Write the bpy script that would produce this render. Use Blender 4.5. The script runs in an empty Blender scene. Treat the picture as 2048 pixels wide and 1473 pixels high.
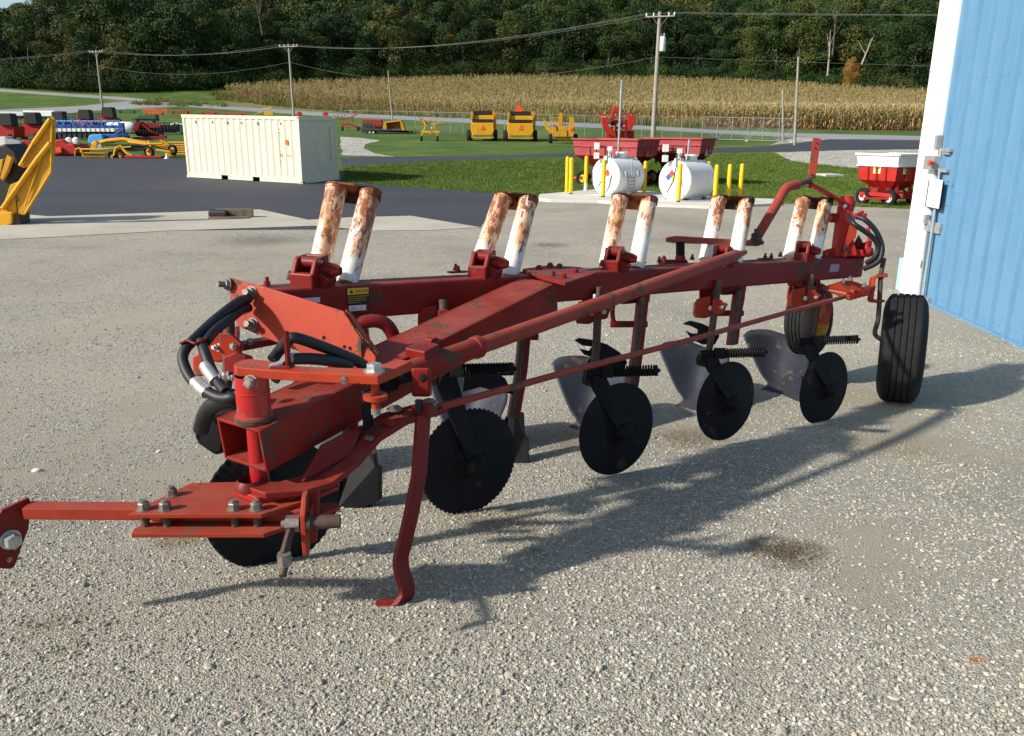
import bpy, bmesh, math, random
import numpy as np
from mathutils import Vector as V, Matrix, Euler
random.seed(7); rng = np.random.default_rng(7)
R_ = math.radians
scene = bpy.context.scene
col = scene.collection

# ---------------------------------------------------------------- camera, sky, sun, exposure
FOC, CX, CY, CAMH = 1650.0, 1024.0, 736.5, 1.95
PITCH, ROLL = R_(16.2), R_(0.5)
fw = V((0, math.cos(PITCH), -math.sin(PITCH))); rt0 = V((1, 0, 0)); up0 = rt0.cross(fw)
rt = rt0*math.cos(ROLL) + up0*math.sin(ROLL); up = up0*math.cos(ROLL) - rt0*math.sin(ROLL)
CAM = V((0, 0, CAMH))
cd = bpy.data.cameras.new('camera'); cam = bpy.data.objects.new('camera', cd); col.objects.link(cam)
cd.sensor_width = 36.0; cd.lens = FOC/2048*36.0; cd.clip_start = 0.05; cd.clip_end = 3000
m = Matrix((rt, up, -fw)).transposed().to_4x4(); m.translation = CAM; cam.matrix_world = m
scene.camera = cam

SUN_AZ, SUN_EL = R_(246), R_(31)            # where the sun stands: azimuth clockwise from +Y
world = bpy.data.worlds.new('World'); scene.world = world; world.use_nodes = True
wn = world.node_tree; bg = wn.nodes['Background']
sky = wn.nodes.new('ShaderNodeTexSky'); sky.sky_type = 'NISHITA'; sky.sun_disc = False
sky.sun_elevation = SUN_EL; sky.sun_rotation = SUN_AZ; sky.air_density = 1.0; sky.dust_density = 1.2
wn.links.new(sky.outputs[0], bg.inputs[0]); bg.inputs[1].default_value = 0.100
sl = bpy.data.lights.new('sun', 'SUN'); sl.energy = 4.2; sl.angle = R_(2.0); sl.color = (1.0, 0.94, 0.84)
so = bpy.data.objects.new('sun', sl); col.objects.link(so)
sd = V((math.sin(SUN_AZ)*math.cos(SUN_EL), math.cos(SUN_AZ)*math.cos(SUN_EL), math.sin(SUN_EL)))
so.rotation_euler = sd.to_track_quat('Z', 'Y').to_euler(); so.location = (-20, -20, 30)
scene.view_settings.view_transform = 'Standard'; scene.view_settings.look = 'None'
scene.view_settings.exposure = 0.58; scene.view_settings.gamma = 1.0
scene.render.engine = 'CYCLES'

# ---------------------------------------------------------------- terrain (height depends on the distance only)
PROF = [(-200, .42), (1.2, .42), (2, .41), (2.3, .395), (2.6, .358), (3.0, .298), (3.4, .240), (3.8, .182), (4.4, .112), (5.0, .054), (5.6, .014), (6.3, .001), (7.2, 0),
        (22, 0), (26, -.05), (30, -.1), (33, -.02), (36, .15), (40, .42), (46, .62), (54, .8), (63, .97), (70, 1.3), (80, 1.75),
        (90, 2.2), (102, 2.6), (115, 3.05), (127, 3.5), (138, 4.1), (150, 5.1), (160, 6.2), (175, 8.2), (190, 10.6), (205, 13.4),
        (220, 17), (235, 21), (260, 28), (300, 35), (360, 40), (450, 44), (900, 46)]
YS = [p[0] for p in PROF]; ZS = [p[1] for p in PROF]
def gz(y): return float(np.interp(y, YS, ZS))
def ray(px, py): return fw + rt*((px-CX)/FOC) + up*((CY-py)/FOC)
def at(px, py, z): return CAM + ray(px, py)*z
def hitZ(px, py, Z):
    r = ray(px, py); return CAM + r*((Z-CAMH)/r.z)
def G(px, py):                       # where the line of sight meets the ground
    r = ray(px, py)
    for i in range(len(YS)-1):
        y0, y1 = YS[i], YS[i+1]
        s = (ZS[i+1]-ZS[i])/(y1-y0)
        den = r.z - s*r.y
        if abs(den) < 1e-9: continue
        t = (ZS[i] - s*y0 - CAMH)/den
        if t > 0 and y0 <= t*r.y <= y1:
            return CAM + r*t
    t = 300/r.y; return CAM + r*t
def proj(p):
    d = V(p)-CAM; z = d.dot(fw); return (CX+FOC*d.dot(rt)/z, CY-FOC*d.dot(up)/z, z)
def depth(p): return (V(p)-CAM).dot(fw)

# ---------------------------------------------------------------- objects and tags
WM = {}
def tag(o, label=None, cat=None, group=None, kind=None):
    if label: o['label'] = label
    if cat: o['category'] = cat
    if group: o['group'] = group
    if kind: o['kind'] = kind
    return o
def thing(name, loc, label, cat, group=None, rz=0.0):
    o = bpy.data.objects.new(name, None); col.objects.link(o); o.location = loc; o.rotation_euler = (0, 0, rz)
    o.empty_display_size = 0.2
    WM[o.name] = Matrix.Translation(V(loc)) @ Matrix.Rotation(rz, 4, 'Z')
    return tag(o, label, cat, group)
def wm(o): return WM[o.name]
def link(name, me, parent=None, world=None, local=None):
    """link a mesh: world = matrix in the world, local = matrix relative to parent"""
    o = bpy.data.objects.new(name, me); col.objects.link(o)
    if parent is not None:
        o.parent = parent
        M = local if local is not None else (wm(parent).inverted() @ (world or Matrix.Identity(4)))
        o.matrix_basis = M; WM[o.name] = wm(parent) @ M
    else:
        M = world or Matrix.Identity(4); o.matrix_basis = M; WM[o.name] = M
    return o
def copy_tree(o, parent=None, M=None):
    c = o.copy(); col.objects.link(c)
    if parent is not None: c.parent = parent
    if M is not None: c.matrix_basis = M
    WM[c.name] = (wm(parent) if parent is not None else Matrix.Identity(4)) @ c.matrix_basis
    for ch in list(o.children): copy_tree(ch, c)
    return c

# ---------------------------------------------------------------- mesh collector
def frame(d, ref=V((0, 0, 1))):
    d = V(d).normalized()
    if abs(d.dot(ref)) > 0.98: ref = V((1, 0, 0))
    x = ref.cross(d).normalized(); y = d.cross(x)
    return x, y, d
class MB:
    def __init__(s): s.v = []; s.f = []; s.sm = []
    def add(s, vs, fs, smooth=False):
        n = len(s.v); s.v += [tuple(v) for v in vs]
        for f in fs: s.f.append([i+n for i in f]); s.sm.append(smooth)
        return s
    def box(s, c, ex, ey, ez):          # centre and three half-axis vectors
        c, ex, ey, ez = V(c), V(ex), V(ey), V(ez)
        vs = [c+ex*a+ey*b+ez*d for d in (-1, 1) for b in (-1, 1) for a in (-1, 1)]
        fs = [(0, 2, 3, 1), (4, 5, 7, 6), (0, 1, 5, 4), (2, 6, 7, 3), (0, 4, 6, 2), (1, 3, 7, 5)]
        if ex.cross(ey).dot(ez) < 0: fs = [f[::-1] for f in fs]
        return s.add(vs, fs)
    def bx(s, x0, x1, y0, y1, z0, z1):
        return s.box(((x0+x1)/2, (y0+y1)/2, (z0+z1)/2), ((x1-x0)/2, 0, 0), (0, (y1-y0)/2, 0), (0, 0, (z1-z0)/2))
    def beam(s, a, b, w, h, ref=V((0, 0, 1))):   # bar from a to b, w across, h along ref
        a, b = V(a), V(b); x, y, d = frame(b-a, ref)
        return s.box((a+b)/2, x*w/2, y*h/2, (b-a)/2)
    def prism(s, pts, t):               # polygon pushed along t
        pts = [V(p) for p in pts]; t = V(t); n = len(pts)
        nrm = V((0, 0, 0))
        for i in range(n): nrm += pts[i].cross(pts[(i+1) % n])
        if nrm.dot(t) > 0: pts = pts[::-1]
        vs = pts+[p+t for p in pts]
        fs = [list(range(n)), list(range(2*n-1, n-1, -1))]
        fs += [(i, i+n, (i+1) % n+n, (i+1) % n) for i in range(n)]
        return s.add(vs, fs)
    def tube(s, pts, r, n=10, cap=True, smooth=True, prof=None):
        pts = [V(p) for p in pts]; k = len(pts)
        rr = r if isinstance(r, (list, tuple)) else [r]*k
        vs = []; fs = []
        x, y, d = frame(pts[1]-pts[0])
        for i, p in enumerate(pts):
            if i: 
                dn = (pts[min(i+1, k-1)]-pts[i-1]).normalized()
                x = (x-dn*x.dot(dn)).normalized(); y = dn.cross(x)
            for j in range(n):
                a = 2*math.pi*j/n; vs.append(p+(x*math.cos(a)+y*math.sin(a))*rr[i])
        for i in range(k-1):
            for j in range(n):
                j2 = (j+1) % n; fs.append((i*n+j, i*n+j2, (i+1)*n+j2, (i+1)*n+j))
        s.add(vs, fs, smooth)
        if cap:
            s.add(vs[:n], [tuple(range(n))[::-1]]); s.add(vs[-n:], [tuple(range(n))])
        return s
    def lathe(s, c, axis, prof, n=24, smooth=True):   # prof: (radius, along axis)
        x, y, d = frame(axis); c = V(c); k = len(prof); vs = []; fs = []; runs = []; cur = [prof[0]]
        for i in range(1, k):                 # split the profile at sharp corners so that edges stay crisp
            cur.append(prof[i])
            if i < k-1:
                a = V((prof[i][0]-prof[i-1][0], prof[i][1]-prof[i-1][1])); e = V((prof[i+1][0]-prof[i][0], prof[i+1][1]-prof[i][1]))
                if a.length > 1e-6 and e.length > 1e-6 and abs(a.angle(e)) > .62: runs.append(cur); cur = [prof[i]]
        runs.append(cur)
        for run in runs:
            o_ = len(vs)
            for r, h in run:
                for j in range(n):
                    a = 2*math.pi*j/n; vs.append(c+d*h+(x*math.cos(a)+y*math.sin(a))*r)
            for i in range(len(run)-1):
                for j in range(n):
                    j2 = (j+1) % n; fs.append((o_+i*n+j, o_+i*n+j2, o_+(i+1)*n+j2, o_+(i+1)*n+j))
        return s.add(vs, fs, smooth)
    def strip(s, pts, w, t):            # flat bar following pts: w = full width vector, t = thickness
        pts = [V(p) for p in pts]; w = V(w)/2; vs = []; k = len(pts)
        for i, p in enumerate(pts):
            d = (pts[min(i+1, k-1)]-pts[max(i-1, 0)]).normalized(); nn = w.cross(d).normalized()*t/2
            vs += [p-w-nn, p+w-nn, p+w+nn, p-w+nn]
        fs = [(3, 2, 1, 0), tuple(4*(k-1)+j for j in range(4))]
        for i in range(k-1):
            for j in range(4):
                a = 4*i+j; b = 4*i+(j+1) % 4; fs.append((a, b, b+4, a+4))
        return s.add(vs, fs)
    def mesh(s, name, mat, xf=None):
        me = bpy.data.meshes.new(name); vv = s.v
        if xf is not None: vv = [tuple(xf @ V(v)) for v in vv]
        me.from_pydata(vv, [], s.f); me.polygons.foreach_set('use_smooth', s.sm)
        if mat: me.materials.append(mat)
        me.update(); return me
    def build(s, name, mat, parent=None, bevel=0, org=None, seg=2):
        """vertices are world coordinates; the object's origin goes to org (or the middle of the mesh)"""
        if org is None:
            a = np.array(s.v); org = V((a.min(0)+a.max(0))/2)
        T = Matrix.Translation(V(org)); 
        base = T if parent is None else Matrix(T)
        me = s.mesh(name, mat, base.inverted())
        o = link(name, me, parent, world=base)
        if bevel: bev(o, bevel, seg)
        return o
    def part(s, name, mat, parent, bevel=0, seg=2):
        """vertices are in the parent's coordinates"""
        a = np.array(s.v); org = V((a.min(0)+a.max(0))/2); T = Matrix.Translation(org)
        o = link(name, s.mesh(name, mat, T.inverted()), parent, local=T)
        if bevel: bev(o, bevel, seg)
        return o
def bev(o, w, seg=2):
    b = o.modifiers.new('bevel', 'BEVEL'); b.width = w; b.segments = seg; b.limit_method = 'ANGLE'; b.angle_limit = R_(40); b.harden_normals = False

def hexbolt(r=.012, h=.016, shaft=.012, sr=None):
    """hex head with a washer and a stub of thread, standing on +Z"""
    b = MB(); sr = sr or r*.6
    b.lathe((0, 0, 0), (0, 0, 1), [(0, 0), (r*1.25, 0), (r*1.25, r*.18), (0, r*.18)], 14, False)
    vs = []; 
    b.tube([(0, 0, r*.15), (0, 0, h*.88), (0, 0, h)], [r, r, r*.86], 6, True, False)
    b.tube([(0, 0, h), (0, 0, h+shaft)], sr, 8, True, True)
    return b

# ---------------------------------------------------------------- materials
def N(nt, t, **k):
    n = nt.nodes.new(t)
    for a, b in k.items(): setattr(n, a, b)
    return n
def setc(sock, v):
    sock.default_value = v
def ramp(nt, pts, interp='LINEAR'):
    r = nt.nodes.new('ShaderNodeValToRGB'); e = r.color_ramp.elements; r.color_ramp.interpolation = interp
    while len(e) > 1: e.remove(e[0])
    e[0].position = pts[0][0]; e[0].color = (*pts[0][1], 1)
    for p, c in pts[1:]:
        x = e.new(p); x.color = (*c, 1)
    return r
def g3(x): return (x, x, x)
def base_mat(name, rough=.6, metal=0.0, spec=.5):
    m = bpy.data.materials.new(name); m.use_nodes = True; nt = m.node_tree
    p = nt.nodes['Principled BSDF']; p.inputs['Roughness'].default_value = rough; p.inputs['Metallic'].default_value = metal
    p.inputs['Specular IOR Level'].default_value = spec
    return m, nt, p
def coords(nt, scale=1.0, kind='Object', rand=True):
    tc = N(nt, 'ShaderNodeTexCoord'); mp = N(nt, 'ShaderNodeMapping'); mp.inputs['Scale'].default_value = (scale,)*3 if not isinstance(scale, tuple) else scale
    nt.links.new(tc.outputs[kind], mp.inputs['Vector'])
    if rand:
        oi = N(nt, 'ShaderNodeObjectInfo'); mu = N(nt, 'ShaderNodeMath', operation='MULTIPLY'); mu.inputs[1].default_value = 37.0
        nt.links.new(oi.outputs['Random'], mu.inputs[0]); nt.links.new(mu.outputs[0], mp.inputs['Location'])
    return mp
def noise(nt, mp, scale, detail=4, rough=.55):
    n = N(nt, 'ShaderNodeTexNoise'); n.inputs['Scale'].default_value = scale; n.inputs['Detail'].default_value = detail; n.inputs['Roughness'].default_value = rough
    nt.links.new(mp.outputs[0], n.inputs['Vector']); return n
def mix(nt, fac, a, b, mode='MIX'):
    m = N(nt, 'ShaderNodeMix', data_type='RGBA', blend_type=mode)
    for s, v in ((m.inputs[0], fac), (m.inputs[6], a), (m.inputs[7], b)):
        if hasattr(v, 'is_linked') or isinstance(v, bpy.types.NodeSocket): nt.links.new(v, s)
        elif isinstance(v, (int, float)): s.default_value = v
        else: s.default_value = (*v, 1)
    return m.outputs[2]
def bump(nt, p, h, strength=.3, dist=.01):
    b = N(nt, 'ShaderNodeBump'); b.inputs['Strength'].default_value = strength; b.inputs['Distance'].default_value = dist
    nt.links.new(h, b.inputs['Height']); nt.links.new(b.outputs[0], p.inputs['Normal'])

def paint(name, c, c2=None, wear=(.08, .05, .035), amount=.5, rough=.45, scale=1.0, chips=1.0, spec=.22, fade=.4, streak=0, dust=.16, edge=False, smear=.45):
    """old paint: broad fading between c and c2, dirt film, chips down to rusty metal"""
    m, nt, p = base_mat(name, rough, 0, spec)
    c2 = c2 or tuple(min(1, x*1.25+.02) for x in c)
    mp = coords(nt, scale)
    n1 = noise(nt, mp, 3.0, 5); r1 = ramp(nt, [(.35, c), (.65, c2)]); nt.links.new(n1.outputs['Fac'], r1.inputs[0])
    n2 = noise(nt, mp, 14.0, 8, .7); r2 = ramp(nt, [(.5, g3(0)), (.75, g3(fade))]); nt.links.new(n2.outputs['Fac'], r2.inputs[0])
    dirt = tuple(x*.35+.01 for x in c)
    c_a = mix(nt, r2.outputs[0], r1.outputs[0], dirt)
    n3 = noise(nt, mp, 22.0*chips, 6, .65); n4 = noise(nt, mp, 4.0, 3)
    ad = N(nt, 'ShaderNodeMath', operation='ADD'); nt.links.new(n3.outputs['Fac'], ad.inputs[0]); nt.links.new(n4.outputs['Fac'], ad.inputs[1])
    th = 1.30 - .22*amount
    r3 = ramp(nt, [(th/2, g3(0)), (th/2+.012, g3(1))]); ha = N(nt, 'ShaderNodeMath', operation='MULTIPLY'); ha.inputs[1].default_value = .5
    nt.links.new(ad.outputs[0], ha.inputs[0]); nt.links.new(ha.outputs[0], r3.inputs[0])
    geo = N(nt, 'ShaderNodeNewGeometry')
    sxyz = N(nt, 'ShaderNodeSeparateXYZ'); nt.links.new(geo.outputs['Normal'], sxyz.inputs[0])
    nzr = ramp(nt, [(.55, g3(0)), (.95, g3(dust))]); nt.links.new(sxyz.outputs['Z'], nzr.inputs[0])
    n5 = noise(nt, mp, 7.0, 7, .7); n5r = ramp(nt, [(.38, g3(.15)), (.62, g3(1))]); nt.links.new(n5.outputs['Fac'], n5r.inputs[0])
    dm = N(nt, 'ShaderNodeMath', operation='MULTIPLY'); nt.links.new(nzr.outputs[0], dm.inputs[0]); nt.links.new(n5r.outputs[0], dm.inputs[1])
    c_a = mix(nt, dm.outputs[0], c_a, (.34, .25, .17))
    # grease and smears with hard-ish borders
    n6 = noise(nt, mp, 5.5, 6, .72); n6r = ramp(nt, [(.60, g3(0)), (.67, g3(smear))]); nt.links.new(n6.outputs['Fac'], n6r.inputs[0])
    c_a = mix(nt, n6r.outputs[0], c_a, tuple(x*.45+.012 for x in c))
    if edge:
        pr_ = ramp(nt, [(.515, g3(0)), (.56, g3(.85))]); nt.links.new(geo.outputs['Pointiness'], pr_.inputs[0])
        em = N(nt, 'ShaderNodeMath', operation='MULTIPLY'); nt.links.new(pr_.outputs[0], em.inputs[0]); er_ = ramp(nt, [(.42, g3(0)), (.56, g3(1))]); nt.links.new(n3.outputs['Fac'], er_.inputs[0]); nt.links.new(er_.outputs[0], em.inputs[1])
        c_a = mix(nt, em.outputs[0], c_a, wear)
    cb = mix(nt, r3.outputs[0], c_a, wear)
    nt.links.new(cb, p.inputs['Base Color'])
    rr = ramp(nt, [(0, g3(rough)), (1, g3(.85))]); nt.links.new(r3.outputs[0], rr.inputs[0]); nt.links.new(rr.outputs[0], p.inputs['Roughness'])
    bump(nt, p, ad.outputs[0], .12, .004)
    return m
def plain(name, c, rough=.6, metal=0, var=.25, scale=8.0, spec=.4, bmp=0.0):
    m, nt, p = base_mat(name, rough, metal, spec); mp = coords(nt)
    n1 = noise(nt, mp, scale, 5); r1 = ramp(nt, [(.3, tuple(x*(1-var) for x in c)), (.7, tuple(min(1, x*(1+var)) for x in c))])
    nt.links.new(n1.outputs['Fac'], r1.inputs[0]); nt.links.new(r1.outputs[0], p.inputs['Base Color'])
    if bmp: bump(nt, p, n1.outputs['Fac'], bmp, .01)
    return m
M = {}
M['red'] = paint('red_paint', (.18, .009, .006), (.25, .018, .010), amount=.7, rough=.5, chips=1.1)
M['red_top'] = M['red']
M['orange'] = paint('orange_red_paint', (.34, .030, .010), (.41, .045, .014), (.10, .07, .05), amount=.85, rough=.5, chips=1.6)
M['hitchred'] = paint('hitch_red_paint', (.26, .024, .012), (.32, .036, .016), (.10, .07, .05), amount=.45, rough=.55, chips=1.8)
M['fresh'] = paint('bright_red_paint', (.34, .007, .008), (.40, .012, .010), (.10, .07, .05), amount=.9, rough=.34, chips=1.4, spec=.6)
M['casting'] = paint('casting_red', (.15, .007, .007), (.21, .013, .010), amount=.5, rough=.45)
M['oldred'] = paint('faded_red', (.27, .034, .020), (.33, .052, .030), (.12, .065, .035), amount=.7, rough=.55)
M['rusty_steel'] = plain('rusty_steel', (.075, .045, .032), .75, 0, .35, 30, bmp=.2)
M['bolt'] = plain('bolt_steel', (.22, .19, .17), .5, .5, .4, 60)
M['zinc'] = plain('zinc', (.45, .45, .43), .4, .6, .2, 40)
M['black'] = plain('black_steel', (.008, .008, .009), .6, 0, .4, 12, spec=.15)
M['disc'] = paint('disc_steel', (.010, .010, .012), (.018, .018, .02), (.05, .035, .022), amount=.5, rough=.6, chips=.7, fade=.2, dust=.1, spec=.12)
M['rubber'] = plain('rubber', (.015, .015, .016), .8, 0, .3, 20, spec=.2)
M['hose'] = plain('hose_rubber', (.012, .013, .016), .5, 0, .3, 30)
M['bluesteel'] = paint('scoured_steel', (.018, .023, .034), (.034, .040, .056), (.10, .06, .035), amount=.6, rough=.42, chips=.8, dust=.1)
M['bluesteel'].node_tree.nodes['Principled BSDF'].inputs['Metallic'].default_value = .15
M['yrim'] = paint('yellow_rim', (.55, .32, .03), None, amount=.6)

def rusty_white(name, boost=0.0):
    m, nt, p = base_mat(name, .45, 0, .5); mp = coords(nt, 1.0)
    # colour: white paint, orange stain towards the top and along the sides, dark chips
    tc = N(nt, 'ShaderNodeTexCoord'); sp = N(nt, 'ShaderNodeSeparateXYZ'); nt.links.new(tc.outputs['Object'], sp.inputs[0])
    mr = N(nt, 'ShaderNodeMapRange'); mr.inputs[1].default_value = -.22; mr.inputs[2].default_value = .24
    mr.inputs[3].default_value = -.19+boost; mr.inputs[4].default_value = .15+boost*.7
    oi_ = N(nt, 'ShaderNodeObjectInfo'); om = N(nt, 'ShaderNodeMath', operation='MULTIPLY_ADD'); om.inputs[1].default_value = .20; nt.links.new(oi_.outputs['Random'], om.inputs[0]); nt.links.new(sp.outputs['Z'], om.inputs[2])
    ox = N(nt, 'ShaderNodeMath', operation='MULTIPLY_ADD'); ox.inputs[1].default_value = -2.2; nt.links.new(sp.outputs['X'], ox.inputs[0]); nt.links.new(om.outputs[0], ox.inputs[2]); nt.links.new(ox.outputs[0], mr.inputs[0])
    sc = N(nt, 'ShaderNodeMapping'); sc.inputs['Scale'].default_value = (1, 1, .45); nt.links.new(mp.outputs[0], sc.inputs[0])
    n1 = noise(nt, sc, 11, 8, .68); a1 = N(nt, 'ShaderNodeMath', operation='ADD'); nt.links.new(n1.outputs['Fac'], a1.inputs[0]); nt.links.new(mr.outputs[0], a1.inputs[1])
    r1 = ramp(nt, [(.5, g3(0)), (.60, g3(.55)), (.70, g3(.9))]); nt.links.new(a1.outputs[0], r1.inputs[0])
    n2 = noise(nt, sc, 38, 8, .75); a2 = N(nt, 'ShaderNodeMath', operation='ADD'); nt.links.new(n2.outputs['Fac'], a2.inputs[0])
    h2 = N(nt, 'ShaderNodeMath', operation='MULTIPLY'); h2.inputs[1].default_value = .75; nt.links.new(mr.outputs[0], h2.inputs[0]); nt.links.new(h2.outputs[0], a2.inputs[1])
    r2 = ramp(nt, [(.60, g3(0)), (.63, g3(1))]); nt.links.new(a2.outputs[0], r2.inputs[0])
    w = mix(nt, r1.outputs[0], (.78, .74, .66), (.60, .25, .07))
    d = mix(nt, r2.outputs[0], w, (.24, .075, .03)); nt.links.new(d, p.inputs['Base Color'])
    bump(nt, p, r2.outputs[0], .25, -.002)
    return m
M['rwhite'] = rusty_white('rusted_white_paint')
M['rwhite2'] = rusty_white('heavily_rusted_white_paint', .05)
M['rust'] = paint('heavy_rust', (.16, .055, .022), (.28, .10, .035), (.04, .02, .014), amount=1.5, rough=.85, chips=.7)

# ground materials
def ground_mat(name, stops, fine, bumpd, patch=(.5, (.8, .8, .8)), gravelly=True, dirt=None):
    m, nt, p = base_mat(name, .95, 0, .2)
    tc = N(nt, 'ShaderNodeTexCoord'); mp = N(nt, 'ShaderNodeMapping'); nt.links.new(tc.outputs['Object'], mp.inputs[0])
    vo = N(nt, 'ShaderNodeTexVoronoi'); vo.inputs['Scale'].default_value = fine; nt.links.new(mp.outputs[0], vo.inputs['Vector'])
    sx = N(nt, 'ShaderNodeSeparateColor'); nt.links.new(vo.outputs['Color'], sx.inputs[0])
    cr = ramp(nt, stops, 'LINEAR'); nt.links.new(sx.outputs[0], cr.inputs[0])
    n1 = noise(nt, mp, .55, 6, .6); pr = ramp(nt, [(.38, patch[1]), (.62, g3(1.0))]); nt.links.new(n1.outputs['Fac'], pr.inputs[0])
    c1 = mix(nt, 1.0, cr.outputs[0], pr.outputs[0], 'MULTIPLY')
    if dirt:
        n2 = noise(nt, mp, 1.1, 7, .62); dr = ramp(nt, [(.46, g3(0)), (.60, g3(.8))]); nt.links.new(n2.outputs['Fac'], dr.inputs[0])
        n3 = noise(nt, mp, 60, 4); dc = ramp(nt, [(.3, tuple(x*.82 for x in dirt)), (.7, dirt)]); nt.links.new(n3.outputs['Fac'], dc.inputs[0])
        c1 = mix(nt, dr.outputs[0], c1, dc.outputs[0])
    nt.links.new(c1, p.inputs['Base Color'])
    bump(nt, p, vo.outputs['Distance'], .9, -bumpd)
    return m
def stains(nt, c):
    """brown damp stains, each with its own place on the lot"""
    geo = N(nt, 'ShaderNodeNewGeometry')
    nn = N(nt, 'ShaderNodeTexNoise'); nn.inputs['Scale'].default_value = 9; nn.inputs['Detail'].default_value = 5; nn.inputs['Roughness'].default_value = .7; nt.links.new(geo.outputs['Position'], nn.inputs['Vector'])
    for (px_, py_, rad, colr, st_) in ((1570, 1105, .21, (.085, .058, .030), .88), (1380, 865, .30, (.16, .11, .06), .6), (1480, 1440, .09, (.04, .035, .03), .85), (1120, 870, .35, (.17, .12, .07), .5), (360, 1080, .13, (.20, .15, .06), .6), (640, 545, .6, (.34, .25, .14), .6), (1800, 880, .42, (.24, .165, .09), .5), (520, 470, 1.0, (.10, .09, .08), .45), (1100, 480, .4, (.09, .085, .08), .6), (1000, 1010, .3, (.22, .17, .09), .4), (120, 1310, .16, (.17, .14, .06), .5)):
        r = fw + rt*((px_-CX)/FOC) + up*((CY-py_)/FOC); zz = .3 if py_ > 1000 else .1; gg = CAM + r*((zz-CAMH)/r.z)
        vm = N(nt, 'ShaderNodeVectorMath', operation='DISTANCE'); vm.inputs[1].default_value = (gg.x, gg.y, gg.z); nt.links.new(geo.outputs['Position'], vm.inputs[0])
        ma = N(nt, 'ShaderNodeMath', operation='MULTIPLY_ADD'); ma.inputs[1].default_value = -rad*1.6; nt.links.new(nn.outputs['Fac'], ma.inputs[0]); nt.links.new(vm.outputs['Value'], ma.inputs[2])
        mr = N(nt, 'ShaderNodeMapRange'); mr.inputs[1].default_value = rad*.25; mr.inputs[2].default_value = -rad*.45; mr.inputs[3].default_value = 0; mr.inputs[4].default_value = st_; nt.links.new(ma.outputs[0], mr.inputs[0])
        c = mix(nt, mr.outputs[0], c, colr)
    return c
def gravel_mat():
    m, nt, p = base_mat('gravel', .95, 0, .2)
    tc = N(nt, 'ShaderNodeTexCoord'); mp = N(nt, 'ShaderNodeMapping'); nt.links.new(tc.outputs['Object'], mp.inputs[0])
    def vor(sc):
        v = N(nt, 'ShaderNodeTexVoronoi'); v.inputs['Scale'].default_value = sc; nt.links.new(mp.outputs[0], v.inputs['Vector']); return v
    v1, v2 = vor(150), vor(62)
    s1 = N(nt, 'ShaderNodeSeparateColor'); nt.links.new(v1.outputs['Color'], s1.inputs[0]); s2 = N(nt, 'ShaderNodeSeparateColor'); nt.links.new(v2.outputs['Color'], s2.inputs[0])
    stops = [(0, (.16, .15, .13)), (.2, (.27, .255, .215)), (.45, (.37, .345, .285)), (.7, (.455, .425, .355)), (.9, (.55, .52, .44)), (1, (.68, .65, .58))]
    r1 = ramp(nt, stops); nt.links.new(s1.outputs[0], r1.inputs[0]); r2 = ramp(nt, stops); nt.links.new(s2.outputs[1], r2.inputs[0])
    c = mix(nt, .38, r1.outputs[0], r2.outputs[0])
    nb = noise(nt, mp, .42, 7, .62); pb = ramp(nt, [(.36, (.80, .79, .76)), (.50, (1, .99, .96)), (.66, (1.12, 1.10, 1.04))]); nt.links.new(nb.outputs['Fac'], pb.inputs[0])
    c = mix(nt, 1.0, c, pb.outputs[0], 'MULTIPLY')
    # packed tan fines, stretched along the way people drive
    ms = N(nt, 'ShaderNodeMapping'); ms.inputs['Rotation'].default_value = (0, 0, R_(18)); ms.inputs['Scale'].default_value = (.55, 1.5, 1); nt.links.new(tc.outputs['Object'], ms.inputs[0])
    nd_ = noise(nt, ms, .75, 8, .66); dr = ramp(nt, [(.44, g3(0)), (.56, g3(.38)), (.7, g3(.62))]); nt.links.new(nd_.outputs['Fac'], dr.inputs[0])
    nf = noise(nt, mp, 140, 5, .7); dc = ramp(nt, [(.3, (.27, .235, .175)), (.7, (.43, .385, .295))]); nt.links.new(nf.outputs['Fac'], dc.inputs[0])
    c = mix(nt, dr.outputs[0], c, dc.outputs[0])
    c = stains(nt, c)
    at_f = N(nt, 'ShaderNodeAttribute'); at_f.attribute_name = 'fines'
    c = mix(nt, at_f.outputs['Fac'], c, dc.outputs[0])
    nt.links.new(c, p.inputs['Base Color'])
    h = N(nt, 'ShaderNodeMath', operation='MULTIPLY_ADD'); h.inputs[1].default_value = .55; nt.links.new(v2.outputs['Distance'], h.inputs[0]); nt.links.new(v1.outputs['Distance'], h.inputs[2])
    h2 = N(nt, 'ShaderNodeMath', operation='MULTIPLY_ADD'); h2.inputs[1].default_value = -.9; nt.links.new(nf.outputs['Fac'], h2.inputs[0]); nt.links.new(h.outputs[0], h2.inputs[2])
    sm_ = N(nt, 'ShaderNodeMath', operation='MULTIPLY_ADD'); sm_.inputs[1].default_value = .55; nt.links.new(at_f.outputs['Fac'], sm_.inputs[0]); nt.links.new(dr.outputs[0], sm_.inputs[2])
    one = N(nt, 'ShaderNodeMath', operation='SUBTRACT'); one.inputs[0].default_value = 1.3; nt.links.new(sm_.outputs[0], one.inputs[1])
    hm = N(nt, 'ShaderNodeMath', operation='MULTIPLY'); nt.links.new(h2.outputs[0], hm.inputs[0]); nt.links.new(one.outputs[0], hm.inputs[1])
    bump(nt, p, hm.outputs[0], .9, -.008)
    return m
M['gravel'] = gravel_mat()
M['gravel_far'] = ground_mat('pale_gravel', [(0, (.26, .25, .21)), (.5, (.42, .40, .34)), (1, (.6, .57, .5))], 8, .03)
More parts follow.
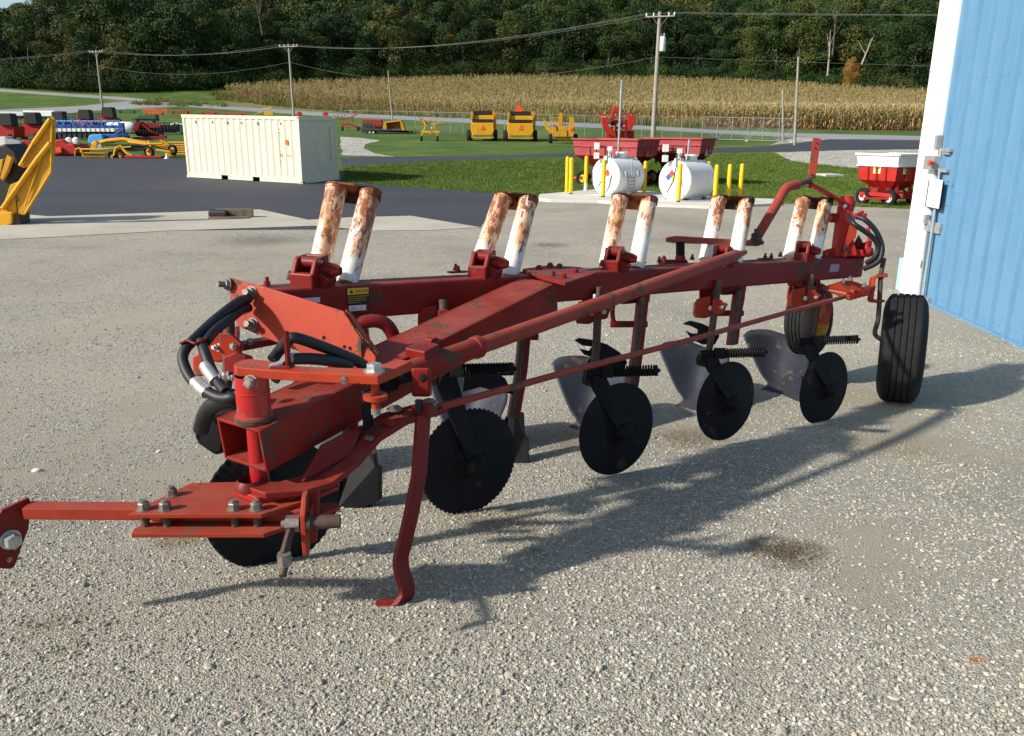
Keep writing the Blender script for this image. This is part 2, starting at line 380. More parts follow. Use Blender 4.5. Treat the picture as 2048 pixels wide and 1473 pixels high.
def soft_ground(name, a, b, c, s1=.3, s2=25, bd=.01, rough=.9, streak=None):
    m, nt, p = base_mat(name, rough, 0, .25)
    tc = N(nt, 'ShaderNodeTexCoord'); mp = N(nt, 'ShaderNodeMapping'); nt.links.new(tc.outputs['Object'], mp.inputs[0])
    if streak: mp.inputs['Scale'].default_value = streak
    n1 = noise(nt, mp, s1, 6, .6); r1 = ramp(nt, [(.35, a), (.55, b), (.72, c)]); nt.links.new(n1.outputs['Fac'], r1.inputs[0])
    n2 = noise(nt, mp, s2, 5, .7); r2 = ramp(nt, [(.25, g3(.72)), (.75, g3(1.2))]); nt.links.new(n2.outputs['Fac'], r2.inputs[0])
    nt.links.new(mix(nt, 1.0, r1.outputs[0], r2.outputs[0], 'MULTIPLY'), p.inputs['Base Color'])
    bump(nt, p, n2.outputs['Fac'], .5, bd)
    return m
M['asphalt'] = soft_ground('asphalt', (.046, .050, .060), (.056, .059, .068), (.070, .072, .080), .18, 90, .004, .85, (.35, 1, 1))
M['road'] = soft_ground('old_road', (.24, .25, .26), (.28, .28, .28), (.32, .32, .31), .1, 30)
M['concrete'] = soft_ground('concrete', (.40, .365, .29), (.47, .435, .35), (.53, .49, .40), .6, 60, .002)
M['pad'] = soft_ground('pad_concrete', (.55, .54, .49), (.62, .60, .54), (.68, .66, .6), .9, 60, .002)
M['grass'] = soft_ground('grass', (.042, .092, .013), (.080, .135, .018), (.150, .18, .035), .22, 7, .06)
M['drygrass'] = soft_ground('dry_grass', (.14, .14, .04), (.20, .17, .07), (.12, .15, .035), .3, 7, .05)
M['soil'] = soft_ground('field_soil', (.16, .11, .06), (.22, .16, .09), (.26, .19, .11), .3, 5, .05)
# ================================================================ THE SETTING
# ground sheet: strips between the profile's distances, so that draped sheets stay exactly parallel to it
def clip(poly, y0, y1):
    def half(P, f):
        out = []
        for i in range(len(P)):
            a, b = P[i], P[(i+1) % len(P)]; fa, fb = f(a), f(b)
            if fa >= 0: out.append(a)
            if (fa >= 0) != (fb >= 0):
                t = fa/(fa-fb); out.append((a[0]+(b[0]-a[0])*t, a[1]+(b[1]-a[1])*t))
        return out
    P = half(poly, lambda q: q[1]-y0)
    return half(P, lambda q: y1-q[1]) if len(P) > 2 else []
def drape(name, poly, mat, off, kind='structure', thick=0):
    b = MB()
    ar = sum(poly[i][0]*poly[(i+1) % len(poly)][1]-poly[(i+1) % len(poly)][0]*poly[i][1] for i in range(len(poly)))
    if ar < 0: poly = poly[::-1]
    for k in range(len(YS)-1):
        P = clip(poly, YS[k], YS[k+1])
        if len(P) > 2: b.add([(x, y, gz(y)+off) for x, y in P], [list(range(len(P)))])
    o = b.build(name, mat, org=(0, 0, 0)); tag(o, kind=kind); return o
def wob(pts, amp, step, seed=1, open_=False):
    """roughen a drawn outline: pixel points -> ground xy with small irregularities"""
    r = random.Random(seed); g = [G(*p) for p in pts]; out = []
    for i in range(len(g)):
        if open_ and i == len(g)-1: out.append((g[i].x, g[i].y)); break
        a, b = g[i], g[(i+1) % len(g)]; L = (b-a).length; n = max(1, int(L/step)) if L < 120 else max(1, int(L/6))
        for k in range(n):
            t = k/n; p = a.lerp(b, t); out.append((p.x+r.uniform(-amp, amp)*(k > 0), p.y+r.uniform(-amp, amp)*(k > 0)))
    return out
def xy(pts): return [(G(*p).x, G(*p).y) for p in pts]

drape('ground', [(-700, -200), (700, -200), (700, 900), (-700, 900)], M['grass'], 0)
drape('gravel_lot', [(-60, -60), (60, -60), (60, 12)]+wob([(2300, 437), (1829, 419), (1660, 411), (1511, 404), (1425, 402), (1190, 386), (1080, 392), (1000, 420), (960, 440), (300, 450), (-200, 462)], .03, .4, 1, True)+[(-60, 14)], M['gravel'], .004)
drape('asphalt_yard', wob([(-500, 311), (105, 313), (372, 317), (640, 330), (690, 364), (860, 376), (1000, 386), (1100, 393), (1078, 397), (1008, 412), (990, 425), (961, 456), (900, 459), (-500, 466)], .03, .5, 2), M['asphalt'], .008)
drape('concrete_apron', xy([(-600, 500), (0, 481), (340, 463), (627, 453), (746, 463), (861, 462), (961, 456), (822, 433), (703, 436), (617, 441), (556, 428), (520, 420), (399, 424), (98, 434), (49, 430), (-600, 436)]), M['concrete'], .012)
drape('access_road', wob([(680, 316), (792, 314), (860, 313), (1000, 311), (1154, 307), (1300, 302), (1425, 296), (1500, 295), (1594, 287), (1658, 280), (1700, 279), (1850, 281), (2300, 293), (2300, 312), (1848, 298), (1642, 302), (1500, 304), (1425, 306), (1154, 314), (1093, 315), (860, 323), (683, 333)], .03, 1.5, 3), M['asphalt'], .008)
drape('far_road', xy([(-300, 161), (0, 178), (250, 195), (550, 219), (800, 232), (1024, 241), (1154, 246), (1305, 253), (1403, 259), (1594, 267), (1850, 273), (2400, 286), (2400, 303), (1850, 283), (1658, 279), (1594, 276), (1403, 266), (1305, 260.5), (1154, 255), (1024, 250), (800, 240), (550, 226), (250, 201), (0, 184), (-300, 168)]), M['road'], .008)
drape('field_track', xy([(-200, 224), (0, 220), (150, 213), (250, 203), (330, 206), (375, 212), (180, 222), (0, 236), (-200, 243)]), M['road'], .006)
drape('gravel_drive', wob([(681, 274), (720, 276), (759, 281), (729, 290), (728, 298), (750, 308), (790, 314), (683, 311)], .1, 1.5, 4), M['gravel_far'], .006)
drape('gravel_bank', wob([(1548, 306), (1658, 302), (1850, 299), (1900, 345), (1800, 342), (1725, 338), (1640, 330), (1580, 322)], .12, .8, 5), M['gravel_far'], .007)
drape('road_shoulder', wob([(1594, 276), (1658, 279), (1600, 286), (1560, 288), (1530, 292), (1560, 283)], .1, 1.5, 6), M['gravel_far'], .0095)
# meadow strips between roads and crops
drape('dry_verge', wob([(450, 212), (600, 222), (800, 231), (1024, 240), (1024, 236), (900, 231), (780, 222), (600, 208), (450, 196)], .5, 3, 8), M['drygrass'], .004)
# tank pad: a real slab
pad = xy([(1079, 394), (1192, 383.5), (1300, 388), (1425, 399), (1560, 404), (1560, 412), (1430, 419), (1300, 414), (1195, 407), (1100, 405), (1076, 402)])
b = MB(); b.prism([(x, y, gz(y)-.05) for x, y in pad], (0, 0, .13)); tag(b.build('tank_pad', M['pad'], bevel=.01), kind='structure')
b = MB(); c = G(1655, 352); b.box(c+V((0, 0, .03)), (.42, .1, 0), (-.12, .5, 0), (0, 0, .05)); tag(b.build('utility_cover', M['pad']), 'pale flat concrete cover in the grass beyond the gravel lot', 'cover')

# ---------------------------------------------------------------- scattering with geometry nodes
protos = {}
def scatter(name, pts, rots, scl, idx, objs, kind='stuff', label=None):
    pc = bpy.data.collections.new('kinds_of_'+name)
    for i, o in enumerate(objs):
        o.name = f'{name}_{i:02d}'
        for c in list(o.users_collection): c.objects.unlink(o)
        pc.objects.link(o); o.matrix_basis = Matrix.Identity(4)
    me = bpy.data.meshes.new(name); me.from_pydata([tuple(p) for p in pts], [], [])
    a = me.attributes.new('rot', 'FLOAT_VECTOR', 'POINT'); a.data.foreach_set('vector', np.asarray(rots, dtype=np.float32).ravel())
    a = me.attributes.new('scl', 'FLOAT_VECTOR', 'POINT'); a.data.foreach_set('vector', np.asarray(scl, dtype=np.float32).ravel())
    a = me.attributes.new('idx', 'INT', 'POINT'); a.data.foreach_set('value', np.asarray(idx, dtype=np.int32))
    o = bpy.data.objects.new(name, me); col.objects.link(o); WM[o.name] = Matrix.Identity(4)
    ng = bpy.data.node_groups.new(name+'_nodes', 'GeometryNodeTree')
    ng.interface.new_socket('Geometry', in_out='INPUT', socket_type='NodeSocketGeometry'); ng.interface.new_socket('Geometry', in_out='OUTPUT', socket_type='NodeSocketGeometry')
    gi = ng.nodes.new('NodeGroupInput'); go = ng.nodes.new('NodeGroupOutput'); ip = ng.nodes.new('GeometryNodeInstanceOnPoints')
    ci = ng.nodes.new('GeometryNodeCollectionInfo'); ci.inputs[0].default_value = pc; ci.inputs['Separate Children'].default_value = True; ci.inputs['Reset Children'].default_value = True
    mp = ng.nodes.new('GeometryNodeMeshToPoints'); ng.links.new(gi.outputs[0], mp.inputs[0])
    def at_(n, t):
        x = ng.nodes.new('GeometryNodeInputNamedAttribute'); x.data_type = t; x.inputs[0].default_value = n; return x.outputs[0]
    er = ng.nodes.new('FunctionNodeEulerToRotation'); ng.links.new(at_('rot', 'FLOAT_VECTOR'), er.inputs[0])
    ng.links.new(mp.outputs[0], ip.inputs['Points']); ng.links.new(ci.outputs[0], ip.inputs['Instance']); ip.inputs['Pick Instance'].default_value = True
    ng.links.new(at_('idx', 'INT'), ip.inputs['Instance Index']); ng.links.new(er.outputs[0], ip.inputs['Rotation']); ng.links.new(at_('scl', 'FLOAT_VECTOR'), ip.inputs['Scale'])
    ng.links.new(ip.outputs[0], go.inputs[0])
    md = o.modifiers.new('scatter', 'NODES'); md.node_group = ng
    return tag(o, label, kind=kind)
def inst_mat(name, stops, rough=.9, ns=0, spec=.2, trans=0, stain=False):
    m, nt, p = base_mat(name, rough, 0, spec); oi = N(nt, 'ShaderNodeObjectInfo'); r = ramp(nt, stops); nt.links.new(oi.outputs['Random'], r.inputs[0]); c = r.outputs[0]
    if ns:
        tc = N(nt, 'ShaderNodeTexCoord'); n = N(nt, 'ShaderNodeTexNoise'); n.inputs['Scale'].default_value = ns; n.inputs['Detail'].default_value = 3
        nt.links.new(tc.outputs['Object'], n.inputs['Vector']); rr = ramp(nt, [(.3, g3(.62)), (.7, g3(1.35))]); nt.links.new(n.outputs['Fac'], rr.inputs[0])
        c = mix(nt, 1.0, c, rr.outputs[0], 'MULTIPLY')
    if stain: c = stains(nt, c)
    nt.links.new(c, p.inputs['Base Color']); return m

# stones lying on the gravel lot
M['stone'] = inst_mat('stone', [(0, (.18, .172, .155)), (.2, (.27, .255, .22)), (.45, (.35, .32, .265)), (.7, (.44, .405, .33)), (.86, (.52, .49, .41)), (.93, (.45, .34, .21)), (.98, (.66, .64, .58)), (1, (.30, .33, .37))], .8, 0, .3, 0, True)
stones = []
for k in range(6):
    bm = bmesh.new(); bmesh.ops.create_icosphere(bm, subdivisions=1, radius=.5); r = random.Random(k)
    for v in bm.verts: v.co = v.co*r.uniform(.68, 1.15); v.co.z *= .62; v.co.y *= .82
    me = bpy.data.meshes.new('stone'); bm.to_mesh(me); bm.free(); me.materials.append(M['stone']); stones.append(bpy.data.objects.new('stone', me)); col.objects.link(stones[-1])
from mathutils import noise as mn
def seg_d(x, y, a, b):
    vx, vy = b[0]-a[0], b[1]-a[1]; t = max(0, min(1, ((x-a[0])*vx+(y-a[1])*vy)/(vx*vx+vy*vy))); return math.hypot(x-a[0]-vx*t, y-a[1]-vy*t)
TR = []
for pl_ in (((-60, 1190), (260, 1010), (420, 930), (560, 850), (640, 770), (760, 640)), ((-200, 1030), (60, 940), (300, 820), (420, 740), (520, 640)), ((-100, 760), (120, 690), (330, 600), (480, 520), (700, 478)), ((1500, 1473), (1490, 1330), (1530, 1250)), ((1700, 1180), (1770, 1070), (1880, 1060)), ((1900, 900), (1500, 620), (1200, 520), (900, 480)), ((2100, 640), (1500, 470), (1100, 440))):
    g_ = [G(*q) for q in pl_]; TR += [((a.x, a.y), (b_.x, b_.y)) for a, b_ in zip(g_, g_[1:])]
def fines(x, y):
    n = mn.noise(V((x*.5+3, y*.9, 1.7)))*.7+mn.noise(V((x*1.7, y*2.3, 5)))*.4+mn.noise(V((x*6, y*6, 9)))*.22
    d = min(seg_d(x, y, a, b_) for a, b_ in TR); w = .13+.05*mn.noise(V((x, y, 2)))+.012*y
    t = max(0, 1-d/(w*1.6))
    return max(0, min(1, (n-.18)*2.2+t*1.15))
nx_, ny_ = 230, 250; vs = []; at_v = []; fs = []
for j in range(ny_):
    y = 1.15*(14.5/1.15)**(j/(ny_-1))
    for i in range(nx_):
        x = (i/(nx_-1)*2-1)*(y*.70+.45); f = fines(x, y); at_v.append(f*.8); vs.append((x, y, gz(y)+.0075-.002*f))
for j in range(ny_-1):
    for i in range(nx_-1): a = j*nx_+i; fs.append((a, a+1, a+nx_+1, a+nx_))
me = bpy.data.meshes.new('packed_gravel'); me.from_pydata(vs, [], fs); me.attributes.new('fines', 'FLOAT', 'POINT').data.foreach_set('value', at_v); me.materials.append(M['gravel'])
pgr = bpy.data.objects.new('packed_gravel', me); col.objects.link(pgr); WM[pgr.name] = Matrix.Identity(4); tag(pgr, kind='structure')
def stone_field(n, ymin, ymax, smin, smax, big):
    P = []; Rr = []; S = []
    for _ in range(n):
        t = rng.random(); y = ymin*(ymax/ymin)**t if ymin > 0 else ymin+(ymax-ymin)*t
        hw = y*.72+.7; x = rng.uniform(-hw, hw)
        d = mn.noise(V((x*.55, y*.55, 3.1)))*.34+mn.noise(V((x*1.6, y*1.6, 7)))*.28
        if x < -.1*y-.4 and y > 2.4: d -= .10
        if rng.random() > (.62+d*1.1)*(1-.88*fines(x, y)): continue
        s = smin*(smax/smin)**(rng.random()**big)
        P.append((x, y, gz(y)+.0065+s*.12)); Rr.append((rng.normal(0, .35), rng.normal(0, .35), rng.uniform(0, 6.28))); q = rng.uniform(.8, 1.25, 3)*s; S.append(q)
    return P, Rr, S
A1 = stone_field(360000, 1.25, 8.0, .0052, .019, 2.5)
A2 = stone_field(42000, 7.0, 17, .011, .026, 1.6)
A3 = stone_field(500, 1.3, 9, .02, .038, 1.2)
P = A1[0]+A2[0]+A3[0]; Rr = A1[1]+A2[1]+A3[1]; S = A1[2]+A2[2]+A3[2]
scatter('loose_gravel', P, Rr, S, rng.integers(0, 6, len(P)), stones)

# grass tufts along the lawn edge and on the banks
M['blade'] = inst_mat('grass_blade', [(0, (.045, .10, .015)), (.5, (.08, .145, .022)), (.85, (.14, .18, .03)), (1, (.26, .23, .08))], .8)
tufts = []
for k in range(4):
    b = MB(); r = random.Random(k+20)
    for _ in range(22):
        a = r.uniform(0, 6.28); x, y = r.gauss(0, .09), r.gauss(0, .09); h = r.uniform(.045, .10); dx, dy = math.cos(a)*.008, math.sin(a)*.008; lx, ly = r.gauss(0, .03), r.gauss(0, .03)
        b.add([(x-dx, y-dy, 0), (x+dx, y+dy, 0), (x+lx, y+ly, h)], [(0, 1, 2)])
    me = b.mesh('tuft', M['blade']); o = bpy.data.objects.new('tuft', me); col.objects.link(o); tufts.append(o)
P = []; Rr = []; S = []
def inpoly(x, y, poly):
    c = False
    for i in range(len(poly)):
        (x1, y1), (x2, y2) = poly[i], poly[(i+1) % len(poly)]
        if (y1 > y) != (y2 > y) and x < (x2-x1)*(y-y1)/(y2-y1)+x1: c = not c
    return c
lawn1 = xy([(690, 366), (860, 378), (1000, 388), (1100, 393), (1200, 382), (1440, 399), (1511, 405), (1829, 420), (2000, 428), (2000, 345), (1725, 340), (1580, 325), (1548, 308), (1425, 308), (1154, 316), (860, 325), (690, 335)])
lx0, lx1 = min(p[0] for p in lawn1), max(p[0] for p in lawn1); ly0, ly1 = min(p[1] for p in lawn1), max(p[1] for p in lawn1)
while len(P) < 26000:
    x, y = rng.uniform(lx0, lx1), rng.uniform(ly0, ly1)
    if inpoly(x, y, lawn1): P.append((x, y, gz(y)-.01)); Rr.append((0, 0, rng.uniform(0, 6.28))); q = rng.uniform(.6, 1.3); S.append((q, q, q*rng.uniform(.6, 1.2)))
scatter('lawn_grass', P, Rr, S, rng.integers(0, 4, len(P)), tufts)

# ---------------------------------------------------------------- corn field
M['corn'] = None
mcn, nt, p = base_mat('corn_leaf', .85, 0, .1)
tc = N(nt, 'ShaderNodeTexCoord'); sp = N(nt, 'ShaderNodeSeparateXYZ'); nt.links.new(tc.outputs['Object'], sp.inputs[0])
oi = N(nt, 'ShaderNodeObjectInfo')
nz = N(nt, 'ShaderNodeTexNoise'); nz.inputs['Scale'].default_value = 2.2; nt.links.new(tc.outputs['Object'], nz.inputs['Vector'])
ad = N(nt, 'ShaderNodeMath', operation='MULTIPLY_ADD'); ad.inputs[1].default_value = 1.1; nt.links.new(nz.outputs['Fac'], ad.inputs[0]); nt.links.new(sp.outputs['Z'], ad.inputs[2])
a2 = N(nt, 'ShaderNodeMath', operation='MULTIPLY_ADD'); a2.inputs[1].default_value = 1.1; nt.links.new(oi.outputs['Random'], a2.inputs[0]); nt.links.new(ad.outputs[0], a2.inputs[2])
dv = N(nt, 'ShaderNodeMath', operation='MULTIPLY'); dv.inputs[1].default_value = .25; nt.links.new(a2.outputs[0], dv.inputs[0])
r = ramp(nt, [(0, (.24, .14, .06)), (.42, (.36, .24, .105)), (.62, (.34, .255, .115)), (.74, (.23, .205, .075)), (.86, (.28, .24, .10)), (1, (.37, .30, .15))]); nt.links.new(dv.outputs[0], r.inputs[0])
nt.links.new(r.outputs[0], p.inputs['Base Color']); M['corn'] = mcn
M['tassel'] = inst_mat('corn_tassel', [(0, (.40, .28, .13)), (1, (.55, .42, .22))], .8)
corns = []
for k in range(5):
    b = MB(); r = random.Random(k+50); H = 2.35
    b.tube([(0, 0, 0), (r.gauss(0, .03), 0, 1.2), (r.gauss(0, .06), 0, H)], [.018, .014, .006], 3, False, False)
    for i in range(11):
        z = .35+i*.17; a = (i % 2)*math.pi+r.gauss(0, .5); L = r.uniform(.4, .75); w = r.uniform(.035, .055); up_ = r.uniform(.15, .42) if z > 1.1 else r.uniform(-.1, .2)
        d = V((math.cos(a), math.sin(a), 0)); s = V((-math.sin(a), math.cos(a), 0))
        p0 = V((0, 0, z)); p1 = p0+d*L*.5+V((0, 0, up_)); p2 = p0+d*L+V((0, 0, up_-r.uniform(.2, .5)))
        b.add([p0-s*w*.5, p0+s*w*.5, p1+s*w, p1-s*w, p2], [(0, 1, 2, 3), (3, 2, 4)])
    me = b.mesh('corn', M['corn']); me.materials.append(M['tassel'])
    nb = len(me.polygons); bt = MB(); bt.v = list(b.v); bt.f = list(b.f); bt.sm = list(b.sm)
    for i in range(7):
        a = r.uniform(0, 6.28); d = V((math.cos(a)*.11, math.sin(a)*.11, .22)) ; s = V((-math.sin(a), math.cos(a), 0))*.012
        bt.add([V((0, 0, H-.05))-s, V((0, 0, H-.05))+s, V((0, 0, H-.05))+d], [(0, 1, 2)])
    me = bt.mesh('corn_plant', M['corn']); me.materials.append(M['tassel'])
    for i, pl in enumerate(me.polygons): pl.material_index = 1 if i >= nb else 0
    o = bpy.data.objects.new('corn_plant', me); col.objects.link(o); corns.append(o)
cpoly = xy([(452, 193), (590, 209), (700, 219), (780, 226), (900, 234), (1024, 238), (1154, 243), (1305, 249), (1403, 254), (1615, 260), (1850, 263), (2500, 276), (2500, 205), (1870, 195), (1680, 190), (1500, 178), (1300, 172), (1024, 168), (850, 172), (700, 178), (560, 182), (455, 190)])
P = []; Rr = []; S = []
bx0, bx1 = min(p[0] for p in cpoly), max(p[0] for p in cpoly); by0, by1 = min(p[1] for p in cpoly), max(p[1] for p in cpoly)
u = V((.93, -.37, 0)).normalized(); w = V((.37, .93, 0)).normalized()       # rows run with the road
def tryadd(x, y, s):
    if inpoly(x, y, cpoly) and x < y*.62+8:
        P.append((x, y, gz(y)-.03)); Rr.append((rng.normal(0, .07), rng.normal(0, .07), rng.uniform(0, 6.28))); q = s*rng.uniform(.84, 1.1); S.append((q*1.1, q*1.1, q*.95))
for i in range(-260, 420):
    rowd = i*.76
    # distance of this row from the near edge decides how densely it is planted
    for j in range(0, 1500):
        a = -150+j*.24+rng.uniform(-.06, .06)
        x, y = u.x*a+w.x*rowd, u.y*a+w.y*rowd
        if y < 60 or y > 215 or x > y*.62+8 or x < -80: continue
        keep = 1.0 if rowd < 108 else .42
        if rng.random() < keep: tryadd(x, y, 1.0)
print('corn', len(P))
scatter('corn_field', P, Rr, S, rng.integers(0, 5, len(P)), corns)
drape('field_soil', cpoly, M['soil'], .004)

# tall weeds between road and corn
M['weed'] = inst_mat('weed', [(0, (.07, .11, .02)), (.4, (.15, .15, .04)), (.7, (.24, .19, .07)), (1, (.10, .14, .03))], .85)
weeds = []
for k in range(3):
    b = MB(); r = random.Random(k+80)
    for _ in range(46):
        a = r.uniform(0, 6.28); x, y = r.gauss(0, .32), r.gauss(0, .32); h = r.uniform(.35, 1.0); dx, dy = math.cos(a)*.03, math.sin(a)*.03
        b.add([(x-dx, y-dy, 0), (x+dx, y+dy, 0), (x+r.gauss(0, .15), y+r.gauss(0, .15), h)], [(0, 1, 2)])
    o = bpy.data.objects.new('weed', b.mesh('weed', M['weed'])); col.objects.link(o); weeds.append(o)
P = []; Rr = []; S = []
wp = xy([(430, 190), (452, 193), (700, 219), (900, 234), (1154, 243), (1403, 254), (1403, 256), (1154, 246), (1000, 239), (900, 236), (780, 231), (600, 217), (430, 200)])
for _ in range(26000):
    x, y = rng.uniform(-75, 30), rng.uniform(75, 200)
    if inpoly(x, y, wp): P.append((x, y, gz(y))); Rr.append((0, 0, rng.uniform(0, 6))); q = rng.uniform(.5, 1.5)*(.6+.8*max(0, mn.noise(V((x*.12, y*.12, 0)))+.4)); S.append((q, q, q))
wp2 = xy([(380, 214), (300, 212), (240, 208), (320, 200), (470, 214)])
for _ in range(3000):
    x, y = rng.uniform(-90, -30), rng.uniform(90, 175)
    if inpoly(x, y, wp2): P.append((x, y, gz(y))); Rr.append((0, 0, rng.uniform(0, 6))); q = rng.uniform(.6, 1.3); S.append((q, q, q*.8))
scatter('roadside_weeds', P, Rr, S, rng.integers(0, 3, len(P)), weeds)

# ---------------------------------------------------------------- forest
def leafmat(name, stops):
    m, nt, p = base_mat(name, .75, 0, .25)
    oi = N(nt, 'ShaderNodeObjectInfo'); tc = N(nt, 'ShaderNodeTexCoord')
    n = N(nt, 'ShaderNodeTexNoise'); n.inputs['Scale'].default_value = .33; n.inputs['Detail'].default_value = 5; nt.links.new(tc.outputs['Object'], n.inputs['Vector'])
    a = N(nt, 'ShaderNodeMath', operation='MULTIPLY_ADD'); a.inputs[1].default_value = .7; nt.links.new(oi.outputs['Random'], a.inputs[0])
    sb = N(nt, 'ShaderNodeMath', operation='SUBTRACT'); sb.inputs[1].default_value = .2; nt.links.new(n.outputs['Fac'], sb.inputs[0]); nt.links.new(sb.outputs[0], a.inputs[2])
    r = ramp(nt, stops); nt.links.new(a.outputs[0], r.inputs[0]); nt.links.new(r.outputs[0], p.inputs['Base Color'])
    return m
M['leaf'] = leafmat('leaf', [(0, (.006, .017, .005)), (.25, (.010, .029, .007)), (.5, (.019, .046, .009)), (.7, (.032, .066, .012)), (.85, (.052, .08, .016)), (1, (.085, .085, .02))])
M['leafgold'] = leafmat('turning_leaf', [(0, (.06, .10, .015)), (.4, (.13, .14, .02)), (.7, (.24, .17, .02)), (1, (.32, .15, .025))])
M['bark'] = plain('bark', (.09, .075, .06), .9, 0, .35, 3)
M['palebark'] = plain('pale_bark', (.34, .30, .26), .9, 0, .3, 2)
def crown_mesh(k, H=17, Rw=5.2, leaf=.42, n=5200):
    r = np.random.default_rng(k+900); lobes = []
    for i in range(17):
        t = r.random(); z = H*(.22+.70*t); rad = Rw*math.sin(math.pi*min(.97, (.20+.74*t)))**.7
        a = r.uniform(0, 6.28); q = rad*.62*math.sqrt(r.random())*1.25
        lobes.append((math.cos(a)*q, math.sin(a)*q, z, r.uniform(1.3, 2.5)))
    vs = []; fs = []
    for i in range(n):
        cx, cy, cz, R0 = lobes[r.integers(len(lobes))]
        d = r.normal(size=3); d /= np.linalg.norm(d)
        if d[2] < -.5 and r.random() < .7: d[2] *= -1
        p = np.array([cx, cy, cz])+d*R0*np.array([1.1, 1.1, .85])*(.72+.34*r.random())
        nn = d*.9+r.normal(size=3)*.55; nn /= np.linalg.norm(nn)
        t = np.cross(nn, r.normal(size=3)); t /= np.linalg.norm(t); bb = np.cross(nn, t); s = leaf*r.uniform(.5, 1.15)
        k0 = len(vs); vs += [tuple(p-t*s*.5), tuple(p+bb*s*.36), tuple(p+t*s*.5), tuple(p-bb*s*.36)]; fs.append((k0, k0+1, k0+2, k0+3))
    me = bpy.data.meshes.new('crown'); me.from_pydata(vs, [], fs); return me
def trunk_mesh(k, H=17):
    r = random.Random(k+300); b = MB(); top = H*.72
    b.tube([(0, 0, -.5), (r.gauss(0, .15), r.gauss(0, .15), H*.3), (r.gauss(0, .5), r.gauss(0, .5), top)], [.24, .18, .05], 7)
    for i in range(7):
        z = H*r.uniform(.18, .6); a = r.uniform(0, 6.28); L = r.uniform(2, 4)
        b.tube([(0, 0, z), (math.cos(a)*L*.5, math.sin(a)*L*.5, z+L*.35), (math.cos(a)*L, math.sin(a)*L, z+L*.85)], [.08, .05, .02], 4, False)
    return b.mesh('trunk', M['bark'])
NV = 9
crowns = [crown_mesh(k, H=15+1.0*(k % 4), Rw=4.6+.5*(k % 3)) for k in range(NV)]; trunks = [trunk_mesh(k) for k in range(NV)]
for c in crowns: c.materials.append(M['leaf'])
gcrowns = [c.copy() for c in crowns[:3]]
for c in gcrowns: c.materials[0] = M['leafgold']
shrub = crown_mesh(40, 5.5, 3.0, .34, 2200); shrub.materials.append(M['leaf'])
def sky_scale(x, y, h=17.5):
    """the wood's outline falls away at the far left, where a little sky shows: how tall a tree may grow there"""
    px = proj((x, y, gz(y)+h))[0]
    if px > 72: return 9.0
    sk = 24-max(0, px+20)*.26; r = ray(px, sk)
    return max(0.0, ((CAM+r*(y/r.y)).z-gz(y))/h)
def forest_y(x):                        # near edge of the wood
    e = [(-220, 196), (-125, 190), (-84, 177), (-70, 181), (-58, 186), (-40, 196), (0, 207), (40, 200), (80, 182), (100, 176), (160, 168)]
    return float(np.interp(x, [a for a, _ in e], [b for _, b in e]))
def tree_label(x, y):
    px = proj((x, y, gz(y)))[0]
    for lim, w in ((170, 'above the far left end of the road'), (420, 'between the two left utility poles'), (640, 'behind the pole beyond the container'), (900, 'behind the left part of the cornfield'), (1180, 'behind the middle of the cornfield'), (1450, 'behind the tall transformer pole'), (1700, 'behind the right part of the cornfield')):
        if px < lim: return 'dark green broadleaf tree of the wood edge '+w
    return 'dark green broadleaf tree of the wood edge next to the blue building'
def tree(x, y, k, sc, gold=False, label=None, group=None, squat=1.0):
    t = thing('broadleaf_tree', (x, y, gz(y)-.2), label or tree_label(x, y), 'tree', group or 'trees along the edge of the wooded hillside', rz=random.uniform(0, 6.28))
    L = Matrix.Diagonal((sc, sc, sc*squat, 1))
    link('trunk', trunks[k], t, local=L); link('crown', (gcrowns[k % 3] if gold else crowns[k]), t, local=L); return t
rf = random.Random(5); nfront = 0
ng = 0
for row in range(3):
    x = -150+row*2.1
    while x < 112:
        y = forest_y(x)+row*6.2+rf.uniform(-1.8, 1.8)
        if x > y*.62: break
        sk_ = sky_scale(x, y, 16)
        if sk_ < .3: x += 4; continue
        sc = rf.uniform(.72, 1.12)*(1, 1.08, 1.12)[row]
        px = proj((x, y, gz(y)))[0]
        gold = False
        tree(x, y, rf.randrange(NV), min(sc, sk_)); nfront += 1
        x += rf.uniform(3.9, 5.6)
gold_spots = [(893, 60, .55, 'yellow-green tree standing out at the upper middle of the wooded hillside'), (1645, 25, .5, 'orange-tinged tree at the top of the hillside right of the bare tree'), (1845, 14, .55, 'golden tree at the top of the hillside next to the blue building'), (1706, 112, .3, 'small rusty orange tree beside the leaning pale trunk in the wood')]
for gx, gy, sc, lb in gold_spots:
    y = 205.0 if gy < 70 else 182; x = (CAM+ray(gx, gy)*(y/ray(gx, gy).y)); top = x.z
    yy = y; t = tree(x.x, yy, 1, 1, True, lb, 'turning trees on the hillside')
    hh = top-gz(yy)+.2; s = hh/14.5
    for ch in t.children:
        ch.matrix_basis = Matrix.Diagonal((sc*1.15, sc*1.15, max(.3, s), 1))
